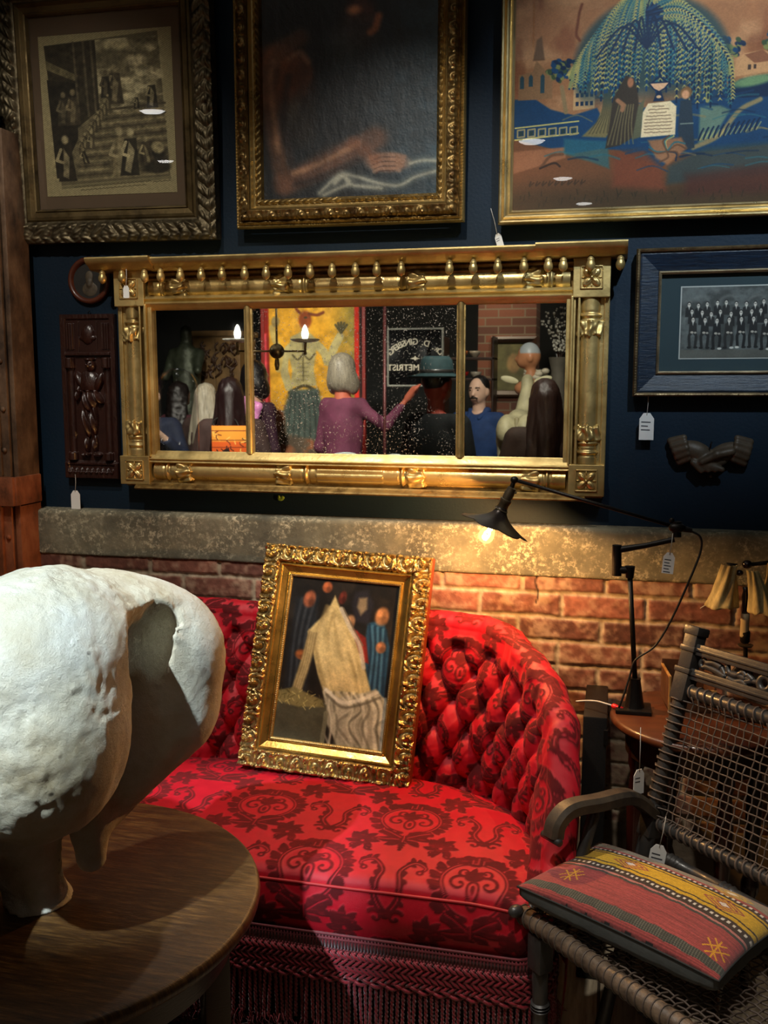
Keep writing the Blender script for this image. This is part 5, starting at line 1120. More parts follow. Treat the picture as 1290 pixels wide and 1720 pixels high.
# scalloped petal shade
def shade():
    nr, na = 26, 128; v, a = np.meshgrid(np.linspace(0, 1, nr), np.linspace(0, 2*PI, na, endpoint=False), indexing='ij')
    v = v.T; a = a.T; pet = np.abs(np.cos(a*3.5)); r = (.014+.070*v**1.5)*(1+.09*(pet-.5)*v*v); h = .052*v**.7-.004*v**4*(1-pet)
    r = r+.0022*np.cos(a*7)*v; sax = np.array([-.36, -.10, -.90]); sax /= np.linalg.norm(sax); C0 = s0+ax*.044; u = np.cross(sax, (0, 1, 0)); u /= np.linalg.norm(u); w_ = np.cross(sax, u)
    P = C0+sax*h[..., None]+(u*np.cos(a)[..., None]+w_*np.sin(a)[..., None])*r[..., None]
    q = gridfaces(na, nr, 0, True); o = mesh('petal_shade', P.reshape(-1, 3), q, mat('japanned_tin', rgb(52, 44, 40), .35, .6, .4, 30), lamp, True)
    s = o.modifiers.new('thick', 'SOLIDIFY'); s.thickness = .0012; return o
shade()
bc_ = L(817, 899, .02); t = NT('lamp_glass'); n_ = t.n
gb = n_.new('ShaderNodeBsdfGlossy'); gb.inputs[1].default_value = .02; trn = n_.new('ShaderNodeBsdfTransparent'); trn.inputs[0].default_value = (1, .86, .6, 1); em = n_.new('ShaderNodeEmission'); em.inputs[0].default_value = (1, .50, .16, 1); em.inputs[1].default_value = 1.3
a1 = n_.new('ShaderNodeAddShader'); mx = n_.new('ShaderNodeMixShader'); mx.inputs[0].default_value = .08; t.l(trn.outputs[0], mx.inputs[1]); t.l(gb.outputs[0], mx.inputs[2]); t.l(mx.outputs[0], a1.inputs[0]); t.l(em.outputs[0], a1.inputs[1]); t.l(a1.outputs[0], n_['Material Output'].inputs[0])
axb = (bc_-(s0+ax*.046)); axb = axb/np.linalg.norm(axb)
b_ = MB().lathe([(.010, -.030), (.011, -.024), (.016, -.014), (.0195, -.002), (.0195, .006), (.015, .015), (.008, .0195), (.001, .021)], tuple(bc_), tuple(axb), 24).build('bulb', t.m, lamp, True)
b_.visible_shadow = True
q = MB(); u = np.cross(axb, (0, 1, 0)); u /= np.linalg.norm(u)
q.tube(curve([bc_-axb*.02, bc_-axb*.004-u*.006, bc_+axb*.008-u*.004, bc_+axb*.010, bc_+axb*.008+u*.004, bc_-axb*.004+u*.006, bc_-axb*.02], 30), .0022, 8)
q.build('filament', emit('hot_filament', (1, .72, .35, 1), 90), b_, True)
l = bpy.data.lights.new('bulb_light', 'POINT'); l.energy = 20.0; l.color = (1, .58, .26); l.shadow_soft_size = .012
lo_ = bpy.data.objects.new('bulb_light', l); COL.objects.link(lo_); lo_.location = np.array(LP)+bc_-axb*.006
c_ = curve([j4+(.030, 0, -.006), L(1176, 902), L(1177, 925), L(1160, 970, -.01), L(1128, 1040, -.01), L(1100, 1085, -.01), L(1068, 1108, -.008), L(1058, 1135, -.01), L(1046, 1172, -.02), L(1036, 1196, -.02), L(1031, 1210, -.022)], 70)
MB().tube(c_, .0026, 8).build('power_cord', mat('black_flex', rgb(18, 17, 17), .5), lamp, True)
price_tag(1123, 944, yl-.012, 'white price tag with small print hanging from elbow of black swing-arm lamp', .05, .80, rot=.08, lines=5)
price_tag(1073, 1311, -.54, 'white price tag hanging under the front edge of the round side table', .10, .92, lines=2, tilt=.75)
# ------------------------------------------------------------ candle sconce with torn parchment shades
sc_ = thing('candle_sconce', 'old wall sconce with ivory candle tube and torn parchment shades, right edge', 'sconce', (.335, -.056, .86))
L1 = np.array([.335, -.056, .86]); Sx = lambda x, y, Y=-.14: np.array(wy(x, y, Y))-L1
M_parch = NT('torn_parchment'); v = M_parch.co((1, 1, .3)); n = M_parch.noise(30, 6, .65, v)
M_parch.set(Base_Color=M_parch.ramp(n, [(.35, rgb(120, 100, 62)), (.6, rgb(196, 182, 128))]), Roughness=.7, Transmission_Weight=0.0); M_parch.bump(n, .0012); M_parch = M_parch.m
cdl = Sx(1250, 1020); MB().lathe([(.0105, -.030), (.011, -.026), (.0105, .010), (.0112, .012), (.0105, .030)], tuple(Sx(1251, 1050)), (0, 0, 1), 20).build('candle_tube', mat('ivory_tube', rgb(206, 188, 148), .5, 0, .15, 20), sc_, True)
MB().lathe([(.001, 0), (.008, .001), (.012, .006), (.012, .030), (.009, .034)], tuple(Sx(1251, 1081)), seg=20).build('socket_cup', M_iron, sc_, 40)
MB().lathe([(.002, -.004), (.016, -.001), (.019, .003), (.017, .004), (.002, .002)], tuple(Sx(1252, 1085)), seg=28).build('drip_pan', M_socket, sc_, 40)
MB().tube(curve([Sx(1252, 1085), Sx(1252, 1108), Sx(1250, 1140, -.12), Sx(1246, 1150, -.06)], 16), .0055, 10).build('bracket_arm', M_iron, sc_, True)
MB().ball(tuple(Sx(1246, 1140, -.062)), (.03, .008, .04), 20, 10).build('wall_plate', M_iron, sc_, True)
q = MB(); q.lathe([(.006, 0), (.008, .01), (.007, .03), (.009, .045), (.006, .06), (.008, .07)], tuple(Sx(1250, 1032)), seg=16); q.ball(tuple(Sx(1255, 948)), (.013, .012, .011), 14, 8); q.ball(tuple(Sx(1242, 962)), (.010, .01, .008), 12, 6); q.build('burnt_socket', mat('charred_bakelite', rgb(34, 18, 16), .2, 0, .3, 60, coat=.8), sc_, True)
def shade_piece(name, a, b, ra, rb, th0, th1, sd):
    a = np.array(a); b = np.array(b); nv, na = 26, 40; v, th = np.meshgrid(np.linspace(0, 1, nv), np.linspace(th0, th1, na), indexing='ij'); d = (b-a)
    tear = .10*(vnoise(th*2.5, th*0+sd, 3, 4)-.5)*(v > .9); r = ra+(rb-ra)*v**1.3+.003*np.sin(th*7+v*4)
    P = a+d*(v+tear)[..., None]+np.stack([r*np.cos(th), r*np.sin(th), 0*r], -1); o = mesh(name, P.reshape(-1, 3), gridfaces(nv, na), M_parch, sc_, True)
    s = o.modifiers.new('thick', 'SOLIDIFY'); s.thickness = .001
shade_piece('parchment_shade', Sx(1226, 948), Sx(1212, 1018), .018, .040, 2.2, 6.1, 1)
shade_piece('parchment_shade', Sx(1264, 958, -.17), Sx(1282, 1028, -.17), .012, .036, 2.6, 6.6, 5)
shade_piece('parchment_shade', Sx(1300, 945), Sx(1310, 1000), .018, .040, 2.0, 6.0, 8)
MB().tube(curve([Sx(1216, 985), Sx(1200, 1006), Sx(1176, 1022)], 12), .0012, 6).build('bare_wire', M_string, sc_, True)
for p0, p1 in (((1238, 950), (1220, 948)), ((1262, 948), (1300, 944))): MB().tube([Sx(*p0), Sx(*p1)], .005, 8).build('shade_ring', M_iron, sc_, True)
# ------------------------------------------------------------ rocking chair with woven back
CO = (-.16, -.80, 0); CW = .60
ch = thing('woven_chair', 'low ebonised armchair with woven cane back and pierced crest, lower right', 'chair', CO, (0, 0, math.atan2(-.703, .711)))
# local frame: x along the seat front, y towards the back, z up
M_ebon = mat('ebonised_turning', rgb(62, 60, 58), .40, 0, .5, 14, .0006, 80, coat=.2); M_wornarm = mat('worn_dark_oak', rgb(84, 72, 56), .5, 0, .6, 16, .001, 60, c2=rgb(34, 30, 28)); M_cane = mat('dark_cane', rgb(92, 78, 68), .6, 0, .4, 60)
M_rail = mat('worn_brown_rail', rgb(128, 108, 88), .45, 0, .55, 30, .001, 120, c2=rgb(40, 34, 30))
A0, A1 = np.array([0, .330, .39]), np.array([0, .494, .946]); AU = (A1-A0)/np.linalg.norm(A1-A0); AN = np.cross(AU, (1, 0, 0)); AN /= np.linalg.norm(AN)
if AN[1] > 0: AN = -AN
bpt = lambda x, u, d=0: np.array([x, 0, 0])+A0+AU*u+AN*d     # back-plane coordinates
def basis(x, u): 
    return Matrix(((1, AN[0], AU[0], 0), (0, AN[1], AU[1], 0), (0, AN[2], AU[2], 0), (0, 0, 0, 1)))
BM = Matrix.Translation(A0) @ Matrix(((1, -AN[0], AU[0], 0), (0, -AN[1], AU[1], 0), (0, -AN[2], AU[2], 0), (0, 0, 0, 1)))
def post(x):
    q = MB(); ax_ = tuple(AU)
    q.lathe([(.013, -.42), (.016, -.30), (.012, -.10), (.015, -.095), (.012, -.09), (.019, -.06), (.019, .03), (.016, .045), (.019, .050), (.016, .055), (.019, .060), (.016, .065), (.0185, .075), (.0185, .12)], tuple(bpt(x, 0)), ax_, 20)
    for a, b, w_, bv in [(.115, .19, .019, .004), (.425, .490, .0185, .003), (.486, .498, .021, .003), (.498, .575, .017, .003), (.535, .547, .020, .003), (.572, .592, .020, .004)]:
        q._box(np.array([x-w_, -w_, a]), np.array([x+w_, w_, b]), bv, BM, None)
    q.lathe([(.015, .19), (.017, .20), (.0165, .42), (.015, .43)], tuple(bpt(x, 0)), ax_, 20)
    return q.build('back_post', M_ebon, ch, 40)
post(0.0); post(CW)
for u, r in ((.543, .0105), (.488, .0105)):
    q = MB(); q._box(np.array([.015, -r, u-.0125]), np.array([CW-.015, r, u+.0125]), .003, BM, None); q._box(np.array([.015, -r-.003, u-.003]), np.array([CW-.015, r, u+.004]), .002, BM, None); q.build('crest_rail', M_ebon, ch, 30)
# pierced fretwork between the crest rails
def fret():
    q = MB(); 
    def ring(cx, cz, r, w_): 
        q.tube([BM @ Vector((cx+r*math.cos(a), 0, cz+r*math.sin(a))) for a in np.linspace(0, 2*PI, 24, endpoint=False)], w_, 8, closed=True)
    def arm(pts, w_): q.tube([BM @ Vector((x, 0, z)) for x, z in curve(pts, 16)], w_, 8)
    for sg, c in ((1, .0), (-1, CW)):
        f_ = lambda x: c+sg*x
        ring(f_(.038), .517, .008, .0052); arm([(f_(.045), .520), (f_(.065), .524), (f_(.085), .520)], .0075); arm([(f_(.045), .512), (f_(.07), .510), (f_(.10), .503)], .0070)
        arm([(f_(.085), .520), (f_(.095), .510), (f_(.10), .503)], .006); arm([(f_(.098), .528), (f_(.105), .516), (f_(.125), .513), (f_(.14), .524), (f_(.15), .516)], .0066); arm([(f_(.10), .512), (f_(.125), .515), (f_(.15), .512)], .0064)
        arm([(f_(.105), .503), (f_(.125), .500), (f_(.14), .504), (f_(.155), .500)], .0064); arm([(f_(.150), .522), (f_(.165), .514), (f_(.150), .506)], .0066); ring(f_(.196), .515, .014, .0075)
    arm([(.150, .514), (.17, .512), (.184, .514)], .006); arm([(CW-.150, .514), (CW-.17, .512), (CW-.184, .514)], .006); arm([(.21, .515), (.25, .521), (CW*.5-.03, .515)], .006); arm([(CW-.21, .515), (CW-.25, .521), (CW*.5+.03, .515)], .006)
    arm([(CW*.5-.03, .515), (CW*.5, .522), (CW*.5+.03, .515)], .006); arm([(CW*.5-.03, .515), (CW*.5, .508), (CW*.5+.03, .515)], .006)
    q.build('fretwork', M_ebon, ch, True)
fret()
def wrapbar(name, p0, p1, r, n, m, wr=.0022, cap=True):
    p0, p1 = np.array(p0, float), np.array(p1, float); q = MB().tube([p0, p0+(p1-p0)*.01, p0+(p1-p0)*.99, p1], [r*.8, r, r, r*.8], 18); o = q.build(name, m, ch, 40)
    d = (p1-p0)/np.linalg.norm(p1-p0); u = np.cross(d, (0, 0, 1)); u /= np.linalg.norm(u); w_ = np.cross(d, u); q = MB()
    for k in range(n):
        c = p0+(p1-p0)*((k+.5)/n)+d*random.uniform(-.001, .001); th = np.linspace(0, 2*PI, 14, endpoint=False)
        q.tube([c+u*(r+wr*.4)*math.cos(t_)+w_*(r+wr*.4)*math.sin(t_)+d*.004*math.sin(t_) for t_ in th], wr, 6, closed=True)
    q.build('cane_wrapping', M_cane, o, True); return o
wrapbar('wrapped_rail', bpt(.018, .449), bpt(CW-.018, .449), .0145, 27, M_ebon); wrapbar('wrapped_rail', bpt(.018, .150), bpt(CW-.018, .150), .0125, 30, M_ebon, .0028)
# woven lattice of the back
q = MB(); rr = random.Random(9)
xs = np.arange(.036, CW-.03, .0175); us = np.arange(.168, .436, .0172)
for i, x in enumerate(xs):
    off = rr.uniform(-.001, .001); P = [bpt(x+off, .440, .012)]
    for j, u in enumerate(us[::-1]): P.append(bpt(x+off+rr.uniform(-.0005, .0005), u, .002*(1 if (i+j) % 2 else -1)))
    P.append(bpt(x+off, .158, .010)); 
    if i in (4, 9, 13, 17, 22): cut = rr.randrange(4, 12); q.tube(P[:cut], .0017, 6); q.tube([p+np.array([.002, 0, 0]) for p in P[cut+1:]], .0017, 6)
    else: q.tube(P, .0017, 6)
for j, u in enumerate(us): q.tube([bpt(-.017, u+.003, .010), bpt(-.010, u, .018), bpt(.014, u, .016)]+[bpt(x, u+rr.uniform(-.0005, .0005), .002*(-1 if (i+j) % 2 else 1)) for i, x in enumerate(xs)]+[bpt(CW-.014, u, .014)], .0017, 6)
o = q.build('woven_back', M_cane, ch, True)
for i, x in enumerate((0, CW)):
    q = MB()
    for u in us: c = bpt(x, u); q.tube([c+np.array([1, 0, 0])*.0188*math.cos(t_)+AN*.0188*math.sin(t_)-AU*.002*math.cos(t_) for t_ in np.linspace(0, 2*PI, 14, endpoint=False)], .0017, 6, closed=True)
    q.build('post_wrapping', M_cane, ch, True)
# seat: wrapped rails all round, woven web
zf = .416
front = wrapbar('front_rail', (-.012, .012, zf+.004), (CW+.03, .012, zf+.004), .0185, 34, M_rail, .0018)
MB().ball((-.020, .012, zf+.004), (.014, .0165, .0165), 14, 10).build('rail_end', mat('worn_rail_end', rgb(140, 112, 80), .5, 0, .4, 60), front, True)
wrapbar('side_rail', (.0, .022, zf+.012), (.0, .33, zf-.015), .0125, 18, M_ebon); wrapbar('side_rail', (CW, .022, zf+.012), (CW, .33, zf-.015), .0125, 18, M_ebon)
MB().ball((.0, -.012, zf+.020), (.013, .018, .013), 12, 8).build('side_rail_knob', M_ebon, ch, True)
wrapbar('rear_rail', (.01, .335, zf-.01), (CW-.01, .335, zf-.01), .0125, 30, M_ebon)
q = MB(); ys_ = np.arange(.034, .32, .0172)
for i, x in enumerate(np.arange(.018, CW-.01, .0172)): q.tube([(x, .012, zf+.022)]+[(x, y, zf+.006+.0018*(1 if (i+j) % 2 else -1)-.006*math.sin(PI*j/len(ys_))) for j, y in enumerate(ys_)]+[(x, .335, zf+.003)], .0018, 6)
for j, y in enumerate(ys_): q.tube([(-.006, y, zf+.020)]+[(x, y, zf+.006+.0018*(-1 if (i+j) % 2 else 1)-.006*math.sin(PI*j/len(ys_))) for i, x in enumerate(np.arange(.018, CW-.01, .0172))]+[(CW+.006, y, zf+.020)], .0018, 6)
q.build('woven_seat', M_cane, ch, True)
# folding X legs with turned rings, arms, stretchers
def turned(name, p0, p1, r, m=M_ebon, rings=(.35, .5), par=None):
    p0, p1 = np.array(p0, float), np.array(p1, float); Lg = np.linalg.norm(p1-p0); pr_ = [(r*.75, 0), (r, .04*Lg)]
    for k in rings: pr_ += [(r*.92, (k-.035)*Lg), (r*1.18, (k-.025)*Lg), (r*.92, (k-.015)*Lg), (r*1.18, (k-.005)*Lg), (r*.92, (k+.005)*Lg), (r*1.18, (k+.015)*Lg), (r*.92, (k+.025)*Lg)]
    pr_ += [(r, .95*Lg), (r*.75, Lg)]; return MB().lathe(pr_, tuple(p0), tuple(p1-p0), 20).build(name, m, par or ch, 40)
for x in (.045, CW-.045):
    MB()._box(np.array([x-.020, -.002, .325]), np.array([x+.020, .034, .402]), .004, None, None).build('front_block', M_ebon, ch, 30)
    turned('front_leg', (x, .016, .335), (x-.005, .03, .0), .017, rings=(.28, .62))
    turned('rear_leg', (x+.02, .20, .30), (x+.02, .40, .0), .016, rings=(.5,))
turned('stretcher', (.045, .022, .16), (CW-.045, .022, .16), .012, rings=(.12, .88)); turned('rear_stretcher', bpt(.0, .085, -.012), bpt(CW, .085, -.012), .0145, rings=(.13, .36, .62, .86)); turned('rear_stretcher', bpt(.0, .035, -.012), bpt(CW, .035, -.012), .012, rings=(.2, .8))
for x in (0.0, CW):
    pts = [bpt(x, .172)+np.array([0, -.005, 0]), (x, .30, .608), (x, .20, .618), (x, .14, .624), (x, .108, .618), (x, .086, .598), (x, .080, .572)]
    P = curve(pts, 40); q = MB(); n = len(P); w_ = .021; V = []; T = np.gradient(P, axis=0); T /= np.linalg.norm(T, axis=1)[:, None]
    for i in range(n):
        nrm = np.cross(T[i], (1, 0, 0)); nrm = nrm if nrm[2] > 0 or i > n*.8 else -nrm
        h_ = .0135
        for sx, sn in ((-1, -1), (-1.0, .35), (-.6, 1), (.6, 1), (1.0, .35), (1, -1)): V.append(P[i]+np.array([1, 0, 0])*sx*w_+nrm*sn*h_)
    fs = [(i*6+k, i*6+(k+1) % 6, (i+1)*6+(k+1) % 6, (i+1)*6+k) for i in range(n-1) for k in range(6)]+[tuple(range(6)), tuple((n-1)*6+k for k in range(5, -1, -1))]
    q.add(V, fs); a_ = q.build('arm', M_wornarm, ch, 40)
    MB().tube([(x-.026, .079, .568), (x+.026, .079, .568)], .008, 10).build('arm_scroll', M_ebon, a_, True)
    turned('arm_support', (x, .20, .60), (x+.008, .09, .335), .013, rings=(.8,))
price_tag(1104, 1440, -.625, 'white price tag with handwriting tied to the back post of the woven chair', .07, 1.02, rot=.14, lines=4)
# ------------------------------------------------------------ kilim cushion
def kilim():
    Wd, Dp = .430, .290; nu, nv = 420, 300; u, v = np.meshgrid(np.linspace(-1, 1, nu), np.linspace(-1, 1, nv), indexing='ij')
    e = (1-np.abs(u)**2.6)*(1-np.abs(v)**2.6); th = .040*np.clip(e, 0, 1)**.45; pin = 1-.07*(1-v**2)*np.abs(u)**2*0-.05*(1-np.abs(v)**2)*(np.abs(u)**6)
    X = u*Wd/2*(1-.045*(1-v**2)); Y = v*Dp/2*(1-.05*(1-u**2)); Zt = .056+th+.004*(vnoise(u*3, v*3, 4)-.5)*e; Zb = .056-.054*np.clip(e, 0, 1)**.20
    # stripes run along x; position across = v (front -1 .. back 1)
    c = np.zeros(u.shape+(3,)); col = lambda *q: np.array(q)/255.; wv = v+.006*np.sin(u*30)+.012*(vnoise(u*3, v*0, 2)-.5)
    rose, char_, ochre, brown, grey, cream, pink = col(150, 64, 62), col(62, 62, 56), col(200, 158, 34), col(56, 42, 34), col(132, 124, 108), col(214, 204, 188), col(186, 118, 108)
    bands = [(-1, -.93, rose), (-.93, -.80, char_), (-.80, -.22, rose), (-.22, -.17, char_), (-.17, -.13, pink), (-.13, -.03, brown), (-.03, .0, cream), (.0, .05, brown), (.05, .12, ochre), (.12, .15, brown), (.15, .42, ochre), (.42, .45, brown), (.45, .49, ochre), (.49, .55, brown), (.55, .58, cream), (.58, .64, rose), (.64, .86, grey), (.86, .88, rose), (.88, 1.01, grey)]
    for a, b, k in bands: c[(wv >= a) & (wv < b)] = k
    dash = (np.sin(u*115) > 0); m = ((wv > -.05) & (wv < .0)) | ((wv > .535) & (wv < .58)); c[m & dash] = cream; c[m & ~dash] = brown
    m = (wv > -.93) & (wv < -.80) & (np.sin(u*260) > .5); c[m] = col(96, 96, 84)
    m = (wv > -.8) & (wv < -.22); st_ = vnoise(u*2, wv*60, 6, 2); c[m] = c[m]*(.80+.42*st_[m][:, None])
    for (cu, cv) in ((-.66, -.50), (.86, -.62)):
        du, dv = (u-cu)*Wd/2, (wv-cv)*Dp/2; s = .026
        g = ((np.abs(np.abs(du+dv)-.010) < .0022) | (np.abs(np.abs(du-dv)-.010) < .0022) | (np.abs(np.abs(du)-.0) < .0016)) & (np.abs(du) < s) & (np.abs(dv) < s) & (np.abs(du)+np.abs(dv) < s*1.35); c[g] = col(214, 150, 40)
    for (cu, cv, k) in ((-.35, .30, 1), (.62, .30, 1), (.55, .72, 0)):
        du, dv = np.abs(u-cu)*Wd/2, np.abs(wv-cv)*Dp/2; d = du*.55+dv; g = (d < .026) & ((np.sin(d*900) > 0) | (d < .006)); c[g & (wv > .05)] = rose if k else ochre; c[(d < .007)] = cream
    c = c*(.80+.30*(.5+.5*np.sin(v*Dp*900))[..., None])*(.85+.3*vnoise(u*70, v*70, 3, 3))[..., None]
    Zt = Zt+.0006*np.sin(v*Dp*900)*e
    V = np.stack([X, Y, Zt], -1).reshape(-1, 3); return V, gridfaces(nu, nv), lin(np.clip(c, 0, 1)).reshape(-1, 3), (u, v, X, Y, Zb, e)
ki = thing('kilim_cushion', 'striped rose, ochre and grey kilim cushion with grey underside on woven chair seat', 'cushion', (-.16+.711*.188+.703*.170, -.80-.703*.188+.711*.170, .434), (math.radians(-1.5), 0, math.atan2(-.703, .711)+.21))
V, Q, C_, (u, v, X, Y, Zb, e) = kilim(); mesh('kilim_face', V, Q, attrmat('kilim_wool', rough=.9, bump=.0006, bs=600, sheen=.3), ki, True, C_)
wr = .0035*(vnoise(u*7, v*5, 4, 3)*2-1)*np.clip(1-e*1.4, 0, 1); Zb2 = Zb+wr
mesh('grey_underside', np.stack([X*1.004, Y*1.004, np.where(e < .002, .056, Zb2)], -1).reshape(-1, 3), gridfaces(*u.shape)[:, ::-1], mat('grey_cotton', rgb(104, 110, 108), .85, 0, .3, 14, .001, 30), ki, True)
ed = []
for a, b in ((slice(None), 0), (-1, slice(None))): ed.append(np.stack([X[a, b], Y[a, b], np.full(X[a, b].shape, .056)], -1))
ed = np.concatenate([ed[0], ed[1], np.stack([X[::-1, -1], Y[::-1, -1], np.full(X.shape[0], .056)], -1), np.stack([X[0, ::-1], Y[0, ::-1], np.full(X.shape[1], .056)], -1)])
MB().tube(ed[::6], .0022, 6, closed=True).build('seam', mat('charcoal_seam', rgb(50, 50, 48), .8), ki, True)
# ------------------------------------------------------------ the shop behind the camera, seen in the mirror
Y0 = -.0345
def R_(px, py, T):
    """place in the room whose mirror image lies at pixel px,py and total distance T in front of the camera plane"""
    p = wy(px, py, T-2.65); return np.array([p[0], 2*Y0-p[1], p[2]])
def person(label, px, py, T, face, skin, hair, hairstyle, coat, trousers, arms=None, h=.014, extra=None, build=1.0, scarf=None):
    hd = R_(px, py, T); s = hd[2]/1.58; o = thing('person', label, 'person', (hd[0], hd[1], 0), (0, 0, face)); b0 = build; o.scale = (s, s, s)
    b = build; aL, aR = arms or (((-.26*b, .0, 1.10), (-.24*b, -.10, .86)), ((.26*b, .0, 1.10), (.24*b, -.10, .86)))
    def limbs(k):
        out = []
        for sg, (el, ha) in ((-1, aL), (1, aR)): out += [('c', (sg*.185*b, 0, 1.36), el, .052*k*b, .043*k*b), ('c', el, ha, .043*k*b, .030*k*b)]
        return out
    torso = lambda k: [('e', (0, .005, 1.22), (.185*k*b, .118*k*b, .25*k)), ('c', (-.15*b, 0, 1.375), (.15*b, 0, 1.375), .062*k, .062*k), ('e', (0, .01, .98), (.165*k*b, .125*k*b, .17*k))]
    legs = lambda k: [('c', (sg*.09, 0, .92), (sg*.10, -.01, .50), .088*k, .058*k) for sg in (-1, 1)]+[('c', (sg*.10, -.01, .50), (sg*.10, .02, .08), .058*k, .040*k) for sg in (-1, 1)]
    head = [('e', (0, 0, 1.60), (.076, .094, .112)), ('e', (0, -.035, 1.555), (.052, .055, .062)), ('c', (0, .01, 1.50), (0, .015, 1.40), .052, .056), ('c', (0, -.088, 1.60), (0, -.106, 1.567), .009, .014), ('e', (.076, .005, 1.585), (.012, .020, .030)), ('e', (-.076, .005, 1.585), (.012, .020, .030)), ('c', (-.022, -.090, 1.532), (.022, -.090, 1.532), .008, .008), ('c', (-.035, -.078, 1.618), (.035, -.078, 1.618), .011, .011)]
    hands = []
    for sg, (el, ha) in ((-1, aL), (1, aR)):
        ha = np.array(ha); d = ha-np.array(el); d /= np.linalg.norm(d); u = np.cross(d, (0, 0, 1.)) if abs(d[2]) < .9 else np.array([0, 1., 0]); u /= np.linalg.norm(u); p = ha+d*.02
        hands += [('c', p, p+d*.06, .026, .028)]+[('c', p+d*.07+u*(i-1.5)*.019, p+d*(.125-.006*abs(i-1.3))+u*(i-1.5)*.020+np.array([0, 0, -.012]), .0095, .008) for i in range(4)]+[('c', p+d*.02-u*.02, p+d*.075-u*.045, .011, .009)]
    sk = mat('skin', skin, .55, 0, .12, 20)
    soft('body', head+torso(.88)+limbs(.8)+legs(.85)+hands+[('c', (sg*.10, .02, .05), (sg*.11, -.12, .035), .042, .036) for sg in (-1, 1)], sk, o, h*.8, .016)
    cm = mat('cloth', coat, .8, 0, .35, 12, .002, 50)
    def open_neck(P, f): f = np.maximum(f, P[..., 2]-1.43+.02*0+.9*np.clip(-P[..., 1]-.03, 0, .2)); return f+.006*(noise3(P, 14, 5, 2)-.5)
    soft('jacket', torso(1.1)+limbs(1.18), cm, o, h, .03, post=open_neck)
    soft('trousers', legs(1.1)+[('e', (0, .01, .93), (.165, .125, .11))], mat('trouser_cloth', trousers, .85, 0, .3, 14), o, h, .03)
    soft('shoe', [('c', (-.10, .03, .045), (-.11, -.14, .035), .050, .042)], M_black, o, .012, .02); soft('shoe', [('c', (.10, .03, .045), (.11, -.14, .035), .050, .042)], M_black, o, .012, .02)
    hm = mat('hair', hair, .38, 0, .55, 60, .002, 200, stretch=(1, 1, .12)) if hair else None
    cap = [('e', (0, .018, 1.632), (.087, .098, .098))]
    cut = lambda P, f: np.maximum(f, -(P[..., 1]+.062+.55*np.clip(P[..., 2]-1.655, -.2, .1)*0+(P[..., 2] > 1.665)*.04))
    if hairstyle == 'bob': soft('hair', cap+[('e', (0, .03, 1.56), (.100, .088, .10)), ('e', (-.075, .0, 1.52), (.035, .06, .07)), ('e', (.075, .0, 1.52), (.035, .06, .07))], hm, o, .010, .03, post=lambda P, f: np.maximum(f, -(P[..., 1]+.058+.03*(P[..., 2] > 1.665)))+.004*(noise3(P*np.array([1, 1, .1]), 70, 3, 2)-.5))
    elif hairstyle in ('long', 'curly'):
        soft('hair', cap+[('c', (0, .05, 1.60), (0, .125, 1.20), .080, .060), ('c', (-.06, .035, 1.58), (-.105, .08, 1.22), .042, .042), ('c', (.06, .035, 1.58), (.105, .08, 1.22), .042, .042), ('c', (-.03, .08, 1.45), (-.05, .125, 1.10), .04, .025), ('c', (.04, .08, 1.45), (.05, .125, 1.12), .04, .022)], hm, o, .011, .03, post=lambda P, f: np.maximum(f, -(P[..., 1]+.056+.035*(P[..., 2] > 1.665)))+(.022 if hairstyle == 'curly' else .016)*(noise3(P*np.array([1, 1, 1. if hairstyle == 'curly' else .10]), 34 if hairstyle == 'curly' else 60, 3, 2)-.5))
    elif hairstyle == 'short': soft('hair', cap, hm, o, .008, .02, post=lambda P, f: np.maximum(np.maximum(f+.006, -(P[..., 1]+.068-.35*np.clip(P[..., 2]-1.62, -.1, .06))), 1.585-P[..., 2]-.4*np.clip(P[..., 1], -.1, .06)))
    if extra: extra(o)
    return o
NAVYC, DK = rgb(24, 40, 72), rgb(26, 25, 25)
def man_face(o):
    dk = mat('dark_hair', rgb(34, 26, 22), .7, 0, .3, 80)
    for sg in (-1, 1):
        soft('eyebrow', [('c', (sg*.020, -.098, 1.622), (sg*.048, -.088, 1.622), .006, .004)], dk, o, .0035, .004); MB().ball((sg*.031, -.086, 1.603), (.010, .006, .0055), 10, 8).build('eye', mat('eye_dark', rgb(26, 20, 18), .2), o, True)
    soft('moustache', [('c', (-.030, -.094, 1.538), (0, -.104, 1.546), .007, .008), ('c', (0, -.104, 1.546), (.030, -.094, 1.538), .008, .007)], dk, o, .004, .006)
    soft('collar', [('c', (-.07, .02, 1.44), (-.05, -.09, 1.38), .024, .018), ('c', (.07, .02, 1.44), (.05, -.09, 1.38), .024, .018), ('c', (-.07, .02, 1.44), (.07, .02, 1.44), .026, .026)], mat('denim', rgb(34, 66, 120), .8, 0, .3, 40), o, .010, .02)
def pinkcollar(o):
    m = mat('pink_satin', rgb(240, 150, 214), .4, 0, .25, 30)
    for sg in (-1, 1): soft('wide_collar', [('c', (0, .10, 1.44), (sg*.13, .10, 1.40), .035, .03), ('c', (sg*.13, .09, 1.40), (sg*.10, .13, 1.24), .03, .022), ('c', (0, .12, 1.40), (sg*.06, .14, 1.22), .03, .026)], m, o, .010, .02)
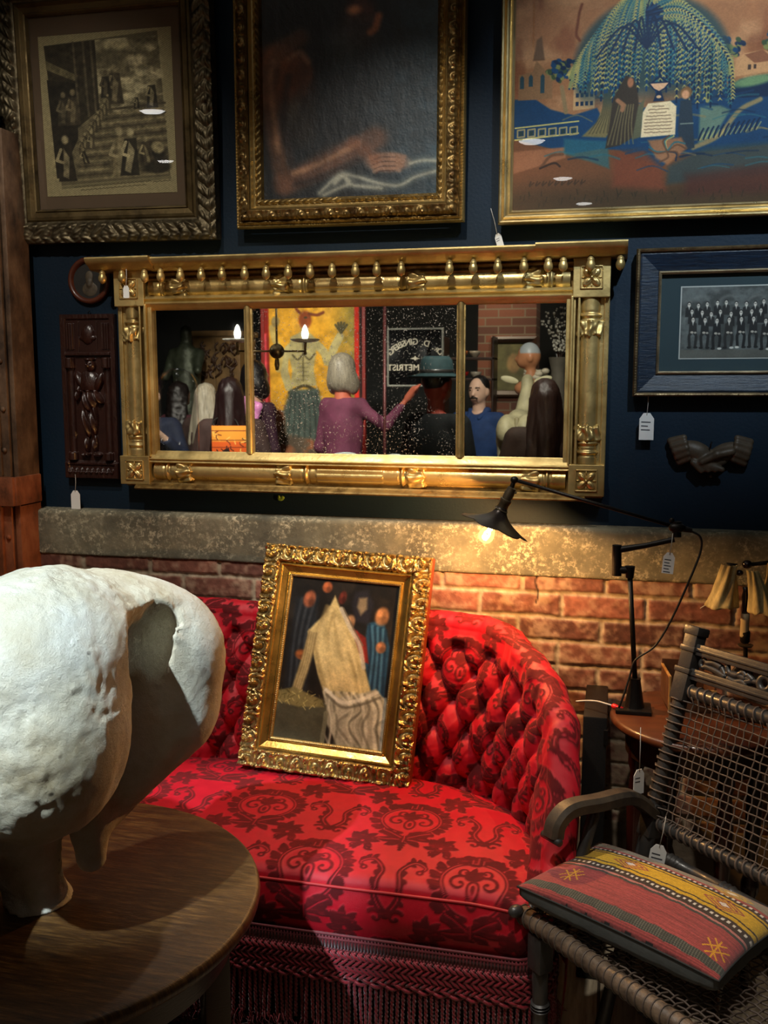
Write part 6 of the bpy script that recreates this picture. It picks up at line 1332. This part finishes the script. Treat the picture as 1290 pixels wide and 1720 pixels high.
def hatbit(o):
    q = MB(); q.lathe([(.088, 1.655), (.155, 1.640), (.170, 1.648), (.171, 1.652), (.155, 1.648), (.098, 1.668), (.096, 1.70), (.088, 1.745), (.070, 1.768), (.035, 1.756), (.001, 1.750)], (0, .01, 0), seg=48, sy=1.12)
    q.build('felt_hat', mat('teal_felt', rgb(34, 62, 66), .8, 0, .3, 30), o, True)
    MB().lathe([(.0965, 1.667), (.0985, 1.668), (.098, 1.690), (.096, 1.691)], (0, .01, 0), seg=40, sy=1.12).build('hat_band', M_black, o, True)
def tote(o):
    A = Art(0, 0, 100, 120, 1, (226, 96, 30)); r = random.Random(8); A.poly([(0, 0), (100, 0), (100, 44), (0, 44)], (240, 156, 52), 2)
    for i in range(26): x, y = r.uniform(6, 94), r.uniform(12, 112); A.line(curve([(x, y), (x+r.uniform(-10, 10), y+7), (x+r.uniform(-12, 12), y+12)], 8), 2.4, r.choice([(110, 40, 20), (40, 24, 18), (250, 190, 90)]), 1)
    A.poly([(52, 60), (74, 76), (92, 82), (80, 92), (92, 118), (54, 118), (60, 92), (48, 78)], (34, 20, 18), 1.5)
    for y in (14, 40, 60): A.line([(0, y), (100, y)], 1.6, (120, 40, 20), 1)
    b = panel('tote_bag', .25, .30, A.nx, A.ny, A.colors(), attrmat('printed_canvas', rough=.8), o, 0, -.02*np.sin(np.linspace(0, PI, A.nx))[:, None]*np.sin(np.linspace(0, PI, A.ny))[None]); b.rotation_euler = (0, 0, PI); b.location = (.02, .215, 1.24)
    sm = b.modifiers.new('thick', 'SOLIDIFY'); sm.thickness = .06; sm.offset = 1
    MB().tube(curve([(-.07, .21, 1.36), (-.10, .16, 1.42), (-.02, .02, 1.46), (.06, .16, 1.42), (.09, .21, 1.36)], 20), .006, 8).build('strap', M_black, o, True)
def phone(o):
    MB()._box(np.array([-.085, -.34, 1.375]), np.array([.075, -.332, 1.455]), .003, None, None).build('phone', mat('phone_case', rgb(120, 30, 34), .3), o)
person('person with curly dark hair in maroon padded jacket, reflected at left of mirror', 303, 668, 7.0, .3, rgb(150, 110, 90), rgb(34, 26, 24), 'curly', rgb(96, 48, 58), DK)
person('person in navy top holding up a phone, reflected at far left edge of mirror', 250, 668, 6.0, PI-.2, rgb(206, 170, 146), rgb(30, 24, 22), 'short', rgb(22, 32, 58), NAVYC, arms=(((-.27, -.06, 1.14), (-.10, -.28, 1.36)), ((.27, -.06, 1.14), (.10, -.28, 1.36))), extra=phone)
person('person with long white-blonde hair in brown coat seen from behind in mirror', 348, 672, 6.7, .15, rgb(200, 160, 140), rgb(212, 200, 176), 'long', rgb(74, 54, 50), rgb(150, 50, 40))
person('person with long dark hair carrying printed orange tote bag, reflected in left pane', 387, 668, 5.75, -.25, rgb(120, 76, 60), rgb(40, 22, 22), 'long', rgb(70, 48, 44), DK, extra=tote)
person('person with black hair, wide bright pink collar and dark coat reflected beside the mirror mullion', 430, 640, 6.25, .5, rgb(190, 140, 120), rgb(20, 16, 18), 'bob', rgb(52, 14, 36), rgb(70, 10, 34), build=.72, extra=pinkcollar)
person('person with grey bob in dusky pink jacket pointing right, reflected in middle pane', 577, 630, 6.1, .25, rgb(206, 110, 84), rgb(168, 158, 138), 'bob', rgb(120, 58, 84), DK, arms=(((-.19, .0, 1.10), (-.16, -.14, .90)), ((.30, -.03, 1.25), (.42, -.10, 1.42))), build=.72)
person('person in teal felt hat and dark coat seen from behind in middle pane', 735, 652, 5.3, .55, rgb(150, 60, 46), rgb(20, 18, 18), 'short', rgb(18, 24, 26), DK, build=1.0, extra=hatbit)
person('person with moustache and short dark hair in blue denim jacket, reflected in right pane', 804, 660, 6.95, PI+.30, rgb(232, 190, 164), rgb(30, 26, 24), 'short', rgb(34, 66, 120), NAVYC, h=.011, extra=man_face)
person('person with very long brown hair in brown leather jacket, reflected at right', 914, 676, 5.3, -.3, rgb(190, 150, 130), rgb(52, 34, 28), 'long', rgb(62, 44, 34), DK)
# chandelier with candle bulbs
hub = R_(465, 590, 4.9); cn = thing('candle_chandelier', 'brass hanging chandelier with scalloped saucers and lit candle bulbs, seen in mirror', 'chandelier', tuple(hub))
M_brass = goldmat('aged_brass', (.34, .26, .14), (.12, .09, .05), .35)
MB().ball((0, 0, 0), .040, 20, 14).lathe([(.008, -.10), (.014, -.07), (.010, -.04)], (0, 0, 0)).build('hub', M_brass, cn, True); MB().tube([(0, 0, .03), (0, 0, ZC-hub[2])], .006, 10).build('stem', M_brass, cn, True)
rx = np.array([1, 0, 0])
for k, (a, ln) in enumerate(((162, .205), (-14, .150))):
    a = math.radians(a); d = np.array([math.cos(a), math.sin(a), 0]); e = d*ln
    MB().tube([d*.03, e], .005, 8).build('arm', M_brass, cn, True); MB().lathe([(.006, -.02), (.010, -.01), (.006, 0), (.008, .03), (.010, .05)], tuple(e), seg=14).build('cup', M_brass, cn, True)
    na = 60; V = []; 
    for r, z in ((.004, .048), (.034, .046), (.064, .052), (.078, .062), (.074, .064), (.061, .056), (.032, .050), (.004, .052)):
        for i in range(na): t_ = 2*PI*i/na; V.append((e[0]+r*(1+.04*math.cos(12*t_))*math.cos(t_), e[1]+r*(1+.04*math.cos(12*t_))*math.sin(t_), z))
    mesh('glass_saucer', V, [(j*na+i, j*na+(i+1) % na, (j+1)*na+(i+1) % na, (j+1)*na+i) for j in range(7) for i in range(na)], bpy.data.materials.get('milk_glass') or mat('milk_glass', rgb(236, 236, 226), .25, 0, .05), cn, True)
    MB().lathe([(.009, .05), (.011, .06), (.017, .085), (.016, .10), (.009, .125), (.001, .138)], tuple(e), seg=18).build('candle_bulb', bpy.data.materials.get('lit_bulb') or emit('lit_bulb', (1, .95, .85, 1), 16), cn, True)
# painted banner
def art_banner():
    A = Art(440, 470, 612, 800, .8, (232, 168, 44)); X, Y = A.X, A.Y
    A.put(sst(540, 610, X)*.8, (120, 122, 70)); A.put(sst(.5, .75, vnoise(X*.04, Y*.04, 3))*.6, (224, 168, 66)); A.put((Y > 690)*.9+0*X, (96, 84, 78)); A.put(sst(.4, .6, vnoise(X*.06, Y*.05, 8))*(Y > 680)*.8, (166, 96, 60))
    A.poly([(440, 470), (450, 470), (452, 800), (440, 800)], (150, 30, 20), 2); A.poly([(440, 560), (446, 560), (448, 800), (440, 800)], (236, 80, 90), 2); A.poly([(596, 470), (604, 470), (604, 800), (596, 800)], (206, 44, 30), 1.5); A.poly([(604, 470), (612, 470), (612, 800), (604, 800)], (40, 16, 14), 1.5)
    sk, dk = (186, 172, 118), (70, 60, 36)
    A.line(curve([(528, 575), (545, 592), (552, 608), (562, 584), (572, 566)], 20), 13, sk, 2); A.line(curve([(500, 575), (482, 590), (476, 620), (484, 650)], 16), 13, sk, 2)
    A.poly([(488, 566), (505, 558), (522, 560), (534, 572), (530, 600), (527, 620), (532, 648), (486, 650), (490, 622), (484, 596)], sk, 2); A.line([(512, 548), (513, 562)], 12, sk, 2)
    A.ell(513, 538, 11, 15, (150, 70, 30), 0, .25); A.line(curve([(520, 528), (534, 530), (544, 526)], 8), 4, (120, 60, 34), 2); A.line(curve([(504, 526), (498, 518), (504, 512)], 8), 4, (120, 60, 34), 2); A.ell(514, 534, 3, 2, dk)
    for x in (500, 520): A.line(curve([(x-9, 596), (x, 604), (x+9, 594)], 8), 2, dk, 1.5, .8)
    A.line([(509, 566), (509, 640)], 1.5, dk, 2, .6)
    for i in range(5): A.line([(500, 610+i*7), (518, 610+i*7)], 1.2, dk, 1.5, .35)
    for i in range(5): a = math.radians(50+i*20); A.line([(574, 560), (574+15*math.cos(a), 560-17*math.sin(a))], 3.6, (92, 84, 52), 1)
    A.line(curve([(484, 660), (510, 648), (534, 658)], 10), 4, dk, 2); A.poly([(486, 655), (534, 652), (548, 700), (530, 740), (480, 730), (474, 690)], (84, 96, 88), 4)
    for i in range(7): A.line(curve([(488+i*7, 660), (484+i*9, 700), (480+i*10, 735)], 8), 2, (50, 58, 54), 2, .7)
    A.line(curve([(456, 550), (460, 570), (470, 590), (466, 620)], 12), 9, (196, 170, 96), 2); A.ell(462, 540, 7, 9, (150, 130, 80)); A.noise(.1, .25, 4); return A
A = art_banner(); c0, c1 = R_(440, 470, 6.9), R_(612, 800, 6.9); W_ = c1[0]-c0[0]; H_ = c0[2]-c1[2]
bn = thing('painted_banner', 'tall orange-yellow painted panel of figure with raised hand, reflected in middle pane', 'banner', ((c0[0]+c1[0])/2, c0[1], (c0[2]+c1[2])/2), (0, 0, PI))
o = panel('painting', W_, H_, A.nx, A.ny, A.I[::-1].reshape(-1, 3) if False else lin(np.clip(A.I[::-1], 0, 1)).reshape(-1, 3), attrmat('banner_paint', rough=.8), bn); o.scale = (1, 1, 1)
for sg in (-1, 1): MB()._box(np.array([sg*W_/2-.012, -.012, -bn.location[2]]), np.array([sg*W_/2+.012, .02, H_/2]), .002, None, None).build('red_post', mat('red_paint', rgb(150, 34, 24), .5) if sg < 0 else bpy.data.materials['red_paint'], bn)
MB()._box(np.array([-W_/2, .004, -H_/2]), np.array([W_/2, .02, H_/2]), 0, None, None).build('backing_board', M_wood, bn)
# optometrist sign
def textmesh(txt, size, parent, M, m, name='lettering', ext=.001):
    c = bpy.data.curves.new('t', 'FONT'); c.body = txt; c.size = size; c.align_x = 'CENTER'; c.extrude = ext; c.offset = size*.012
    o = bpy.data.objects.new('t', c); COL.objects.link(o); dg = bpy.context.evaluated_depsgraph_get(); me = bpy.data.meshes.new_from_object(o.evaluated_get(dg)); bpy.data.objects.remove(o)
    me.transform(M); me.materials.clear(); me.materials.append(m); me.name = name; o = bpy.data.objects.new(name, me); COL.objects.link(o); o.parent = parent; return o
a, b = R_(652, 553, 6.6), R_(743, 648, 6.6); W_, H_ = b[0]-a[0], a[2]-b[2]
sg_ = thing('optometrist_sign', 'black glass shop sign with silver letters in thin grey frame, reflected in middle pane', 'sign', ((a[0]+b[0])/2, a[1], (a[2]+b[2])/2), (0, 0, PI))
MB()._box(np.array([-W_/2, 0, -H_/2]), np.array([W_/2, .02, H_/2]), 0, None, None).build('black_panel', mat('black_glass', rgb(8, 8, 9), .15, 0, .1), sg_)
for A_, B_ in (((-W_/2-.006, -H_/2-.006), (W_/2+.006, -H_/2+.006)), ((-W_/2-.006, H_/2-.006), (W_/2+.006, H_/2+.006)), ((-W_/2-.006, -H_/2), (-W_/2+.006, H_/2)), ((W_/2-.006, -H_/2), (W_/2+.006, H_/2))):
    MB()._box(np.array([A_[0], -.010, A_[1]]), np.array([B_[0], .022, B_[1]]), .002, None, None).build('frame', bpy.data.materials.get('grey_metal') or mat('grey_metal', rgb(150, 150, 140), .4, .3), sg_)
M_let = mat('silver_leaf', rgb(214, 206, 184), .5, 0, .15, 60); Rm = Matrix.Rotation(PI/2, 4, 'X'); txt = 'DR. D. GINSBERG'; n = len(txt); rad = W_*.62
M_let.node_tree.nodes['Principled BSDF'].inputs['Emission Strength'].default_value = 0
for i, chh in enumerate(txt):
    if chh == ' ': continue
    th = math.radians((i-(n-1)/2)*6.1); sz = .058 if chh != 'R' or i > 2 else .042
    M = Matrix.Translation((rad*math.sin(th), -.0015, H_*.24-rad+rad*math.cos(th)-.005)) @ Matrix.Rotation(th, 4, 'Y') @ Rm; textmesh(chh, sz, sg_, M, M_let, 'letter')
textmesh('OPTOMETRIST', .060, sg_, Matrix.Translation((0, -.0015, -H_*.23)) @ Rm, M_let)
q = MB(); q.prism([(-.035, .002), (-.008, .010), (0, .022), (.008, .010), (.035, .002), (.010, -.002), (0, -.012), (-.010, -.002)], -.002, 0); q.build('emblem', M_let, sg_).location = (0, 0, -.01)
# carved wooden deer with a doll-head bust behind it
dp = R_(866, 760, 5.9); dr = thing('wooden_deer', 'pale carved wooden deer seen from behind in right mirror pane', 'sculpture', (dp[0], dp[1], 0)); D_ = lambda x, y, T=5.9: tuple(R_(x, y, T)-np.array([dp[0], dp[1], 0]))
pr2 = [('e', D_(852, 725), (.068, .12, .105)), ('e', D_(882, 725), (.062, .12, .105)), ('e', D_(872, 712, 6.15), (.085, .22, .095)), ('c', D_(878, 712, 6.3), D_(886, 650, 6.4), .070, .038), ('e', D_(886, 640, 6.45), (.040, .075, .045)), 
       ('c', D_(846, 745), D_(843, 800), .042, .024), ('c', D_(884, 745), D_(887, 800), .042, .024), ('c', D_(843, 800), D_(845, 865, 5.92), .024, .022), ('c', D_(887, 800), D_(886, 865, 5.92), .024, .022), ('c', D_(860, 750, 6.25), D_(858, 860, 6.27), .030, .020), ('c', D_(886, 750, 6.25), D_(890, 860, 6.27), .030, .020)]
soft('deer_body', pr2, mat('limewashed_wood', rgb(186, 178, 140), .6, 0, .35, 14, .002, 60), dr, .0085, .035)
soft('tail', [('c', D_(868, 705, 5.84), D_(868, 735, 5.80), .016, .010)], mat('tail_wood', rgb(150, 140, 104), .6), dr, .006, .01)
for x, e in ((842, -.05), (922, .05)): MB().ball(D_(x+(14 if x < 870 else -10), 638, 6.42), (.062, .010, .024), 16, 8, Matrix.Rotation(.25 if x < 870 else -.25, 4, 'Y')).build('ear', mat('ear_wood', rgb(206, 200, 160), .6), dr, True)
zt = D_(845, 868)[2]; pl = thing('display_plinth', 'black display plinth under the carved deer', 'plinth', (dp[0], dp[1]-.2, 0)); MB()._box(np.array([-.15, -.30, 0]), np.array([.17, .32, zt-.025]), .006, None, None).build('plinth_body', M_black, pl, 30)
hb = R_(889, 598, 6.7); bu = thing('doll_head_bust', 'bald painted doll head with grey cap above the deer, reflected in right pane', 'sculpture', (hb[0], hb[1], 0)); z = hb[2]
def cc(V): 
    c = np.tile(lin(np.array([176, 120, 84])/255.), (len(V), 1)); c[(V[:, 2] > z+.018-.5*(V[:, 0]+.02)*0) & (V[:, 0] > -.060+.0*V[:, 2])] = lin(np.array([150, 156, 158])/255.); return c
soft('head', [('e', (0, 0, z), (.078, .068, .092)), ('e', (-.045, 0, z-.035), (.040, .045, .045)), ('c', (-.075, 0, z-.005), (-.088, 0, z-.022), .008, .011), ('c', (.01, 0, z-.08), (.015, 0, z-.17), .034, .045), ('e', (0, -.02, z-.22), (.10, .07, .06)), ('e', (.012, .066, z-.015), (.016, .010, .024))], attrmat('painted_plaster', rough=.4), bu, .007, .018, colfn=cc)
MB().lathe([(.14, 0), (.14, .03), (.02, .06), (.02, z-.30), (.05, z-.26), (.06, z-.24)], seg=24).build('stand', M_black, bu, 40)
q = MB()
for k in range(14): a = random.uniform(0, 6.28); q.ball((.05+.06*math.cos(a), .02*math.sin(a), z-.13+random.uniform(-.03, .03)), (.03, .02, .02), 10, 7)
q.build('shell_garland', mat('shells', rgb(190, 180, 156), .6, 0, .4, 30), bu, True)
# brick pier with dark framed mirror, carved cabinet, bronze figure, dome, blossom, pole
a, b = R_(806, 300, 8.2), R_(906, 300, 8.2)
t = NT('dark_brick'); bt = t.new('ShaderNodeTexBrick'); bt.inputs['Scale'].default_value = 1; t.l(t.co((1, 1, 1), (PI/2, 0, 0)), bt.inputs['Vector']); bt.inputs['Brick Width'].default_value = .22; bt.inputs['Row Height'].default_value = .07; bt.inputs['Mortar Size'].default_value = .006
bt.inputs['Color1'].default_value = rgb(96, 56, 40); bt.inputs['Color2'].default_value = rgb(64, 38, 30); bt.inputs['Mortar'].default_value = rgb(90, 80, 66); t.set(Base_Color=bt.outputs[0], Roughness=.9)
o = MB()._box(np.array([a[0], a[1]-.4, 0]), np.array([b[0], a[1], ZC]), .01, None, None).build('wall_pier', t.m); o['kind'] = 'structure'
fm = R_(862, 616, 8.15); fo = thing('dark_framed_picture', 'dark wood framed picture on the brick pier reflected behind the doll head', 'picture', (fm[0], fm[1]+.01, fm[2]), (0, 0, PI)); moulding('wooden_frame', .38, .50, [(0, 0), (0, .03), (.02, .04), (.05, .02), (.055, .01)], M_wood, fo); A = Art(0, 0, 60, 80, 2, (70, 70, 44)); A.ell(30, 34, 12, 16, (110, 90, 60)); A.noise(.1, .3, 3); panel('painting', .28, .40, A.nx, A.ny, A.colors(), attrmat('murky_paint', rough=.6), fo, -.008)
fo.location[1] = a[1]
cbp, cbq = R_(322, 556, 8.2), R_(402, 556, 8.2); wd = cbq[0]-cbp[0]; cz = cbp[2]
cab = thing('carved_cabinet', 'tall carved wooden cabinet reflected at left behind the visitors', 'cabinet', ((cbp[0]+cbq[0])/2, cbp[1]-.2, 0)); M_ck = mat('pale_carved_wood', rgb(126, 96, 56), .6, 0, .5, 10, .002, 40)
MB()._box(np.array([-wd/2, -.2, 0]), np.array([wd/2, .2, cz]), .01, None, None)._box(np.array([-wd/2-.02, -.22, cz-.05]), np.array([wd/2+.02, .22, cz]), .008, None, None).build('carcase', M_ck, cab)
for sx in (-1, 1): MB()._box(np.array([min(sx*.004, sx*(wd/2-.01)), .2, .1]), np.array([max(sx*.004, sx*(wd/2-.01)), .215, cz-.07]), .004, None, None).build('door', M_ck, cab)
q = MB()
for k in range(46):
    x = random.uniform(.0, wd/2-.03) if k % 3 else random.uniform(-wd/2+.03, 0); zz = cz-.07-random.uniform(.02, .30); q.tube(curve([(x, .222, zz), (x+random.uniform(-.04, .04), .235, zz-.03), (x+random.uniform(-.04, .04), .224, zz-.07)], 8), .009, 6)
q.build('carved_relief', mat('dark_carving', rgb(64, 38, 20), .5, 0, .5, 20), cab, True)
sp_ = R_(312, 560, 7.9); stt = thing('bronze_figure', 'greenish bronze draped figure reflected at left above the glass dome', 'sculpture', (sp_[0], sp_[1], 0)); z = sp_[2]
soft('figure', [('e', (0, 0, z), (.05, .055, .07)), ('c', (0, 0, z-.06), (0, 0, z-.14), .035, .07), ('e', (0, 0, z-.26), (.13, .09, .16)), ('c', (-.12, 0, z-.18), (-.19, .03, z-.38), .05, .035), ('c', (.12, 0, z-.18), (.15, .10, z-.32), .05, .035), ('c', (0, 0, z-.36), (0, .0, .62), .12, .15)], mat('verdigris_bronze', rgb(72, 78, 62), .45, .4, .5, 18, .004, 40), stt, .012, .04, post=lambda P, f: f+.012*(noise3(P, 20, 3, 2)-.5))
MB()._box(np.array([-.18, -.18, 0]), np.array([.18, .18, .55]), .01, None, None).build('stone_base', M_dark, stt)
dm = R_(297, 618, 5.0); rd = abs(R_(331, 700, 5.0)[0]-dm[0]); do = thing('glass_dome', 'clear glass display dome on a stand reflected at left edge of mirror', 'dome', (dm[0], dm[1], 0)); zt = dm[2]
g = NT('thin_glass'); n_ = g.n; tr = n_.new('ShaderNodeBsdfTransparent'); gl = n_.new('ShaderNodeBsdfGlossy'); gl.inputs['Roughness'].default_value = .02; lw = n_.new('ShaderNodeLayerWeight'); lw.inputs[0].default_value = .12; ms = n_.new('ShaderNodeMixShader'); g.l(lw.outputs['Facing'], ms.inputs[0]); g.l(tr.outputs[0], ms.inputs[1]); g.l(gl.outputs[0], ms.inputs[2]); g.l(ms.outputs[0], n_['Material Output'].inputs[0])
MB().lathe([(rd, zt-.62), (rd, zt-rd)]+[(rd*math.cos(a), zt-rd+rd*math.sin(a)) for a in np.linspace(.1, PI/2, 12)], seg=48).build('dome_glass', g.m, do, True)
MB().lathe([(.16, 0), (.16, .04), (.03, .08), (.03, zt-.72), (rd+.03, zt-.67), (rd+.03, zt-.62), (.001, zt-.62)], seg=36).build('pedestal', M_wood, do, 40)
bl = R_(938, 600, 7.2); bo = thing('blossom_branches', 'tall vase of white blossom branches reflected at upper right of mirror', 'plant', (bl[0], bl[1], 0)); z = bl[2]
MB().lathe([(.06, 0), (.10, .1), (.11, .6), (.05, z-.1), (.07, z)], seg=30).build('vase', mat('grey_vase', rgb(110, 104, 92), .4), bo, 40)
qs, qb = MB(), MB(); rr = random.Random(12)
for k in range(13):
    a = rr.uniform(-1, 1); P = curve([(0, 0, z-.05), (a*.08, rr.uniform(-.05, .05), z+.12), (a*.22, rr.uniform(-.1, .1), z+.26+rr.uniform(0, .14))], 16); qs.tube(P, .0025, 5)
    for p in P[5:]:
        for _ in range(2): qb.ball(p+np.array([rr.uniform(-.012, .012) for _ in range(3)]), rr.uniform(.005, .010), 6, 5)
qs.build('stems', M_wood, bo); o = qb.build('blossoms', mat('blossom_white', rgb(226, 222, 206), .7), bo, True); o['kind'] = 'stuff'
pb = R_(646, 700, 5.9); po = thing('standing_pole', 'thin dull red metal pole standing among the visitors, reflected in middle pane', 'pole', (pb[0], pb[1], 0)); MB().tube([(0, 0, .01), (0, 0, 2.1)], .010, 10).build('pole', mat('dull_red_metal', rgb(120, 66, 66), .4, .3), po, True); MB().lathe([(.12, 0), (.12, .015), (.02, .03)], seg=30).build('foot', M_iron, po, 40)
for px, py, T, w_, h_, nm in ((612, 520, 8.4, .25, .5, 'stringed instrument shape'), (765, 545, 8.3, .16, .34, '')):
    pass
sv = R_(790, 592, 7.6); so = thing('shelf_unit', 'dark shelving with red and white ornaments reflected beside the man in denim', 'shelf', (sv[0], sv[1], 0))
for zz in (sv[2]-.04, sv[2]-.20, sv[2]-.5): MB()._box(np.array([-.20, -.12, zz-.02]), np.array([.20, .12, zz]), .003, None, None).build('shelf_board', M_wood, so)
for sx in (-.2, .185): MB()._box(np.array([sx, -.12, 0]), np.array([sx+.015, .12, sv[2]+.12]), .003, None, None).build('upright', M_wood, so)
for k, (dx, zz, c) in enumerate(((-.06, sv[2]-.04, rgb(190, 110, 60)), (.04, sv[2]-.04, rgb(180, 170, 150)), (-.05, sv[2]-.20, rgb(180, 40, 34)), (.05, sv[2]-.20, rgb(200, 190, 170)))):
    v_ = thing('ornament_bowl', ['amber bowl on the upper shelf beside the man in denim', 'pale bowl on the upper shelf beside the man in denim', 'red bowl on the lower shelf beside the man in denim', 'cream bowl on the lower shelf beside the man in denim'][k], 'bowl', (sv[0]+dx, sv[1]+.02, zz)); MB().lathe([(.015, 0), (.02, .004), (.04, .03), (.045, .05), (.040, .05), (.001, .012)], seg=24).build('bowl_body', mat('glaze', c, .3), v_, True)

# ceiling lamps of the shop, whose glints show on the picture glass
def glint(px, py, T, plane_y, tilt):
    n = np.array([0, -math.cos(tilt), -math.sin(tilt)]); p = wy(px, py, plane_y); d = p-CAM; L_ = np.linalg.norm(d); d = d/L_; r = d-2*(d @ n)*n; return p+r*(T-L_)
for i, (px, py, T, py_, tl, w_) in enumerate(((893, 238, 5.6, -.045, .012, .075), (945, 300, 7.2, -.045, .012, .07), (981, 342, 8.4, -.045, .012, .07), (254, 187, 5.6, -.05, .05, .07), (275, 270, 7.0, -.05, .05, .06))):
    g_ = glint(px, py, T, py_, tl); o = thing('ceiling_lamp', ['round white ceiling lamp glinting largest on the needlework glass', 'round white ceiling lamp, middle glint on the needlework glass', 'round white ceiling lamp, lowest glint on the needlework glass', 'round white ceiling lamp, upper glint on the engraving glass', 'round white ceiling lamp, lower glint on the engraving glass'][i], 'lamp', tuple(g_))
    MB().lathe([(w_+.012, .03), (w_+.016, .0), (w_, .0), (w_*.9, .012), (.001, .012)], seg=30).build('housing', M_iron, o, 40)
    MB().lathe([(.001, -.010), (w_*.7, -.006), (w_*.95, .004), (w_*.95, .010), (.001, .010)], seg=30).build('diffuser', bpy.data.materials.get('lamp_diffuser') or emit('lamp_diffuser', (1, .97, .92, 1), 14), o, True)
    if g_[2] < ZC-.05: MB().tube([(0, 0, .012), (0, 0, ZC-g_[2])], .006, 8).build('stem', M_iron, o, True)
# ------------------------------------------------------------ light
def spot(name, loc, target, W, size=60, blend=.5, color=(1, 1, 1), r=.05):
    l = bpy.data.lights.new(name, 'SPOT'); l.energy = W; l.spot_size = math.radians(size); l.spot_blend = blend; l.color = color; l.shadow_soft_size = r
    o = bpy.data.objects.new(name, l); COL.objects.link(o); o.location = loc
    o.rotation_euler = (Vector(target)-Vector(loc)).to_track_quat('-Z', 'Y').to_euler(); return o
WARM = (1, .80, .58); NEU = (1, .93, .82); COOL = (.78, .90, 1)
spot('track_spot_sofa', (-1.05, -1.05, 3.3), (-.45, -.50, .45), 122, 42, .6, NEU, .03)
spot('track_spot_bone', (-1.15, -3.05, 3.15), (-.95, -1.34, 1.10), 680, 14.5, .55, (.76, .91, 1), .025)
spot('track_spot_mirror', (-.42, -1.75, 3.3), (-.62, 0, 1.55), 150, 34, .8, NEU, .03)
spot('track_spot_right', (.55, -1.9, 3.2), (.22, 0, 2.05), 210, 36, .9, (.74, .89, 1), .03)
spot('track_spot_left', (-1.15, -2.0, 3.2), (-1.6, 0, 1.80), 90, 34, .9, NEU, .03)
spot('track_spot_chair', (-.15, -1.75, 3.2), (.16, -.78, .5), 105, 30, .6, NEU, .03)
spot('reflection_fill_spot', (-1.9, -1.1, 3.0), (-2.6, -4.0, 1.35), 560, 50, .7, NEU, .05)  # added spots, brighten the visitors and back room seen in the mirror
spot('reflection_fill_spot', (-.55, -1.6, 3.2), (-.70, -3.5, 1.4), 330, 50, .7, NEU, .05)
spot('reflection_fill_spot', (-1.3, -4.2, 3.3), (-2.0, -6.5, 1.6), 260, 80, .7, WARM, .05)
spot('reflection_fill_spot', (-.2, -4.5, 3.3), (-.8, -7.0, 1.6), 160, 70, .7, WARM, .05)
spot('brick_fill_spot', (-1.25, -1.5, 3.3), (-1.25, 0, .9), 75, 30, .8, NEU, .03)  # added spot without a fixture, brightens the left brickwork and sofa
w = bpy.data.worlds.new('world'); SC.world = w; w.use_nodes = True
w.node_tree.nodes['Background'].inputs[0].default_value = (.45, .5, .6, 1); w.node_tree.nodes['Background'].inputs[1].default_value = .02
def area(name, loc, target, W, sx, sy, color=(1, 1, 1)):
    l = bpy.data.lights.new(name, 'AREA'); l.shape = 'RECTANGLE'; l.size = sx; l.size_y = sy; l.energy = W; l.color = color
    o = bpy.data.objects.new(name, l); COL.objects.link(o); o.location = loc
    o.rotation_euler = (Vector(target)-Vector(loc)).to_track_quat('-Z', 'Y').to_euler(); return o
area('ceiling_fill', (-.5, -2.6, 3.4), (-.5, -2.6, 0), 5, 2.5, 2.5, NEU)
